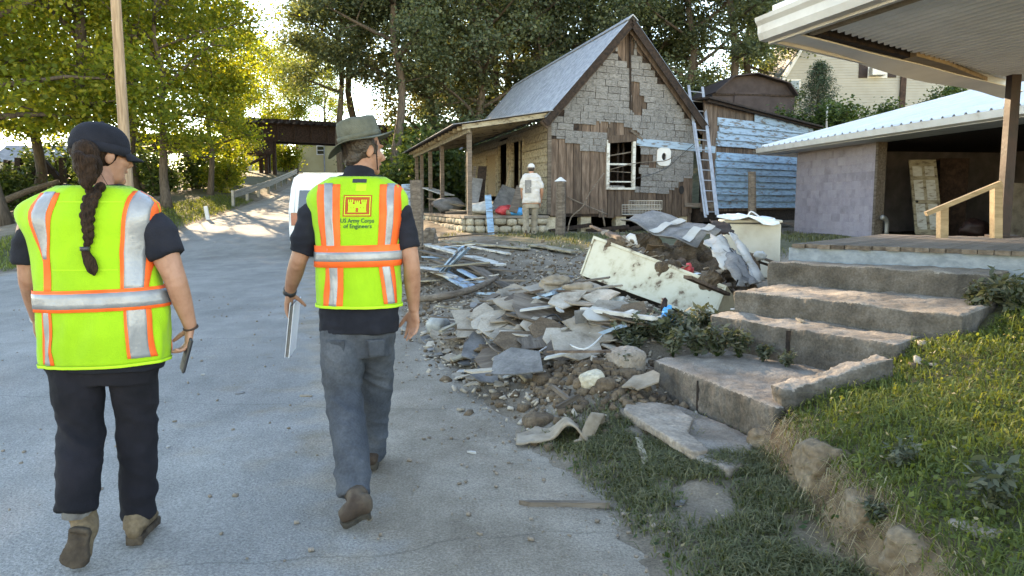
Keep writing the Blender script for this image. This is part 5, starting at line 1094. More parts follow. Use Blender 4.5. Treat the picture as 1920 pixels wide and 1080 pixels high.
# driftwood stump
c = gp(798, 470, .1); mb = MB()
for i in range(9):
    a_ = i * .7; mb.tube([c + Vector((math.cos(a_) * .1, math.sin(a_) * .1, -.05)), c + Vector((math.cos(a_) * .22, math.sin(a_) * .2, .2 + .03 * i)), c + Vector((math.cos(a_ + .5) * .3 - .05, math.sin(a_ + .5) * .2, .38 + .04 * (i % 4)))], [.09, .07, .025], 7, 3)
me = remesh(mb, .018, 2, chip(.02, 8)); o = link('stump', me, 'old_wood'); tag(o, 'gnarled grey root stump at the left of the lumber heap', 'stump')
# shards of plasterboard
def shard(c, r, m_, tilt, rz, label, seed, name='drywall_shard', group=None, cat='debris', th=.011, asp=1.0, curl=.12):
    R_ = random.Random(seed); n = R_.randint(6, 9); ring = []
    for i in range(n):
        a_ = 2 * math.pi * (i + R_.uniform(-.3, .3)) / n; rr = r * R_.uniform(.6, 1.1); ring.append(Vector((rr * math.cos(a_), rr * math.sin(a_) * asp, 0)))
    kc = R_.uniform(-curl, curl) / max(r, .05); ring = [Vector((p.x, p.y, kc * p.x * p.x * 2)) for p in ring]
    vs = [p + Vector((0, 0, th / 2)) for p in ring] + [p - Vector((0, 0, th / 2)) for p in ring] + [Vector((0, 0, th / 2)), Vector((0, 0, -th / 2))]
    fs = [(2 * n, i, (i + 1) % n) for i in range(n)] + [(2 * n + 1, n + (i + 1) % n, n + i) for i in range(n)] + [(i, n + i, n + (i + 1) % n, (i + 1) % n) for i in range(n)]
    me = bpy.data.meshes.new('shard'); me.from_pydata([tuple(v) for v in vs], [], fs); me.update(); o = link(name, me, m_); o.location = c; o.rotation_mode = 'ZYX'; o.rotation_euler = (tilt[0], tilt[1], rz); return tag(o, label, cat, group)
for i, (px, py, dz, r, m_, tl, asp, lab) in enumerate([
    (928, 612, .14, .26, 'drywall', (.5, .15), .8, 'large tan torn drywall sheet standing half up at the heap front'),
    (1030, 640, .12, .34, 'grey_board', (.45, -.1), .55, 'large dark grey panel at the foot of the drywall heap'),
    (905, 545 + 22, .05, .22, 'drywall', (.15, .2), .7, 'tan bent drywall sheet nearest the curved branch'),
    (985, 572, .12, .24, 'drywall', (.2, .1), .8, 'pale tan drywall sheet behind the large torn one'),
    (1060, 560, .2, .3, 'drywall', (.25, -.1), .7, 'broad pale drywall sheet in the middle of the heap'),
    (1130, 555, .2, .2, 'drywall', (.3, -.2), .9, 'tan drywall sheet just below the cream cabinet'),
    (950, 640, .06, .2, 'drywall_white', (.15, .3), .5, 'cream curled strip at the front of the drywall heap'),
    (1010, 600, .2, .26, 'drywall', (.35, .0), .6, 'tan drywall sheet above the dark grey panel'),
    (880, 680, .02, .13, 'grey_board', (.05, .05), .8, 'flat grey shard lying at the road edge'),
    (905, 705, .03, .17, 'drywall', (.08, .0), .6, 'flat tan shard nearest the road edge'),
    (812, 636, .01, .16, 'drywall', (.03, .04), .5, 'flat pale board under the overturned pot'),
    (760, 618, .02, .1, 'drywall', (.1, .3), .6, "torn brown cardboard piece beside the man's hand"),
    (1120, 590, .26, .16, 'drywall_white', (.5, .2), .7, 'white torn piece beside the upright board end'),
    (1050, 580, .25, .1, 'drywall_white', (.2, .2), .5, 'small white scrap on top of the drywall heap'),
    (1130, 486, .2, .15, 'old_wood', (.2, .2), .5, 'brown scrap left of the cream cabinet corner'),
    (1205, 715, .1, .17, 'insulation', (.2, -.2), .6, 'tan felt scrap lying on the flagstone beside the pale cloth'),
    (1500, 600, 0, .05, 'insulation', (.1, .1), .5, 'crumpled tan leaf-like scrap on the second step')]):
    p = gp(px, py, dz) if i < 16 else on(px, py, SZ[2] + .02); shard(p, r, m_, tl, i * 1.1, lab, 100 + i, asp=asp)
HEAP = [(800, 640), (870, 575), (960, 545), (1075, 515), (1150, 560), (1240, 600), (1200, 640), (1110, 660), (1010, 690), (930, 725), (850, 715), (810, 670)]
R_ = random.Random(11); k = 0
while k < 190:
    px, py = R_.uniform(795, 1245), R_.uniform(510, 730)
    if not inpoly((px, py), HEAP): continue
    dz = R_.uniform(0, .12) if px > 880 else R_.uniform(0, .03); p = gp(px, py, dz); r = R_.choice((.04, .06, .08, .1, .13)) * R_.uniform(.8, 1.3)
    shard(p, r, R_.choice(('drywall', 'drywall', 'drywall', 'drywall', 'grey_board', 'drywall_white', 'old_wood')), (R_.uniform(-.15, .55), R_.uniform(-.3, .3)), R_.uniform(0, 6), 'small broken drywall or board fragment scattered over the low debris heap', 300 + k, group='fragments of the low debris heap', asp=R_.uniform(.45, 1)); k += 1
# cream cabinet lying tilted, filled with rubbish
cTL, cTR, cBR, cBL = at(1113, 444, 9.0), at(1363, 538, 7.75), at(1338, 604, 7.62), at(1088, 514, 8.85)
cx_ = (cTR - cTL).normalized(); cn = (cBL - cTL).cross(cx_).normalized(); cn = cn if cn.y > 0 else -cn; cn = (cn + Vector((.0, 0, -.1))).normalized()
cab = empty('cream_cabinet', cBR, 0, 'overturned cream metal cabinet with chipped paint, tilted on the debris heap', 'cabinet')
def cq(a, b, d): return cTL.lerp(cTR, a).lerp(cBL.lerp(cBR, a), b) + cn * d
def cbox(name, a0, a1, b0, b1, d0, d1, m_='cream_metal'): return MB().add([cq(a, b, d) for d in (d0, d1) for b in (b0, b1) for a in (a0, a1)], [(0, 2, 3, 1), (4, 5, 7, 6), (0, 1, 5, 4), (2, 6, 7, 3), (0, 4, 6, 2), (1, 3, 7, 5)]).build(name, m_, cab)
cbox('front', .012, .988, 0, 1, 0, .03).modifiers.new('b', 'BEVEL').width = .008
cbox('rim', 0.01, .99, -.02, .05, -.012, -.001); cbox('side', 0, .0115, -.02, 1, -.01, .55); cbox('side', .9885, 1, -.02, 1, -.01, .55); cbox('base', .012, .988, .93, .99, .032, .55, 'dark_wood'); cbox('back', .012, .988, .3, .92, .52, .55, 'rust_steel'); cbox('rim', 0.02, .98, .95, 1.02, -.012, -.001)
rub = MB(); R_ = random.Random(3)
for i in range(46):
    c = cq(R_.uniform(.05, .95), R_.uniform(-.1, .5), R_.uniform(.08, .5)); rub.ell(c, [R_.uniform(.07, .16) for _ in range(3)], Matrix.Rotation(R_.uniform(0, 3), 3, 'X'), 8, 6)
for i in range(30):
    c = Vector((R_.uniform(1.3, 2.9), R_.uniform(8.6, 10.4), 0)); c.z = gzf(c.x, c.y) + R_.uniform(.0, .3); rub.ell(c, [R_.uniform(.1, .25) for _ in range(3)], None, 8, 6)
me = remesh(rub, .03, 1, chip(.05, 5)); me.polygons.foreach_set('use_smooth', np.zeros(len(me.polygons), bool)); o = link('rubbish_heap', me, 'mud'); tag(o, 'brown mass of muddy rubbish filling and surrounding the cream cabinet', 'rubbish', kind='stuff')
for k in range(110):
    a_ = R_.uniform(.03, .97); p = cq(a_, R_.uniform(-.28, -.02) + .0, R_.uniform(.05, .55)); p.z += R_.uniform(-.02, .06)
    shard(p, R_.choice((.05, .07, .1, .13)), R_.choice(('drywall', 'mud', 'old_wood', 'insulation', 'insulation', 'brown_plank')), (R_.uniform(-.7, .7), R_.uniform(-.7, .7)), R_.uniform(0, 6), 'small brown scrap among the rubbish heaped in the cream cabinet', 700 + k, name='scrap', group='scraps in the cream cabinet', asp=R_.uniform(.4, 1), curl=.25)
# torn sheets on top
def sheet(name, corners, m_, label, nu=10, nv=8, sag=.05, wav_=.02, th=.012, seed=0, cat='sheet', jag=.03):
    R2 = random.Random(seed); A, B, C, D_ = [Vector(c) for c in corners]
    mb = MB(); mb.grid(lambda u, v: A.lerp(B, u).lerp(D_.lerp(C, u), v) + Vector((jag * noise.noise(Vector((u * 5, v * 5, seed))), 0, -sag * math.sin(u * math.pi) * math.sin(v * math.pi) + wav_ * noise.noise(Vector((u * 3, v * 3, seed + 7))) + jag * .6 * noise.noise(Vector((u * 9, v * 9, seed + 3))) * (1 if min(u, v, 1 - u, 1 - v) < .01 else .1))), nu, nv)
    o = mb.build(name, m_, smooth=True); WM[o.name] = Matrix.Translation(o.location); s_ = o.modifiers.new('s', 'SOLIDIFY'); s_.thickness = th; return tag(o, label, cat)
tA, tB, tC, tD = at(1162, 412, 9.6), at(1228, 398, 10.1), at(1352, 432, 9.2), at(1297, 462, 8.7)
sh = sheet('panel_sheet', (tA, tB, tC, tD), 'grey_board', 'grey warped sheet with white tape strips lying on top of the heap', sag=.02, wav_=.08, seed=4)
for u0, u1 in ((.42, .5), (.82, .92)):
    mb = MB(); mb.grid(lambda a, b: tA.lerp(tB, b).lerp(tD.lerp(tC, b), lerp(u0, u1, a)) + Vector((0, -.01, .03 + .08 * noise.noise(Vector((b * 3, lerp(u0, u1, a) * 3, 11))))), 2, 8); mb.build('tape_strip', 'drywall_white', sh)
sheet('plasterboard', (at(1320, 452, 8.0), at(1352, 440, 8.3), at(1402, 512, 7.5), at(1356, 508, 7.4)), 'drywall_white', 'white bowed drywall panel leaning on the right of the heap', sag=-.06, seed=2, jag=.07)
sheet('plasterboard', (at(1366, 436, 8.2), at(1378, 440, 8.3), at(1434, 524, 7.3), at(1416, 534, 7.2)), 'drywall_white', 'narrow white drywall strip bending down to the topmost step', sag=-.05, seed=5, jag=.05)
sheet('plasterboard', (at(1348, 470, 7.75), at(1380, 470, 7.85), at(1418, 532, 7.15), at(1382, 537, 7.1)), 'grey_board', 'grey torn drywall piece between the two white panels', sag=-.03, seed=8, jag=.07)
sheet('plasterboard', (at(1330, 412, 9.9), at(1368, 420, 9.6), at(1378, 440, 9.2), at(1340, 440, 9.2)), 'dark_wood', 'dark board edge behind the white drywall panels', sag=.0, seed=9)
sheet('cloth', (at(1195, 698, 5.62), at(1228, 692, 5.68), at(1286, 738, 5.2), at(1240, 760, 5.05)), 'cloth_white', 'pale folded cloth draped over the edge of the lowest step', sag=-.03, wav_=.06, seed=3, cat='cloth', jag=.04)
# freezer
fz = at(1411, 440, 11.2); fr_ = empty('chest_freezer', (fz.x, 11.2, gzf(fz.x, 11.2)), math.radians(-8), 'off-white chest freezer standing behind the debris heap', 'freezer'); ztop = at(1411, 412, 11.2).z - gzf(fz.x, 11.2)
MB().box((0, .3, ztop / 2 - .03), (.82, .6, ztop - .06)).build('body', 'appliance', fr_, local=True, bevel=.02); MB().box((0, .3, ztop - .025), (.85, .63, .045)).build('lid', 'appliance', fr_, local=True, bevel=.015)
mb = MB(); mb.tube([(-.4, .0, ztop + .02), (-.25, .2, ztop + .05), (-.1, .05, ztop + .02), (.02, .3, ztop + .12), (.15, .1, ztop + .02), (.33, .25, ztop + .02)], .012, 6, 4); mb.build('cord', 'trim_white', fr_, local=True, smooth=True)
sheet('plastic_sheet', (at(1345, 408, 11.1), at(1362, 402, 11.6), at(1452, 410, 11.7), at(1462, 420, 11.0)), 'plastic_clear', 'white plastic sheet crumpled over the freezer lid', sag=-.02, wav_=.08, seed=12)
# wire crates
for i, (px, py, D, s, lab) in enumerate([(1202, 402, 10.3, 1, 'wire crate lying on top of the heap, nearer of the two'), (1210, 392, 10.8, .9, 'wire crate lying on top of the heap, farther of the two')]):
    c = at(px, py, D); cr_ = empty('wire_crate', c, .2, lab, 'crate', 'wire crates on the heap'); L_, W_, H_ = .44 * s, .3 * s, .13 * s
    fm = MB()
    for z in (0, H_):
        for a, b in (((-L_ / 2, -W_ / 2), (L_ / 2, -W_ / 2)), ((L_ / 2, -W_ / 2), (L_ / 2, W_ / 2)), ((L_ / 2, W_ / 2), (-L_ / 2, W_ / 2)), ((-L_ / 2, W_ / 2), (-L_ / 2, -W_ / 2))): fm.tube([(*a, z), (*b, z)], .007, 5)
    fm.build('rim', 'galvanised', cr_, local=True); gm = MB()
    for k in range(11):
        x_ = lerp(-L_ / 2, L_ / 2, k / 10); gm.tube([(x_, -W_ / 2, H_), (x_, -W_ / 2, 0), (x_, W_ / 2, 0), (x_, W_ / 2, H_)], .0035, 4)
    for k in range(1, 4):
        z = H_ * k / 4; gm.tube([(-L_ / 2, -W_ / 2, z), (L_ / 2, -W_ / 2, z)], .0035, 4); gm.tube([(-L_ / 2, W_ / 2, z), (L_ / 2, W_ / 2, z)], .0035, 4)
    gm.build('mesh_wire', 'galvanised', cr_, local=True)
# cables and strips of insulation tangled in the heap
for i, (pts, r, m_, nm, lab) in enumerate([([(930, 600), (965, 585), (1000, 604), (1040, 590), (1062, 612)], .008, 'black_plastic', 'cable', 'black cable looping over the low debris heap'), ([(1010, 660), (1050, 640), (1095, 655), (1130, 628)], .007, 'trim_white', 'cable', 'white cable winding by the clear plastic bag'), ([(870, 640), (900, 625), (925, 655), (960, 668)], .008, 'old_wood', 'cable', 'brown wire at the left of the low debris heap')]):
    mb = MB(); mb.tube([gp(*q, .14 if k % 2 else .2) for k, q in enumerate(pts)], r, 6, 5); tag(mb.build(nm, m_, smooth=True), lab, 'cable')
for i, (px, py, r, m_, nm, lab) in enumerate([(1085, 552, .14, 'insulation', 'insulation_wad', 'torn wad of tan insulation below the cabinet corner'), (975, 625, .12, 'insulation', 'insulation_wad', 'wad of brown insulation at the heap front'), (1150, 575, .12, 'cloth_white', 'rag', 'muddy pale rag under the cabinet edge'), (915, 660, .09, 'mud', 'rag', 'mud-soaked rag at the left front of the heap'), (1040, 535, .12, 'insulation', 'insulation_wad', 'wad of insulation at the back of the low heap')]):
    lump(nm, 'debris', lab, gp(px, py, .1) + Vector((0, 0, .03)), (r * 1.3, r, r * .5), m_, 30 + i, cr=1.7, rot=i)
# pot, rags, bags, lumps
pp = gp(822, 628); ptm = MB(); axp = Vector((.78, -.62, .08)).normalized(); c = pp + Vector((0, 0, .1))
prof = [(-.13, .03), (-.125, .07), (-.07, .1), (0, .112), (.06, .105), (.1, .085), (.1, .07), (.03, .08), (-.06, .07)]
pot = empty('pot', pp, 0, 'grey-white ceramic pot lying on its side by the road edge', 'pot'); ptm.tube([c + axp * t for t, _ in prof], [r for _, r in prof], 20); ptm.build('vessel', 'ceramic', pot, smooth=True)
mb = MB(); mb.tube([c + axp * -.05, c + axp * .085], [.06, .074], 18); mb.build('opening_shade', 'dark_wood', pot)  # dark plug, its colour stands in for the shade inside the pot
lump('blue_rag', 'rag', 'bright blue rag hanging at the foot of the cream cabinet', gp(1251, 604, .06) + Vector((0, 0, .04)), (.045, .05, .09), 'plastic_blue', 4, cr=1.9)
lump('maroon_rag', 'rag', 'dark maroon rag just above the blue rag', gp(1245, 588, .1) + Vector((0, 0, .07)), (.03, .03, .045), 'red_steel', 5, cr=1.8)
lump('plastic_bag', 'plastic bag', 'clear white plastic bag stretched at the foot of the drywall heap', gp(1068, 658, .05), (.22, .07, .045), 'plastic_clear', 6, rot=.35)
lump('plastic_wrapper', 'wrapper', 'blue-white plastic wrapper right of the white bag', gp(1122, 636, .08), (.12, .05, .03), 'plastic_clear', 8, rot=.5)
lump('red_wrapper', 'wrapper', 'red and white food wrapper in the cream cabinet rubbish', cq(.7, -.12, .1), (.06, .05, .06), 'plastic_red', 9, cr=1.8)
lump('bottle', 'bottle', 'clear plastic bottle with blue band beside the red wrapper', cq(.79, -.08, .09), (.09, .035, .035), 'plastic_clear', 0, rot=-.5)
lump('white_shoe', 'shoe', 'white scrap like a shoe lying on the cabinet rubbish', cq(.36, -.16, .12), (.07, .035, .03), 'drywall_white', 2, rot=.3)
lump('white_tub', 'tub', 'small white tub on the left end of the cabinet', cq(.22, -.4, .2), (.07, .07, .08), 'trim_white', 0)
lump('white_scrap', 'scrap', 'small white plastic scrap on the second step', on(1378, 580, SZ[2] + .01), (.035, .018, .012), 'drywall_white', 3)
lump('white_cup', 'cup', 'crumpled white cup beside the brown boards behind the steps', at(1425, 480, 7.9), (.06, .05, .05), 'cloth_white', 7)
# crumpled roll of felt by the roadside
c = gp(1060, 825); mb = MB()
mb.grid(lambda u, v: c + Vector((lerp(-.3, .22, u), (v - .5) * .24 + .05 * math.sin(u * 5), .02 + .12 * math.exp(-((u - .62) / .16) ** 2) * (1 - .3 * v) + .025 * noise.noise(Vector((u * 6, v * 4, 1))))), 26, 8); o = mb.build('felt_roll', 'insulation', smooth=True); o.modifiers.new('s', 'SOLIDIFY').thickness = .012; tag(o, 'crumpled tan strip of felt lying at the road edge', 'felt strip')
mb = MB(); c2 = gp(1092, 822); mb.grid(lambda u, v: c2 + Vector((lerp(.06, -.04, v) + .03 * math.sin(v * 4), lerp(.1, -.16, v) + .02, .02 + .13 * math.sin(min(1, v * 1.15) * math.pi) * (1 - .2 * u))) + Vector((u * .09, u * .05, 0)), 4, 14); o = mb.build('felt_roll', 'insulation', smooth=True); o.modifiers.new('s', 'SOLIDIFY').thickness = .012; tag(o, 'looped end of tan felt arching beside the crumpled strip', 'felt strip')
# clods of mud and stones
R_ = random.Random(21)
for k in range(20):
    px, py = R_.uniform(1010, 1190), R_.uniform(690, 775); p = gp(px, py); r = R_.choice((.025, .035, .045, .06)) * R_.uniform(.8, 1.3)
    rock('mud_clod', p + Vector((0, 0, r * .3)), (r * 1.2, r, r * .75), 40 + k, 'clod of dried mud heaped left of the flagstone', 'mud', k, 'mud clods left of the flagstone', vox=r / 7, cat='clod', sq=.75)
rock('stone', gp(1178, 690) + Vector((0, .05, .03)), (.13, .12, .1), 77, 'dark squared stone at the left end of the lowest step', 'rock', .4)
rock('stone', gp(1110, 722) + Vector((0, 0, .03)), (.09, .07, .06), 78, 'broken tan brick-like stone in front of the clods', 'stone', .2)
rock('mud_clod', gp(1010, 795) + Vector((0, 0, .02)), (.11, .09, .05), 79, 'rooty sod clump lying on the road edge', 'mud', .2, cat='clod', sq=.8)
for i, (px, py, r, m_, lab) in enumerate([(575, 742, .07, 'insulation', 'flat tan leaf litter patch on the road left of the man'), (450, 737, .05, 'grey_board', 'small grey chip patch on the road between the two walkers'), (545, 668, .03, 'grey_board', 'dark chip on the road below the papers'), (505, 671, .035, 'grey_board', 'dark flat chip on the road left of the papers'), (380, 702, .02, 'drywall_white', "white scrap on the road right of the woman's phone"), (315, 838, .022, 'drywall_white', "white scrap on the road beside the woman's right leg"), (885, 848, .03, 'drywall_white', 'white smear of plaster on the road right of the man'), (1275, 942, .05, 'grey_board', 'flat grey stone on the grass strip'), (1415, 985, .05, 'drywall', 'pale stone on the grass strip below the bank'), (900, 1000, .018, 'rock', 'lone pebble on the road near the bottom'), (1135, 762, .03, 'rock', 'pebble beside the clods')]):
    shard(gp(px, py, .012), r, m_, (.02, .03), i, lab, 900 + i, name='road_scrap', asp=.45, curl=.02)
# ------------------------------------------------------------------ people
class Torso:
    def __init__(s, rings, D, pw=2.5):
        r = sorted([(at((a + b) / 2, y, D + dd).z, at((a + b) / 2, y, D + dd).x, D + dd, (b - a) / 2 * (D + dd) / FPX, hd) for y, a, b, hd, dd in rings])
        z = np.array([q[0] for q in r]); zz = np.linspace(z[0], z[-1], 70); s.z = zz; s.pw = pw; k = np.array([1, 2, 3, 2, 1]) / 9
        s.c = []
        for i in (1, 2, 3, 4):
            v = np.interp(zz, z, [q[i] for q in r]); p = np.concatenate([[2 * v[0] - v[2], 2 * v[0] - v[1]], v, [2 * v[-1] - v[-2], 2 * v[-1] - v[-3]]]); s.c.append(np.convolve(p, k, 'valid'))
        s.fold = lambda th, z: 0
    def val(s, z): return [float(np.interp(z, s.z, v)) for v in s.c]
    def S(s, th, z, off=0):
        cx, cy, hw, hd = s.val(z); c, n = math.cos(th), math.sin(th); e = 2 / s.pw; off = off + s.fold(th, z)
        return Vector((cx + (hw + off) * math.copysign(abs(c) ** e, c), cy + (hd + off) * math.copysign(abs(n) ** e, n), z))
    def back(s, x, z, off=0, sg=-1):
        cx, cy, hw, hd = s.val(z); t = min(abs(x - cx) / (hw + off), .999); th = math.acos(t ** (s.pw / 2)); th = math.pi - th if x < cx else th
        return s.S(sg * th, z, off)
    def loft(s, mb, z0, z1, off=0, n=36, m=30, k=1.0):
        vs = []
        for j in range(m + 1):
            z = lerp(z0, z1, j / m)
            for i in range(n):
                p = s.S(2 * math.pi * i / n, z, off); c = s.val(z); vs.append(Vector((c[0] + (p.x - c[0]) * k, c[1] + (p.y - c[1]) * k, z)))
        fs = [(j * n + i, j * n + (i + 1) % n, (j + 1) * n + (i + 1) % n, (j + 1) * n + i) for j in range(m) for i in range(n)] + [tuple(range(n - 1, -1, -1)), tuple(m * n + i for i in range(n))]
        mb.add(vs, fs)
def solid(o, t, off=-1):
    m = o.modifiers.new('thickness', 'SOLIDIFY'); m.thickness = t; m.offset = off; return o
def add_hand(mb, w, d, side, sc=1.0, curl=(.25, .3, .35, .4), th_in=.3, spread=1.0):
    d = Vector(d).normalized(); side = Vector(side); side = (side - d * side.dot(d)).normalized(); 
    pn = HAND_PN; pn = (pn - d * pn.dot(d) - side * pn.dot(side)).normalized()
    mb.tube([w - d * .02, w + d * .02 * sc, w + d * .055 * sc, w + d * .092 * sc], [(.026 * sc, .02 * sc), (.03 * sc, .018 * sc), (.04 * sc, .016 * sc), (.037 * sc, .012 * sc)], 12, 2, ref=side)
    for k, (o_, L) in enumerate(((.029, .07), (.0095, .08), (-.0095, .075), (-.028, .06))):
        b = w + d * .085 * sc + side * o_ * sc; pts = [b - d * .012]; v = (d + side * o_ * 4 * spread).normalized(); ang = curl[k]
        for j in range(3):
            q = Quaternion(pn.cross(v).cross(Vector((0, 0, 0))) if False else v.cross(pn), ang); v = q @ v; pts.append(pts[-1] + v * (L * sc * (.45, .32, .26)[j]))
        mb.tube(pts, [.0092 * sc, .009 * sc, .008 * sc, .0065 * sc], 8, 2)
        mb.ell(pts[-1], [.0066 * sc] * 3, None, 8, 6)
    v = (side * .75 + d * .75 + pn * th_in).normalized(); b = w + d * .022 * sc + side * .022 * sc; p1 = b + v * .035 * sc; v2 = (v + d * .5 + pn * .2).normalized(); p2 = p1 + v2 * .03 * sc; p3 = p2 + v2 * .024 * sc
    mb.tube([b, p1, p2, p3], [.015 * sc, .012 * sc, .0105 * sc, .008 * sc], 8, 2); mb.ell(p3, [.0082 * sc] * 3, None, 8, 6)
def head_shapes(mb, c, R, k=1.0, nose=1.0):
    f = lambda x, y, z: c + R @ (Vector((x, y, z)) * k)
    E = lambda p, r, Q=None: mb.ell(f(*p), [q * k for q in r], R if Q is None else R @ Q, 18, 12)
    E((0, -.012, .03), (.076, .096, .092)); E((0, .028, -.025), (.064, .068, .092)); E((0, .035, -.075), (.052, .055, .042)); E((0, .08, -.095), (.022, .018, .018))
    E((0, .084, .032), (.05, .017, .012)); E((0, .093, -.056), (.024, .011, .009)); E((-.04, .06, -.02), (.024, .03, .025)); E((.04, .06, -.02), (.024, .03, .025))
    mb.tube([f(0, .09, .025), f(0, .106, -.005), f(0, .12, -.026), f(0, .1, -.034)], [.008 * k, .01 * k, .014 * k, .01 * k], 8, 2)
    for s_ in (-1, 1):
        mb.ell(f(s_ * .08, -.008, -.006), (.009 * k, .02 * k, .032 * k), R @ Matrix.Rotation(-s_ * .35, 3, 'Z') @ Matrix.Rotation(-.2, 3, 'X'), 10, 8)
def boot(par, heel, toe, up, ankle, m_up, m_sole, shaft=.05, wid=.05):
    heel, toe, ankle = Vector(heel), Vector(toe), Vector(ankle); x = (toe - heel).normalized(); up = Vector(up); up = (up - x * up.dot(x)).normalized(); y = up.cross(x); L = (toe - heel).length
    f = lambda a, b, c: heel + x * (a * L) + y * b + up * c
    out = [(-.02, 0), (.0, .03), (.12, .036), (.3, .033), (.5, .038), (.7, .048), (.86, .046), (.96, .034), (1.02, .0)]; poly = out + [(a, -b) for a, b in out[-2:0:-1]]
    sm = MB(); sm.prism([(a, b * wid / .05) for a, b in poly], 0, .026, lambda a, b, z: f(a, b, z)); sm.prism([(a, b * wid / .05 * .98) for a, b in poly if a < .3], -.014, .0, lambda a, b, z: f(a, b, z))
    me = remesh(sm, .006, 1, lambda p: .0025 * noise.noise(p * 60), inv(par)); so = link('sole', me, m_sole)
    um = MB(); um.tube([f(.02, 0, .05), f(.2, 0, .06), f(.45, 0, .06), f(.7, 0, .05), f(.93, 0, .04)], [(.03, .03), (.036, .044), (.038, .045), (.045, .036), (.036, .024)], 14, 3, ref=y)
    um.ell(f(.06, 0, .05), (.036, .036, .04), None, 12, 9); um.tube([f(.16, 0, .05), f(.17, 0, .09).lerp(ankle, .35), ankle], [(shaft * .92, shaft * 1.05), (shaft * .95, shaft), (shaft, shaft)], 14, 3, ref=y)
    um.tube([f(.35, 0, .085), f(.25, 0, .12).lerp(ankle, .3), ankle.lerp(f(.25, 0, .12), .3)], [.03, .034, .03], 10, 2)
    me = remesh(um, .007, 2, lambda p: .0022 * noise.noise(p * 45), inv(par)); b = link('boot', me, m_up, par); so.parent = b; return b
def legs_mesh(T, hip_z, legs, crotch, par, vox, wr):
    mb = MB(); T.loft(mb, crotch - .03, hip_z, -.02, 28, 10, .95)
    for pts, rad in legs: mb.tube(pts, rad, 18, 5, ref=(1, 0, 0))
    return remesh(mb, vox, 4, wr, inv(par))
def stripes(T, par, spec, sg=(-1, 1)):
    """spec: (name, material, [(z, x0, x1), ...], offset) strips lying on the vest"""
    out = []
    for nm, m_, rows, off in spec:
        zs = [r[0] for r in rows]; n = 16
        for g in sg:
            mb = MB()
            def fn(u, v):
                z = lerp(rows[0][0], rows[-1][0], v); o = sorted(rows); zz = [q[0] for q in o]; a = np.interp(z, zz, [q[1] for q in o]); b = np.interp(z, zz, [q[2] for q in o]); return T.back(lerp(a, b, u), z, off, g)
            mb.grid(fn, 6, n); out.append(link(nm, mb.mesh(inv(par), True), m_)); solid(out[-1], .003, 0)
    return out
def band(T, z0, z1, off, par, slant=0, n=72, m=3):
    mb = MB(); vs = []
    for j in range(m + 1):
        for i in range(n):
            th = 2 * math.pi * i / n; x = T.S(th, (z0 + z1) / 2).x - T.val(z0)[0]; vs.append(T.S(th, lerp(z0, z1, j / m) + slant * x, off))
    mb.add(vs, [(j * n + i, j * n + (i + 1) % n, (j + 1) * n + (i + 1) % n, (j + 1) * n + i) for j in range(m) for i in range(n)]); return mb.mesh(inv(par), True)
def vest_mesh(T, z0, z1, par, off=.012, slant=0, n=80, m=46, neck=None):
    mb = MB(); vs = []; 
    for j in range(m + 1):
        v = j / m; z = lerp(z0, z1, v)
        for i in range(n):
            th = 2 * math.pi * i / n; x = T.S(th, z).x - T.val(z0)[0]; vs.append(T.S(th, min(z + slant * x * (1 - v), z1), off))
    fs = [(j * n + i, j * n + (i + 1) % n, (j + 1) * n + (i + 1) % n, (j + 1) * n + i) for j in range(m) for i in range(n)]
    mb.add(vs, fs); return mb.mesh(inv(par), True)
def person(label, base): return empty('person', base, 0, label, 'person')
def ridge(p): return 1 - 2.4 * abs(noise.noise(p))
def fabric(a, s, o=0): return lambda p: 1.5 * a * (noise.noise(Vector((p.x * s, p.y * s, p.z * s * 2.6 + o))) + .5 * noise.noise(Vector((p.x * s * 2.5 + 3, p.y * s * 2.5, p.z * s * 5 + o))))
def hair_cap(mb, c, R, k, back=0): mb.ell(c + R @ Vector((0, -.024, .026)) * k, (.084 * k, .094 * k, .096 * k), R, 20, 14); mb.ell(c + R @ Vector((0, -.06, -.035)) * k, (.062 * k, .045 * k, .06 * k), R, 16, 10)
# ---------- the man
DM = 3.72
HAND_PN = Vector((-.45, -.85, 0))
man = person('man in olive boonie hat and lime safety vest walking away, holding papers', (at(668, 700, DM).x, DM, 0))
TM = Torso([(640, 598, 744, .115, 0), (612, 597, 748, .122, 0), (572, 600, 747, .12, 0), (520, 600, 746, .112, .005), (480, 599, 746, .112, .01), (440, 596, 747, .118, .02), (405, 589, 753, .12, .03), (380, 581, 760, .112, .035), (364, 582, 758, .1, .04), (350, 595, 746, .088, .045), (338, 617, 727, .074, .05), (326, 638, 706, .062, .055), (318, 644, 700, .058, .06)], DM, 2.25)
TM.fold = lambda th, z: .006 * ridge(Vector((math.cos(th) * 2.4 + z * 1.5, math.sin(th) * 2.4, z * 4 + math.cos(th) * 3))) * (.5 + .5 * math.exp(-((z - 1.02) / .12) ** 2)) + .005 * noise.noise(Vector((math.cos(th) * 2.2, math.sin(th) * 2.2, z * 7))) + .003 * noise.noise(Vector((math.cos(th) * 5, math.sin(th) * 5, z * 16 + 4)))
zM = lambda y: at(670, y, DM).z
xM = lambda x, y: at(x, y, DM - .1).x
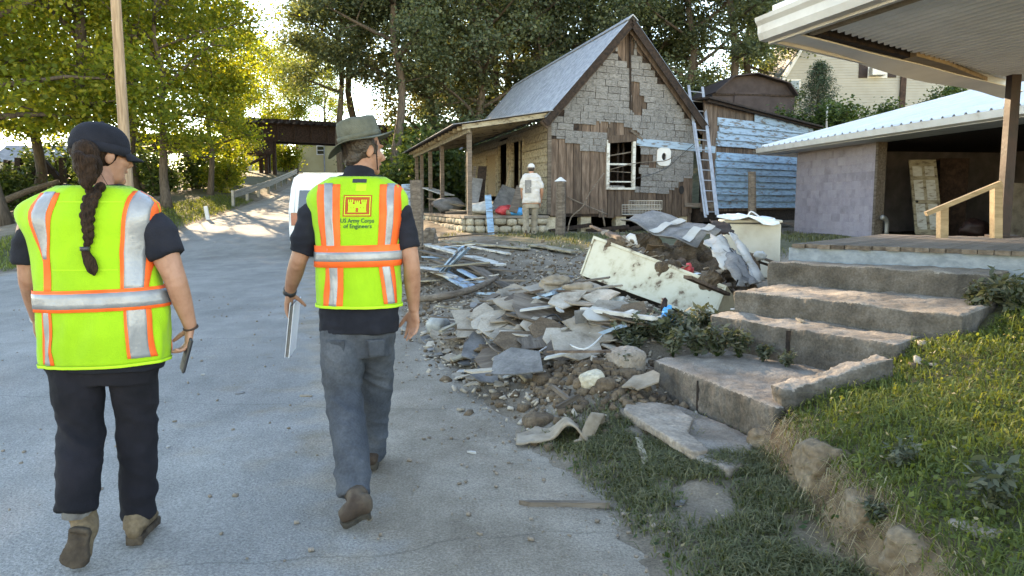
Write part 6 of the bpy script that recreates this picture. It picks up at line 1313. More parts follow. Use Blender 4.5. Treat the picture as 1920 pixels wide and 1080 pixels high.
# arms
sL, eL, wL = at(592, 400, DM + .03), at(560, 487, DM + .02), at(543, 547, DM + .16)
sR, eR, wR = at(750, 398, DM + .04), at(771, 492, DM + .02), at(776, 580, DM + .1)
b = MB(); TM.loft(b, zM(600), zM(330), -.03, 24, 20); hc = at(681, 283, DM + .1); HR = Matrix.Rotation(math.radians(-48), 3, 'Z') @ Matrix.Rotation(math.radians(-4), 3, 'X')
b.tube([at(672, 345, DM + .05), at(676, 318, DM + .07), hc + Vector((0, -.01, -.05))], [.064, .058, .056], 16, 3); head_shapes(b, hc, HR, 1.0)
b.tube([sL + Vector((.04, 0, 0)), sL, sL.lerp(eL, .55), eL, eL.lerp(wL, .35), wL], [.05, .055, .05, .043, .043, .029], 14, 3)
b.tube([sR - Vector((.04, 0, 0)), sR, sR.lerp(eR, .55), eR, eR.lerp(wR, .35), wR], [.05, .055, .05, .042, .043, .029], 14, 3)
HAND_PN = Vector((-.5, -.8, 0)); add_hand(b, wR, (-.06, .02, -1), (-.8, .5, 0), 1.06, (.12, .2, .3, .42), .1)
HAND_PN = Vector((.8, .2, -.1)); add_hand(b, wL, (-.12, .06, -1), (.2, .95, 0), 1.0, (.12, .14, .18, .22), 1.5)
lM = [([at(640, 615, DM), at(642, 680, DM - .03), at(644, 745, DM - .07), at(657, 830, DM - .26), at(664, 928, 3.32)], [.104, .106, .086, .082, .073]), ([at(704, 615, DM + .01), at(703, 670, DM + .12), at(704, 730, DM + .2), at(700, 800, DM + .27), at(697, 858, 4.02)], [.1, .098, .084, .079, .07])]
for pts, rad in lM: b.tube(pts, [r * .75 for r in rad], 12, 3)
link('body', remesh(b, .0048, 2, None, inv(man)), 'skin', man)
# shirt
b = MB(); TM.loft(b, zM(622), zM(328), -.003, 40, 34)
cL, cR = sL.lerp(eL, .86), sR.lerp(eR, .74)
b.tube([sL + Vector((.06, 0, -.0)), sL + Vector((-.008, 0, 0)), sL.lerp(eL, .5) - Vector((.006, 0, 0)), cL], [.058, .068, .067, .064], 18, 4); b.tube([sR - Vector((.06, 0, 0)), sR + Vector((.0, 0, 0)), sR.lerp(eR, .5), cR], [.058, .062, .062, .06], 18, 4)
b.tube([at(672, 334, DM + .05), at(675, 316, DM + .065)], [(.074, .07), (.068, .066)], 20)
link('shirt', remesh(b, .008, 3, fabric(.007, 7), inv(man)), 'navy_cloth', man)
# trousers
def jeans(a, o, knee, hem): return lambda p: a * ((.35 + .8 * math.exp(-((p.z - knee) / .1) ** 2) + 1.0 * math.exp(-((p.z - hem) / .09) ** 2)) * .8 * ridge(Vector((p.x * 5 + p.z * 5 + o, p.y * 5, p.z * 13 + p.x * 7))) + .45 * ridge(Vector((p.x * 9 - p.z * 6, p.y * 9 + o, p.z * 9))) + .25 * noise.noise(Vector((p.x * 30, p.y * 30, p.z * 34))))
link('trousers', legs_mesh(TM, zM(600), lM, zM(655), man, .008, jeans(.0095, 0, .5, .2)), 'grey_jeans', man)
for a0, a1 in ((612, 648), (690, 722)):               # back pockets
    mb = MB(); mb.grid(lambda u, v: TM.back(xM(lerp(a0 + 3 * (1 - v), a1 - 3 * (1 - v), u), 636), zM(lerp(662, 630, v)), .004 if v > .3 else .001), 6, 6); o = link('back_pocket', mb.mesh(inv(man), True), 'grey_jeans', man); solid(o, .004, 0)
boot(man, at(694, 962, 3.24), on(640, 984, .028), (.15, -.25, 1), at(666, 924, 3.33), 'boot_brown', 'sole_dark', .053, .05)
boot(man, on(697, 878, .028), on(700, 846, .028) + Vector((.02, -.04, 0)), (0, 0, 1), at(697, 852, 4.02), 'boot_brown', 'sole_dark', .05, .05)
# vest
vest = link('vest', vest_mesh(TM, zM(571), zM(331), man, .014, .0), 'lime', man); solid(vest, .004)
def px_rows(T, z_of, x_of, rows): return [(z_of(y), x_of(a, y), x_of(b_, y)) for y, a, b_ in rows]
Rr = lambda rows: px_rows(TM, zM, xM, rows)
ST = [('orange_strip', 'orange', Rr([(346, 589, 634), (400, 594, 638), (470, 603, 640)]), .0165), ('reflective_strip', 'silver', Rr([(344, 603, 619), (400, 608, 624), (470, 615, 628)]), .0185),
      ('orange_strip', 'orange', Rr([(346, 708, 746), (400, 710, 749), (470, 708, 739)]), .0165), ('reflective_strip', 'silver', Rr([(344, 721, 734), (400, 723, 735), (470, 720, 729)]), .0185),
      ('orange_strip', 'orange', Rr([(492, 610, 646), (568, 608, 645)]), .0165), ('reflective_strip', 'silver', Rr([(492, 619, 635), (568, 618, 634)]), .0185),
      ('orange_strip', 'orange', Rr([(492, 709, 736), (565, 720, 742)]), .0165), ('reflective_strip', 'silver', Rr([(492, 715, 728), (565, 727, 738)]), .0185)]
SM_ = []
for s_ in stripes(TM, man, ST): s_.parent = vest
for z0, z1, m_, of in ((458, 498, 'orange', .0195), (470, 487, 'silver', .0215)):
    o = link('orange_band' if m_ == 'orange' else 'reflective_band', band(TM, zM(z1), zM(z0), of, man, .02), m_, vest); solid(o, .003, 0)
o = link('hem_binding', band(TM, zM(573), zM(568), .018, man), 'lime_edge', vest); solid(o, .003, 0)
def decal(name, m_, polys, off, T=TM, par=man, pv=None):
    """flat print laid on the back of a garment, polygons in picture units of the back"""
    mb = MB()
    for poly in polys:
        xs, ys = [q[0] for q in poly], [q[1] for q in poly]; x0, x1, y0, y1 = min(xs), max(xs), min(ys), max(ys)
        mb.grid(lambda u, v: T.back(xM(lerp(x0, x1, u), lerp(y1, y0, v)), zM(lerp(y1, y0, v)), off), max(1, int((x1 - x0) / 4)), max(1, int((y1 - y0) / 4)))
    o = link(name, mb.mesh(inv(par)), m_, pv or vest); return o
def rect(x0, y0, x1, y1, r=0, n=4, nx=6):
    if r == 0: return [(lerp(x0, x1, i / nx), y1) for i in range(nx + 1)] + [(lerp(x1, x0, i / nx), y0) for i in range(nx + 1)]
    out = []
    for cx, cy, a0 in ((x1 - r, y1 - r, 0), (x0 + r, y1 - r, 90), (x0 + r, y0 + r, 180), (x1 - r, y0 + r, 270)):
        out += [(cx + r * math.cos(math.radians(a0 + 90 * i / n)), cy + r * math.sin(math.radians(a0 + 90 * i / n))) for i in range(n + 1)]
    return out
decal('emblem_plate', 'emblem_red', [rect(643, 366, 696, 405.5, 4)], .0165)
def ringstrip(x0, y0, x1, y1, w_): return [rect(x0, y0, x1, y0 + w_), rect(x0, y1 - w_, x1, y1), rect(x0, y0 + w_, x0 + w_, y1 - w_, nx=1), rect(x1 - w_, y0 + w_, x1, y1 - w_, nx=1)]
decal('emblem_border', 'lime_edge', ringstrip(645.3, 368.3, 693.7, 403.2, 1.5), .0180)
X0, Y0, Y1 = 652.5, 372.5, 397
cast = [rect(653, 383, 686, 397), rect(652.5, 379.5, 661, 383, nx=2), rect(677.5, 379.5, 686.5, 383, nx=2), rect(665, 380, 674, 383, nx=2), rect(652, 396, 687, 398)]
for x in (652, 655.8, 659.6, 676.8, 680.6, 684.4): cast.append(rect(x, 374.5, x + 2.3, 379.5, nx=1))
for x in (664.6, 668.3, 672): cast.append(rect(x, 376.3, x + 2, 380, nx=1))
decal('emblem_castle', 'lime_edge', cast, .0180)
decal('emblem_door', 'emblem_red', [[(667, 397.2), (672, 397.2), (672, 391.5), (671, 390), (669.5, 389.3), (668, 390), (667, 391.5)]] + [rect(x, 387.5, x + 1.1, 391, nx=1) for x in (657.5, 663, 675, 680.5)], .0190)
def lettering(body, x0, x1, ybase, hgt, m_):
    cu = bpy.data.curves.new('t', 'FONT'); cu.body = body; cu.size = 1; cu.resolution_u = 2; cu.offset = .018; o = bpy.data.objects.new('t', cu); COL.objects.link(o)
    me = bpy.data.meshes.new_from_object(o.evaluated_get(bpy.context.evaluated_depsgraph_get())); bpy.data.objects.remove(o)
    n = len(me.vertices); co = np.empty(n * 3, np.float32); me.vertices.foreach_get('co', co); co = co.reshape(-1, 3); co[:, 0] -= co[:, 0].min(); k = (x1 - x0) / co[:, 0].max(); ky = hgt / .73
    M_ = inv(man); out = [tuple(M_ @ TM.back(xM(x0 + x * k, ybase - y * ky), zM(ybase - y * ky), .0172)) for x, y, _ in co]
    me.vertices.foreach_set('co', np.array(out, np.float32).ravel()); me.materials.clear(); me.update(); return link('lettering', me, m_, vest)
lettering('US Army Corps', 639.5, 701, 416.5, 8.0, 'print_green'); lettering('of Engineers', 645, 697, 426.5, 8.0, 'print_green')
decal('label_tab', 'black_plastic', [[(657, 343), (681, 343), (683, 336), (659, 336)]], .0175); decal('label_tab', 'lime_edge', [rect(664, 346, 684, 359, nx=3)], .0165)
# hair, hat
hm = MB(); hair_cap(hm, hc, HR, 1.0); hm.tube([hc + HR @ Vector((.078, .03, .03)), hc + HR @ Vector((.08, .022, -.02))], [.012, .007], 8); link('hair', remesh(hm, .007, 1, lambda p: .004 * noise.noise(p * 70), inv(man)), 'hair_dark', man)
for s_ in (-1, 1): e = MB(); e.ell(hc + HR @ Vector((s_ * .031, .083, .008)), (.012,) * 3); e.build('eye', 'eye', man, smooth=True)
ht = hc + Vector((-.012, -.01, .052)); QH = Matrix.Rotation(math.radians(-13), 3, 'Y') @ Matrix.Rotation(math.radians(4), 3, 'X')
hat = MB(); prof = [(0, 1.0), (.02, 1.02), (.055, 1.0), (.09, .965), (.104, .9), (.112, .6), (.11, 0.02)]; n = 40; vs = []
for zz, k in prof:
    for i in range(n): th = 2 * math.pi * i / n; vs.append(ht + QH @ Vector((.104 * k * math.cos(th), .118 * k * math.sin(th), zz + .004 * math.sin(3 * th + 1) * k)))
hat.add(vs, [(j * n + i, j * n + (i + 1) % n, (j + 1) * n + (i + 1) % n, (j + 1) * n + i) for j in range(len(prof) - 1) for i in range(n)] + [tuple((len(prof) - 1) * n + i for i in range(n))])
hb_ = hat.build('hat', 'hat_olive', man, smooth=True); solid(hb_, .004)
br = MB(); vs = []
for j in range(7):
    q = j / 6
    for i in range(n):
        th = 2 * math.pi * i / n; r = lerp(1.0, 1.66, q); dz = -.028 * q * q - .022 * q * math.cos(2 * th) * q + .008 * q * math.sin(3 * th + 1); dz += .05 * q * q * max(0, math.cos(th)) ** 2; vs.append(ht + QH @ Vector((.105 * r * math.cos(th), .119 * r * math.sin(th), dz + .002)))
br.add(vs, [(j * n + i, j * n + (i + 1) % n, (j + 1) * n + (i + 1) % n, (j + 1) * n + i) for j in range(6) for i in range(n)]); o = br.build('brim', 'hat_olive', man, smooth=True); solid(o, .004, 0); o.parent = hb_
bb = MB(); vs = []
for zz, k in ((.004, 1.045), (.03, 1.05)):
    for i in range(n): th = 2 * math.pi * i / n; vs.append(ht + QH @ Vector((.104 * k * math.cos(th), .118 * k * math.sin(th), zz)))
bb.add(vs, [(i, (i + 1) % n, n + (i + 1) % n, n + i) for i in range(n)]); o = bb.build('hat_band', 'hat_olive', man, smooth=True); solid(o, .003, 0); o.parent = hb_
mb = MB(); mb.tube([hc + HR @ Vector((.085, .02, .05)), hc + HR @ Vector((.082, .03, -.03)), hc + HR @ Vector((.06, .05, -.09))], .0035, 6, 3); mb.build('chin_cord', 'red_steel', man, smooth=True)
# wristwatch
dw = (wL - eL).normalized(); q0 = wL - dw * .005; mb = MB(); mb.tube([q0 - dw * .014, q0 - dw * .012, q0 + dw * .012, q0 + dw * .014], [.031, .035, .035, .031], 18); mb.build('wristwatch', 'black_plastic', man, smooth=True)
# papers held
fa = wL + Vector((.012, .01, -.07)); fo = empty('folder', fa - Vector((0, 0, .3)), 0, "white folder of papers hanging from the man's left hand", 'folder'); Qf = Matrix.Rotation(math.radians(7), 3, 'Z') @ Matrix.Rotation(math.radians(7.5), 3, 'Y') @ Matrix.Rotation(math.radians(3), 3, 'X')
def fbox(nm, c, d, m_): MB().box(fa + Qf.inverted() @ Vector((0, 0, 0)) + Qf @ Vector(c), d, Qf).build(nm, m_, fo)
fbox('cover', (.012, .06, -.13), (.003, .22, .29), 'paper'); fbox('cover', (-.008, .06, -.13), (.003, .22, .29), 'paper'); fbox('pages', (.002, .062, -.135), (.013, .21, .275), 'grey_board')

# ---------- the woman
DW = 3.06
wom = person('woman in black cap with long braid and lime safety vest walking away, holding a phone', (at(190, 700, DW).x, DW, 0))
TW = Torso([(715, 92, 300, .12, .0), (680, 86, 307, .125, 0), (640, 83, 310, .13, 0), (600, 80, 309, .128, 0), (565, 78, 305, .122, 0), (525, 76, 294, .116, .005), (485, 72, 283, .112, .01), (445, 62, 281, .115, .015), (412, 44, 290, .12, .02), (392, 40, 294, .108, .025), (377, 54, 287, .095, .03), (364, 86, 264, .085, .035), (353, 105, 243, .075, .04), (345, 128, 225, .066, .045), (338, 142, 216, .06, .05)], DW, 2.1)
TW.fold = lambda th, z: .008 * ridge(Vector((math.cos(th) * 2.6 + z * 1.5 + 3, math.sin(th) * 2.4, z * 4 - math.cos(th) * 3))) * (.5 + .6 * math.exp(-((z - .9) / .14) ** 2)) + .006 * noise.noise(Vector((math.cos(th) * 2.0 + 9, math.sin(th) * 2.0, z * 6))) + .003 * noise.noise(Vector((math.cos(th) * 5, math.sin(th) * 5 + 4, z * 14)))
zW = lambda y: at(185, y, DW).z
xW = lambda x, y: at(x, y, DW - .12).x
sL, eL, wL = at(64, 425, DW + .03), at(58, 520, DW + .06), at(70, 596, DW + .25)
sR, eR, wR = at(286, 420, DW + .03), at(328, 522, DW + .0), at(357, 612, DW + .06)
b = MB(); TW.loft(b, zW(660), zW(350), -.035, 24, 20); hw_ = at(190, 292, DW + .08); WR = Matrix.Rotation(math.radians(-34), 3, 'Z') @ Matrix.Rotation(math.radians(-3), 3, 'X')
b.tube([at(185, 362, DW + .03), at(186, 335, DW + .05), hw_ + Vector((0, -.01, -.05))], [.062, .055, .053], 16, 3); head_shapes(b, hw_, WR, 1.03)
b.tube([sL + Vector((.05, 0, 0)), sL, sL.lerp(eL, .5), eL, eL.lerp(wL, .35), wL], [.055, .062, .058, .048, .045, .028], 14, 3)
b.tube([sR - Vector((.05, 0, 0)), sR, sR.lerp(eR, .5), eR, eR.lerp(wR, .3), wR], [.055, .06, .056, .045, .043, .027], 14, 3)
HAND_PN = Vector((-.75, -.6, 0)); add_hand(b, wR, (-.18, -.02, -1), (-.45, .8, 0), .98, (.45, .5, .55, .6), .8)
HAND_PN = Vector((.8, .1, 0)); add_hand(b, wL, (.05, .25, -1), (.2, .95, 0), .98, (.35, .4, .45, .5), .3)
lW = [([at(142, 680, DW), at(146, 725, DW - .02), at(153, 800, DW - .03), at(148, 880, DW - .12), at(144, 955, 2.9)], [.108, .1, .084, .08, .073]), ([at(248, 680, DW + .01), at(253, 725, DW + .04), at(256, 800, DW + .06), at(259, 880, DW + .05), at(260, 968, 3.11)], [.102, .092, .078, .074, .067])]
for pts, rad in lW: b.tube(pts, [r * .72 for r in rad], 12, 3)
link('body', remesh(b, .0048, 2, None, inv(wom)), 'skin', wom)
b = MB(); TW.loft(b, zW(690), zW(347), -.005, 40, 34); cL, cR = sL.lerp(eL, .68), sR.lerp(eR, .6) + Vector((.006, 0, 0))
b.tube([sL + Vector((.08, 0, -.0)), sL + Vector((.015, 0, .0)), sL.lerp(eL, .4) + Vector((-.004, 0, 0)), cL], [.062, .068, .07, .068], 18, 4); b.tube([sR - Vector((.08, 0, 0)), sR, sR.lerp(eR, .4) + Vector((.005, 0, 0)), cR], [.06, .068, .072, .072], 18, 4)
link('shirt', remesh(b, .008, 3, fabric(.008, 6, 5), inv(wom)), 'navy_cloth', wom)
link('trousers', legs_mesh(TW, zW(660), lW, zW(702), wom, .008, jeans(.009, 5, .5, .22)), 'black_denim', wom)
hl = at(150, 990, 2.84); tl = on(134, 1066, .03); ul = Vector((0, .75, .35))
boot(wom, hl, tl, ul, at(145, 942, 2.93), 'boot_tan', 'sole_brown', .054, .058)
boot(wom, on(250, 1018, .03), on(286, 975, .03), (0, 0, 1), at(258, 966, 3.11), 'boot_tan', 'sole_brown', .054, .053)
mb = MB(); a_ = at(145, 955, 2.915); mb.tube([a_ + Vector((0, 0, -.03)), a_ + Vector((.0, .01, .05))], [.058, .06], 16); mb.build('sock', 'sock', wom, smooth=True)
vest = link('vest', vest_mesh(TW, zW(676), zW(348), wom, .014, .035), 'lime', wom); solid(vest, .004)
Rr = lambda rows: px_rows(TW, zW, xW, rows)
ST = [('orange_strip', 'orange', Rr([(362, 46, 97), (400, 42, 92), (440, 54, 90), (490, 76, 91), (545, 80, 92)]), .0165), ('reflective_strip', 'silver', Rr([(360, 56, 86), (400, 50, 81), (440, 62, 85), (483, 76, 85)]), .0185),
      ('orange_strip', 'orange', Rr([(358, 219, 271), (400, 219, 268), (470, 216, 262), (540, 223, 264)]), .0165), ('reflective_strip', 'silver', Rr([(357, 227, 262), (400, 226, 259), (470, 223, 254), (540, 229, 257)]), .0185),
      ('orange_strip', 'orange', Rr([(575, 72, 97), (674, 74, 103)]), .0165), ('reflective_strip', 'silver', Rr([(575, 77, 91), (674, 79, 96)]), .0185),
      ('orange_strip', 'orange', Rr([(568, 230, 270), (662, 238, 280)]), .0165), ('reflective_strip', 'silver', Rr([(568, 235, 263), (662, 244, 273)]), .0185)]
for s_ in stripes(TW, wom, ST): s_.parent = vest
for z0, z1, m_, of in ((538, 577, 'orange', .0195), (544, 571, 'silver', .0215)):
    o = link('orange_band' if m_ == 'orange' else 'reflective_band', band(TW, zW(z1), zW(z0), of, wom, .035), m_, vest); solid(o, .003, 0)
o = link('hem_binding', band(TW, zW(679), zW(674), .018, wom, .035), 'lime_edge', vest); solid(o, .003, 0)
for y in (378, 501):
    mb = MB(); mb.grid(lambda u, v: TW.back(lerp(xW(96, y), xW(216, y), u), zW(y + 1.6 * v), .0165), 12, 1); o = link('seam', mb.mesh(inv(wom)), 'lime_edge', vest)
# hair, braid, cap
hm = MB(); hair_cap(hm, hw_, WR, 1.05); hm.ell(at(160, 285, DW - .045), (.052, .045, .05)); hm.ell(at(168, 312, DW - .05), (.05, .036, .06))
link('hair', remesh(hm, .008, 1, lambda p: .005 * noise.noise(Vector((p.x * 80, p.y * 80, p.z * 20))), inv(wom)), 'hair_brown', wom)
bd = MB(); path = [(163, 300, .04), (168, 325, .036), (171, 350, .033), (169, 375, .031), (168, 400, .028), (171, 422, .025), (172, 444, .021), (168, 462, .014)]; NB = 24
for k in range(NB):
    t = k / (NB - 1) * (len(path) - 1); i = min(int(t), len(path) - 2); f = t - i; x_ = lerp(path[i][0], path[i + 1][0], f); y_ = lerp(path[i][1], path[i + 1][1], f); r = lerp(path[i][2], path[i + 1][2], f)
    zz = zW(y_); p = TW.back(at(x_, y_, DW - .1).x, min(zz, zW(352)), .014); p.z = zz; yb = min(p.y, at(x_, y_, DW - .1).y if zz > zW(352) else 9) - r * .55; c = Vector((p.x, yb, zz)); s_ = 1 if k % 2 else -1
    bd.ell(c + Vector((s_ * r * .38, 0, 0)), (r * .62, r * .55, r * .9), Matrix.Rotation(s_ * .75, 3, 'Y'), 12, 8)
me = remesh(bd, .006, 0, lambda p: .004 * noise.noise(Vector((p.x * 110, p.y * 110, p.z * 60))), inv(wom)); link('braid', me, 'hair_brown', wom)
tb = MB(); pts = [TW.back(at(x_, y_, DW - .1).x, zW(y_), .03) for x_, y_ in ((167, 464), (170, 474), (176, 486), (182, 500), (186, 511))]; tb.tube(pts, [(.013, .012), (.018, .014), (.026, .014), (.024, .01), (.004, .004)], 12, 3, ref=(1, 0, 0)); tb.build('braid_tail', 'hair_brown', wom, smooth=True)
mb = MB(); p = TW.back(at(167, 463, DW - .1).x, zW(463), .03); mb.tube([p + Vector((0, 0, .008)), p - Vector((0, 0, .008))], [.018, .018], 12); mb.build('hair_tie', 'black_plastic', wom, smooth=True)
for s_ in (-1, 1): e = MB(); e.ell(hw_ + WR @ Vector((s_ * .032, .085, .008)), (.012,) * 3); e.build('eye', 'eye', wom, smooth=True)
for k in range(26):                           # loose strands at the nape
    R_ = random.Random(k); a_ = hw_ + Vector((R_.uniform(-.06, .05), -.07, R_.uniform(-.07, .0))); mb = MB(); mb.tube([a_, a_ + Vector((R_.uniform(-.05, .05), -.02, -.05)), a_ + Vector((R_.uniform(-.08, .08), -.01, -.1 - R_.random() * .05))], .0012, 3, 2)
    if k < 6: mb.build('hair_strand', 'hair_brown', wom)
ct = hw_ + Vector((-.002, -.005, .035)); QC = WR @ Matrix.Rotation(math.radians(-6), 3, 'X'); cp = MB(); n = 36; vs = []; m = 10
for j in range(m + 1):
    ph = lerp(0.03, 1.0, j / m) * math.pi / 2 * 1.02
    for i in range(n):
        th = 2 * math.pi * i / n; k = math.sin(ph) ** .8; vs.append(ct + QC @ Vector((.098 * k * math.cos(th), .118 * k * math.sin(th), .1 * math.cos(ph) ** .9 if math.cos(ph) > 0 else -.004)))
cp.add(vs, [(j * n + i, (j + 1) * n + i, (j + 1) * n + (i + 1) % n, j * n + (i + 1) % n) for j in range(m) for i in range(n)] + [tuple(range(n))])
cap_ = cp.build('cap', 'navy_cloth', wom, smooth=True); solid(cap_, .004)
# lower edge band of the cap and visor
bb = MB(); vs = []
for zz, k in ((-.03, .97), (.008, 1.012)):
    for i in range(n): th = 2 * math.pi * i / n; vs.append(ct + QC @ Vector((.098 * k * math.cos(th), .118 * k * math.sin(th), zz)))
bb.add(vs, [(i, (i + 1) % n, n + (i + 1) % n, n + i) for i in range(n)]); o = bb.build('cap_band', 'navy_cloth', wom, smooth=True); solid(o, .004, 0); o.parent = cap_
vz = MB(); vz.grid(lambda u, v: ct + QC @ Vector((math.sin((u - .5) * 2.0) * lerp(.098, .085, v) * 1.05, math.cos((u - .5) * 2.0) * .115 + v * .075 * math.cos((u - .5) * 2.6), -.022 - .022 * v + .02 * (1 - ((u - .5) * 2) ** 2) * 1.0)), 16, 6); o = vz.build('visor', 'navy_cloth', wom, smooth=True); solid(o, .004, 0); o.parent = cap_
mb = MB(); mb.ell(ct + QC @ Vector((0, 0, .102)), (.009, .009, .006)); o = mb.build('button', 'navy_cloth', wom, smooth=True); o.parent = cap_
# bracelets, phone
for k, (wq, eq) in enumerate(((wR, eR), (wL, eL))):
    d_ = (wq - eq).normalized(); mb = MB(); q0 = wq + d_ * .005; mb.tube([q0 - d_ * .004, q0 + d_ * .004], [.031, .031], 16); mb.build('bracelet', 'rust_steel' if k == 0 else 'silver', wom, smooth=True)
ph = at(349, 664, DW + .035); Qp = Matrix.Rotation(math.radians(17), 3, 'Y') @ Matrix.Rotation(math.radians(-58), 3, 'Z')
pho = empty('phone', ph, 0, "dark phone in the woman's right hand", 'phone'); o = MB().box(ph, (.075, .011, .15), Qp).build('case', 'black_plastic', pho); o.modifiers.new('b', 'BEVEL').width = .004
MB().box(ph + Qp @ Vector((0, .0065, 0)), (.068, .002, .14), Qp).build('screen', 'glass_dark', pho)

# ---------- the worker by the porch
DK = 18.55
wk = person('worker in white cap, white T-shirt and khaki trousers standing at the porch corner', (at(993, 440, DK).x, DK, gzf(at(993, 440, DK).x, DK)))
TK = Torso([(385, 979, 1013, .13, 0), (372, 980, 1013, .13, 0), (355, 981, 1012, .125, 0), (340, 978, 1013, .12, 0), (330, 979, 1012, .1, 0), (325, 985, 1006, .07, .02), (322, 990, 1003, .06, .02)], DK)
zk = lambda y: at(995, y, DK).z
b = MB(); TK.loft(b, zk(382), zk(326), -.01, 20, 12); hk = at(996, 316, DK + .04); RK = Matrix.Rotation(math.radians(-8), 3, 'Z')
b.tube([at(996, 328, DK), hk], [.06, .055], 10); head_shapes(b, hk, RK, 1.02)
sL, eL, wL = at(982, 337, DK), at(979, 358, DK + .05), at(981, 376, DK + .2); sR, eR, wR = at(1010, 337, DK), at(1016, 358, DK + .02), at(1013, 380, DK + .15)
for s_, e_, w_2, sd in ((sL, eL, wL, 1), (sR, eR, wR, -1)):
    b.tube([s_ + Vector((sd * .06, 0, 0)), s_, s_.lerp(e_, .6), e_, w_2], [.05, .058, .052, .045, .032], 10, 2); HAND_PN = Vector((sd, 0, 0)); add_hand(b, w_2, (0, .3, -1), (0, 1, .2), 1.05)
bz_ = WM[wk.name].translation.z
lK = [([at(986, 384, DK), at(986, 410, DK), at(987, 438, DK - .03)], [.095, .08, .07]), ([at(1003, 384, DK), at(1002, 410, DK + .08), at(1001, 438, DK + .1)], [.095, .08, .07])]
for pts, rad in lK: b.tube(pts, [r * .7 for r in rad], 10, 2)
link('body', remesh(b, .009, 1, None, inv(wk)), 'skin_tan', wk)
b = MB(); TK.loft(b, zk(381), zk(325), .006, 30, 18)
b.tube([sL + Vector((.07, 0, 0)), sL, sL.lerp(eL, .75)], [.06, .075, .08], 12, 3); b.tube([sR - Vector((.07, 0, 0)), sR, sR.lerp(eR, .75)], [.06, .075, .08], 12, 3)
tee = link('t_shirt', remesh(b, .014, 2, fabric(.012, 6, 2), inv(wk)), 'tee_white', wk)
mb = MB(); mb.grid(lambda u, v: TK.back(at(lerp(984, 996, u), 350, DK).x, zk(lerp(362, 338, v)), .02), 6, 6); o = link('back_print', mb.mesh(inv(wk), True), 'grey_board', tee)
link('trousers', legs_mesh(TK, zk(374), lK, zk(388), wk, .014, lambda p: .014 * noise.noise(Vector((p.x * 8, p.y * 8, p.z * 16)))), 'khaki', wk)
for (pts, _), sx in zip(lK, (-1, 1)):
    h_ = pts[-1].copy(); h_.z = gzf(h_.x, h_.y) + .02; boot(wk, h_ - Vector((0, .06, 0)), h_ + Vector((sx * .04, .2, 0)), (0, 0, 1), h_ + Vector((0, 0, .14)), 'boot_brown', 'sole_dark', .05)
cp = MB(); cp.ell(hk + Vector((0, -.005, .045)), (.09, .11, .08)); cc_ = cp.build('cap', 'trim_white', wk, smooth=True); vz = MB(); vz.grid(lambda u, v: hk + RK @ Vector((math.sin((u - .5) * 2) * .09, math.cos((u - .5) * 2) * .1 + v * .07, .035 - .015 * v)), 8, 3); o = vz.build('visor', 'trim_white', wk); o.parent = cc_; solid(o, .005, 0)
hm = MB(); hm.ell(hk + Vector((0, -.025, .0)), (.084, .088, .085)); hm.build('hair', 'hair_dark', wk, smooth=True)
# ------------------------------------------------------------------ grass, weeds, rubble
def blades(P, h, w, lean, bend=.5):
    n = len(P); az = rng.uniform(0, 2 * np.pi, n); d = np.stack([np.cos(az), np.sin(az), 0 * az], 1); s = np.stack([-np.sin(az), np.cos(az), 0 * az], 1); h = h[:, None]; w = w[:, None]; lean = lean[:, None]
    up = np.array([[0, 0, 1.0]]); a = P; m = P + up * h * .6 + d * h * lean * .35; t = P + up * h * (1 - .35 * lean) + d * h * lean * (.6 + bend)
    v = np.stack([a - s * w, a + s * w, m - s * w * .8, m + s * w * .8, t - s * w * .12, t + s * w * .12], 1).reshape(-1, 3)
    b = np.arange(n)[:, None] * 6; f = np.concatenate([b + np.array([[0, 1, 3, 2]]), b + np.array([[2, 3, 5, 4]])], 1).reshape(-1, 4); return npmesh(v, f)
def scatter(n, x0, x1, y0, y1, keep):
    x = rng.uniform(x0, x1, n); y = rng.uniform(y0, y1, n); k = keep(x, y) > rng.random(n); x, y = x[k], y[k]; return np.stack([x, y, gz(x, y) + rough(x, y)], 1)
def stuff(name, me, m_, label, cat): o = link(name, me, m_); tag(o, label, cat, kind='stuff'); return o
def steps_clear(x, y):                    # keep plants off the concrete
    k = np.ones_like(x)
    for i in range(4):
        l, r = LP[i], RP[i]; u = ((x - l.x) * (r.x - l.x) + (y - l.y) * (r.y - l.y)) / ((r.x - l.x) ** 2 + (r.y - l.y) ** 2); v = (x - l.x) * bk.x + (y - l.y) * bk.y; k *= ~((u > -.02) & (u < 1.02) & (v > -.02) & (v < .9) & (gz(x, y) < SZ[i] + .01))
    return k
den = lambda x, y: (.45 + .9 * (vn(x, y, 2.5, 5) + .5)).clip(0, 1)
P = scatter(95000, 1.3, 5.5, 1.7, 6.6, lambda x, y: ss(-.02, .12, lawn_mask(x, y)) * den(x, y) * steps_clear(x, y) * (1 - .6 * ss(3.6, 5.2, x))); n = len(P)
stuff('lawn_grass', blades(P, rng.uniform(.015, .04, n) + .06 * rng.random(n) ** 5 + .03 * (vn(P[:, 0], P[:, 1], 3, 6) + .5), rng.uniform(.0018, .0045, n), rng.uniform(.2, 1.6, n)), 'grass_green', 'green lawn grass on the bank right of the steps', 'grass')
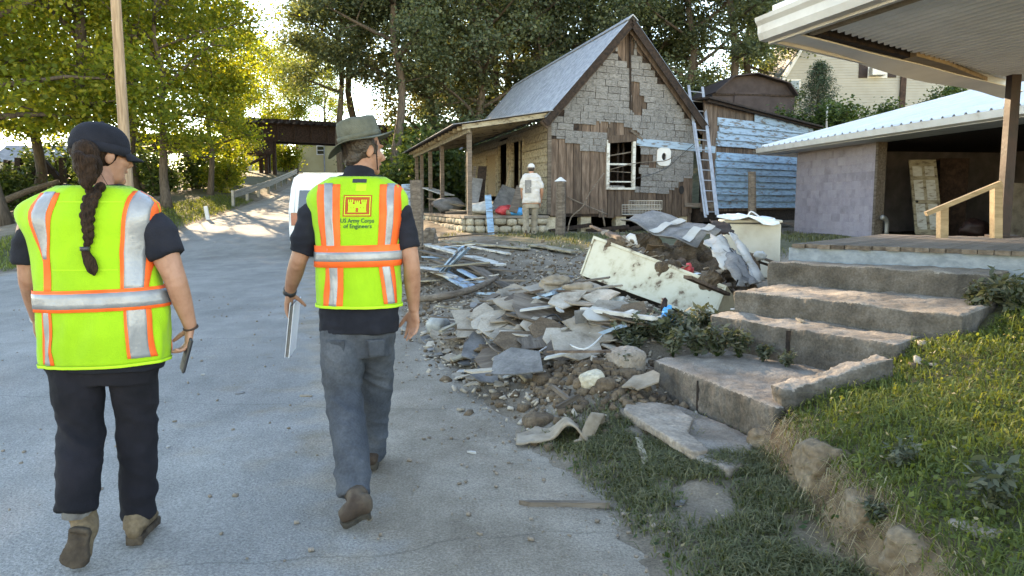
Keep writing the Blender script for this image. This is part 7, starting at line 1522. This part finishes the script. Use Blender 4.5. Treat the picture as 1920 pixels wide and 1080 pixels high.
# low broad leaves in the lawn (clover, plantain)
P = scatter(26000, 1.35, 5, 1.8, 6.2, lambda x, y: ss(0, .2, lawn_mask(x, y)) * den(y, x) * steps_clear(x, y)); P[:, 2] += rng.uniform(.005, .05, len(P))
stuff('clover', npmesh(*leaves(P, rng.uniform(.012, .034, len(P)), .8, 1.2)), 'grass_green', 'low broad-leaved clover growing through the lawn', 'ground cover')
strip = lambda x, y: ss(.05, .5, x - Rx(y)) * (1 - ss(-.1, 0, lawn_mask(x, y))) * (1 - ss(4.2, 5.0, y)) * ss(-.45, .1, vn(x, y, 2.2, 8) + vn(x, y, 6, 9) * .5 + .35 * ss(.5, 1.2, x - Rx(y))) * np.where((x > 1.0) & (y > 4), .15, 1)
P = scatter(110000, -.2, 1.5, 1.8, 5.2, strip); n = len(P)
stuff('roadside_grass', blades(P, rng.uniform(.02, .07, n), rng.uniform(.0018, .004, n), rng.uniform(.4, 1.5, n)), 'grass_dull', 'dusty low grass between the road edge and the bank', 'grass')
P = scatter(9000, .3, 1.5, 1.8, 4.6, strip); n = len(P); P[:, 2] += .01
stuff('roadside_weeds', npmesh(*leaves(P, rng.uniform(.015, .04, n), .6, 1.0)), 'leaf_shrub', 'small dusty weeds in the roadside grass', 'ground cover')
# dry grass and roots hanging over the bank
P = scatter(7500, 1.2, 1.8, 1.7, 4.1, lambda x, y: np.exp(-((lawn_mask(x, y) - .03) / .09) ** 2) * (.4 + .6 * ss(-.2, .3, vn(x, y, 4, 3)))); n = len(P); az = rng.normal(np.pi, 1.5, n); L = rng.uniform(.03, .16, n)
d = np.stack([np.cos(az), np.sin(az), 0 * az], 1); s = np.stack([-np.sin(az), np.cos(az), 0 * az], 1) * rng.uniform(.0009, .0022, n)[:, None]; L = L[:, None]; up = np.array([[0, 0, 1.0]])
m = P + d * L * .35 + up * L * .25; t = P + d * L * .75 - up * L * rng.uniform(-.5, .8, (n, 1)); v = np.stack([P - s, P + s, m - s, m + s, t - s * .3, t + s * .3], 1).reshape(-1, 3); b = np.arange(n)[:, None] * 6
stuff('dry_grass', npmesh(v, np.concatenate([b + np.array([[0, 1, 3, 2]]), b + np.array([[2, 3, 5, 4]])], 1).reshape(-1, 4)), 'grass_dry', 'dry straw-coloured grass hanging over the lawn bank', 'grass')
# verge and yard grass
P = scatter(26000, -15.5, -10.5, 15, 40, lambda x, y: ss(.05, .6, Lx(y) - x) * (1 - ss(2.5, 4, Lx(y) - x))); n = len(P)
stuff('verge_grass', blades(P, rng.uniform(.06, .2, n), rng.uniform(.006, .014, n), rng.uniform(.3, 1.2, n)), 'grass_green', 'grass on the left roadside verge', 'grass')
P = scatter(24000, -2.5, 7.5, 11, 20.3, lambda x, y: (.8 * ss(13.5, 16, y) * ss(1.6, 3.2, x - Rx(y)) + .8 * ss(3.2, 4.2, x)) * ss(-.2, .25, vn(x, y, .9, 4))); n = len(P)
stuff('yard_grass', blades(P, rng.uniform(.04, .13, n), rng.uniform(.004, .009, n), rng.uniform(.3, 1.2, n)), 'grass_dull', 'patchy grass in the yard before the damaged house', 'grass')
# leafy weeds round the steps
def weed_mesh(seed, h, n, L):
    R_ = random.Random(seed); mb = MB(); c = []; 
    for i in range(n):
        az = R_.uniform(0, 6.28); e = R_.uniform(.25, 1.0); tip = Vector((math.cos(az) * e * h * .9, math.sin(az) * e * h * .9, h * R_.uniform(.55, 1.1))); p = [Vector((0, 0, -.03)), tip * .55 + Vector((0, 0, h * .15)), tip]; mb.tube(p, [.004, .003, .0015], 4, 2)
        for k in range(8): c.append(p[0].lerp(tip, .3 + .75 * k / 8) + Vector((0, 0, h * .12)))
    c = np.array(c); nn = len(c) * 3; cc = c[rng.integers(0, len(c), nn)] + rng.normal(size=(nn, 3)) * .018
    return mb.mesh(None, True), npmesh(*leaves(cc, L * rng.uniform(.6, 1.3, nn), .38, .8))
WV = [weed_mesh(50 + i, .17, 11, .062) for i in range(4)]
for t_, c_ in WV: t_.materials.append(MT['leaf_shrub']); c_.materials.append(MT['leaf_weed'])
def weed(px, py, s, lab, i, p=None, group='leafy weeds round the steps'):
    p = gp(px, py) if p is None else p; o = empty('weed', p, 0, lab, 'weed', group); o.rotation_euler.z = i * 1.7; o.scale = (s, s, s); link('stem', WV[i % 4][0], None, o); link('foliage', WV[i % 4][1], None, o)
s1 = SZ[3] + .005; s1t = lambda px, py: on(px, py, s1)
for i, (px, py, s, lab, top) in enumerate([(1168, 652, 1.0, 'weed clump at the left end of the plants, beside the stones', 0), (1205, 640, 1.15, 'weed clump below the blue rag, left of centre', 0), (1240, 645, 1.2, 'weed clump straight below the blue rag', 0), (1280, 636, 1.25, 'tall weed clump right of the blue rag', 0), (1318, 628, 1.2, 'weed clump at the corner of the second step', 0), (1262, 664, 1.0, 'weed clump at the back edge of the lowest tread', 1), (1305, 664, 1.1, 'weed clump sprouting on the lowest tread, left', 1), (1345, 664, 1.1, 'weed clump sprouting on the lowest tread, middle', 1),
        (1385, 668, .95, 'weed clump against the riser of the second step', 1), (1430, 676, .6, 'low weed clump by the joint of the second step riser', 1), (1475, 688, .55, 'low weed clump in the right corner of the lowest tread', 1), (1180, 690, .6, 'small weed beside the dark squared stone', 0), (1185, 672, .9, 'weed clump hanging over the dark squared stone', 0)]):
    weed(px, py, s, lab, i, s1t(px, py) if top else None)
R_ = random.Random(4)
for i, (px, py, s, lab) in enumerate([(1700, 640, 1.0, 'leafy weed beside the right end of the second step'), (1745, 612, 1.0, 'leafy weed between the second and third steps on the lawn side'), (1790, 600, 1.1, 'leafy weed below the end of the third step'), (1830, 590, 1.1, 'leafy weed left of the porch pier'), (1870, 575, 1.2, 'leafy weed under the grey porch rim'), (1905, 585, 1.2, 'leafy weed at the right edge under the porch'), (1640, 668, .8, 'leafy weed at the upper end of the low kerb'), (1560, 705, .7, 'leafy weed beside the middle of the low kerb'),
        (1690, 880, .6, 'bright leafy weed on the bank edge'), (1860, 950, .9, 'broad-leaved weed at the lower right of the lawn'), (1640, 985, .5, 'small weed low on the lawn bank')]):
    weed(px, py, s, lab, i + 2, gp(px, py), 'leafy weeds along the lawn')
# rubble: chips and crumbs
def chips(P, r, flat=.25):
    n = len(P); q = rng.normal(size=(n, 3)); u = rng.normal(size=(n, 3)); u[:, 2] *= .35; u /= np.linalg.norm(u, axis=1)[:, None]; k = np.zeros((n, 3)); k[:, 2] = 1; k += rng.normal(size=(n, 3)) * .35
    v = np.cross(k, u); v /= np.linalg.norm(v, axis=1)[:, None]; w = np.cross(u, v); r = r[:, None]; a = u * r; b = v * r * rng.uniform(.4, .9, (n, 1)); c = w * r * flat
    C = [P + sa * a * rng.uniform(.6, 1, (n, 1)) + sb * b * rng.uniform(.6, 1, (n, 1)) + sc * c for sc in (-1, 1) for sb in (-1, 1) for sa in (-1, 1)]
    vs = np.stack(C, 1).reshape(-1, 3); f = np.array([(0, 2, 3, 1), (4, 5, 7, 6), (0, 1, 5, 4), (2, 6, 7, 3), (0, 4, 6, 2), (1, 3, 7, 5)]); b_ = (np.arange(n) * 8)[:, None, None]; return npmesh(vs, (b_ + f[None]).reshape(-1, 4))
hp = lambda x, y: (np.exp(-(((x - .35) / 1.0) ** 2 + ((y - 6.9) / 1.4) ** 2)) * 1.3 + .4 * ss(0, .3, x - Rx(y)) * (1 - ss(11, 16, y)) * ss(4, 5.5, y)).clip(0, 1) * ss(-.35, .1, x - Rx(y)) * steps_clear(x, y)
P = scatter(13000, -3.4, 2.6, 4.2, 16, hp); P[:, 2] += rng.uniform(0, .03, len(P)); stuff('rubble_chips', chips(P, .012 + .03 * rng.random(len(P)) ** 3), 'drywall', 'small plaster and wood crumbs strewn over the debris heap', 'rubble')
P = scatter(9000, -3.4, 2.6, 4.2, 16, hp); P[:, 2] += .008; stuff('mud_crumbs', chips(P, .012 + .035 * rng.random(len(P)) ** 3, .6), 'mud', 'crumbs of mud and stone strewn over the debris heap', 'rubble')
P = scatter(9000, -7, 1.6, 2, 12, lambda x, y: (.1 + .9 * np.exp(-((Rx(y) - x) / .45) ** 2)) * (x < Rx(y) + .4)); P[:, 2] += .012; stuff('road_grit', chips(P, .004 + .012 * rng.random(len(P)) ** 3, .5), 'rock', 'grit and small stones strewn along the road edge', 'gravel')
P = scatter(2500, .1, 1.4, 4.2, 6.1, lambda x, y: np.exp(-(((x - .62) / .4) ** 2 + ((y - 5.3) / .5) ** 2))); P[:, 2] += .01; stuff('dirt_crumbs', chips(P, .012 + .03 * rng.random(len(P)) ** 2, .7), 'mud', 'loose dirt crumbs around the clods left of the flagstone', 'rubble')
# torn sheets of the low heap
R_ = random.Random(31); k = 0
HP2 = [(890, 600), (960, 555), (1075, 530), (1140, 565), (1215, 600), (1120, 640), (1020, 670), (930, 690), (870, 660)]
while k < 70:
    px, py = R_.uniform(860, 1215), R_.uniform(530, 690)
    if not inpoly((px, py), HP2): continue
    p = gp(px, py, R_.uniform(.03, .2)); shard(p, R_.uniform(.14, .36), R_.choice(('drywall', 'drywall', 'drywall', 'grey_board', 'old_wood', 'insulation', 'drywall', 'mud')), (R_.uniform(.0, .6), R_.uniform(-.25, .25)), R_.uniform(0, 6), 'torn sheet of drywall or board layered in the low debris heap', 500 + k, group='torn sheets of the low debris heap', asp=R_.uniform(.5, 1.0), curl=.03); k += 1
R_ = random.Random(77); HP3 = [(800, 600), (900, 545), (1075, 500), (1150, 560), (1240, 600), (1120, 650), (1010, 690), (880, 700)]; k = 0
while k < 60:
    px, py = R_.uniform(800, 1240), R_.uniform(500, 700)
    if not inpoly((px, py), HP3): continue
    p = gp(px, py, R_.uniform(.02, .2)); L_ = R_.uniform(.15, .6); a_ = R_.uniform(-.9, 1.2); d = Vector((math.cos(a_), math.sin(a_), R_.uniform(-.15, .3))).normalized() * L_ / 2
    plank(p - d, p + d, R_.choice((.03, .045, .07, .1)), .015, R_.choice(('old_wood', 'cream_paint', 'brown_plank', 'old_wood', 'white_paint', 'drywall')), 'splintered lath or board end mixed into the low debris heap', name='lath', cat='lath', group='laths in the low debris heap', rag=.04, seed=k); k += 1
# dead leaves, scraps and twigs on the lawn and grass strip
P = scatter(550, .3, 3.5, 1.9, 5.2, lambda x, y: .8 * ss(.1, .4, x - Rx(y)) * steps_clear(x, y)); P[:, 2] += .02 + .03 * ss(0, .2, lawn_mask(P[:, 0], P[:, 1])); stuff('leaf_litter', npmesh(*leaves(P, rng.uniform(.012, .035, len(P)), .4, .6)), 'grass_dry', 'dead leaves and straw bits lying in the grass', 'leaf litter')
# twigs and small brush in the lumber heap
tw = MB(); R_ = random.Random(8)
for k in range(160):
    px, py = R_.uniform(785, 900), R_.uniform(500, 560); p = gp(px, py, R_.uniform(.0, .08)); d = Vector((R_.uniform(-1, 1), R_.uniform(-1, 1), R_.uniform(-.15, .35))).normalized() * R_.uniform(.08, .35); tw.tube([p - d / 2, p + Vector((0, 0, .02)), p + d / 2], [.005, .004, .002], 4)
o = tw.build('brush_twigs', 'old_wood'); tag(o, 'tangle of dry twigs in front of the lumber heap', 'twigs', kind='stuff')
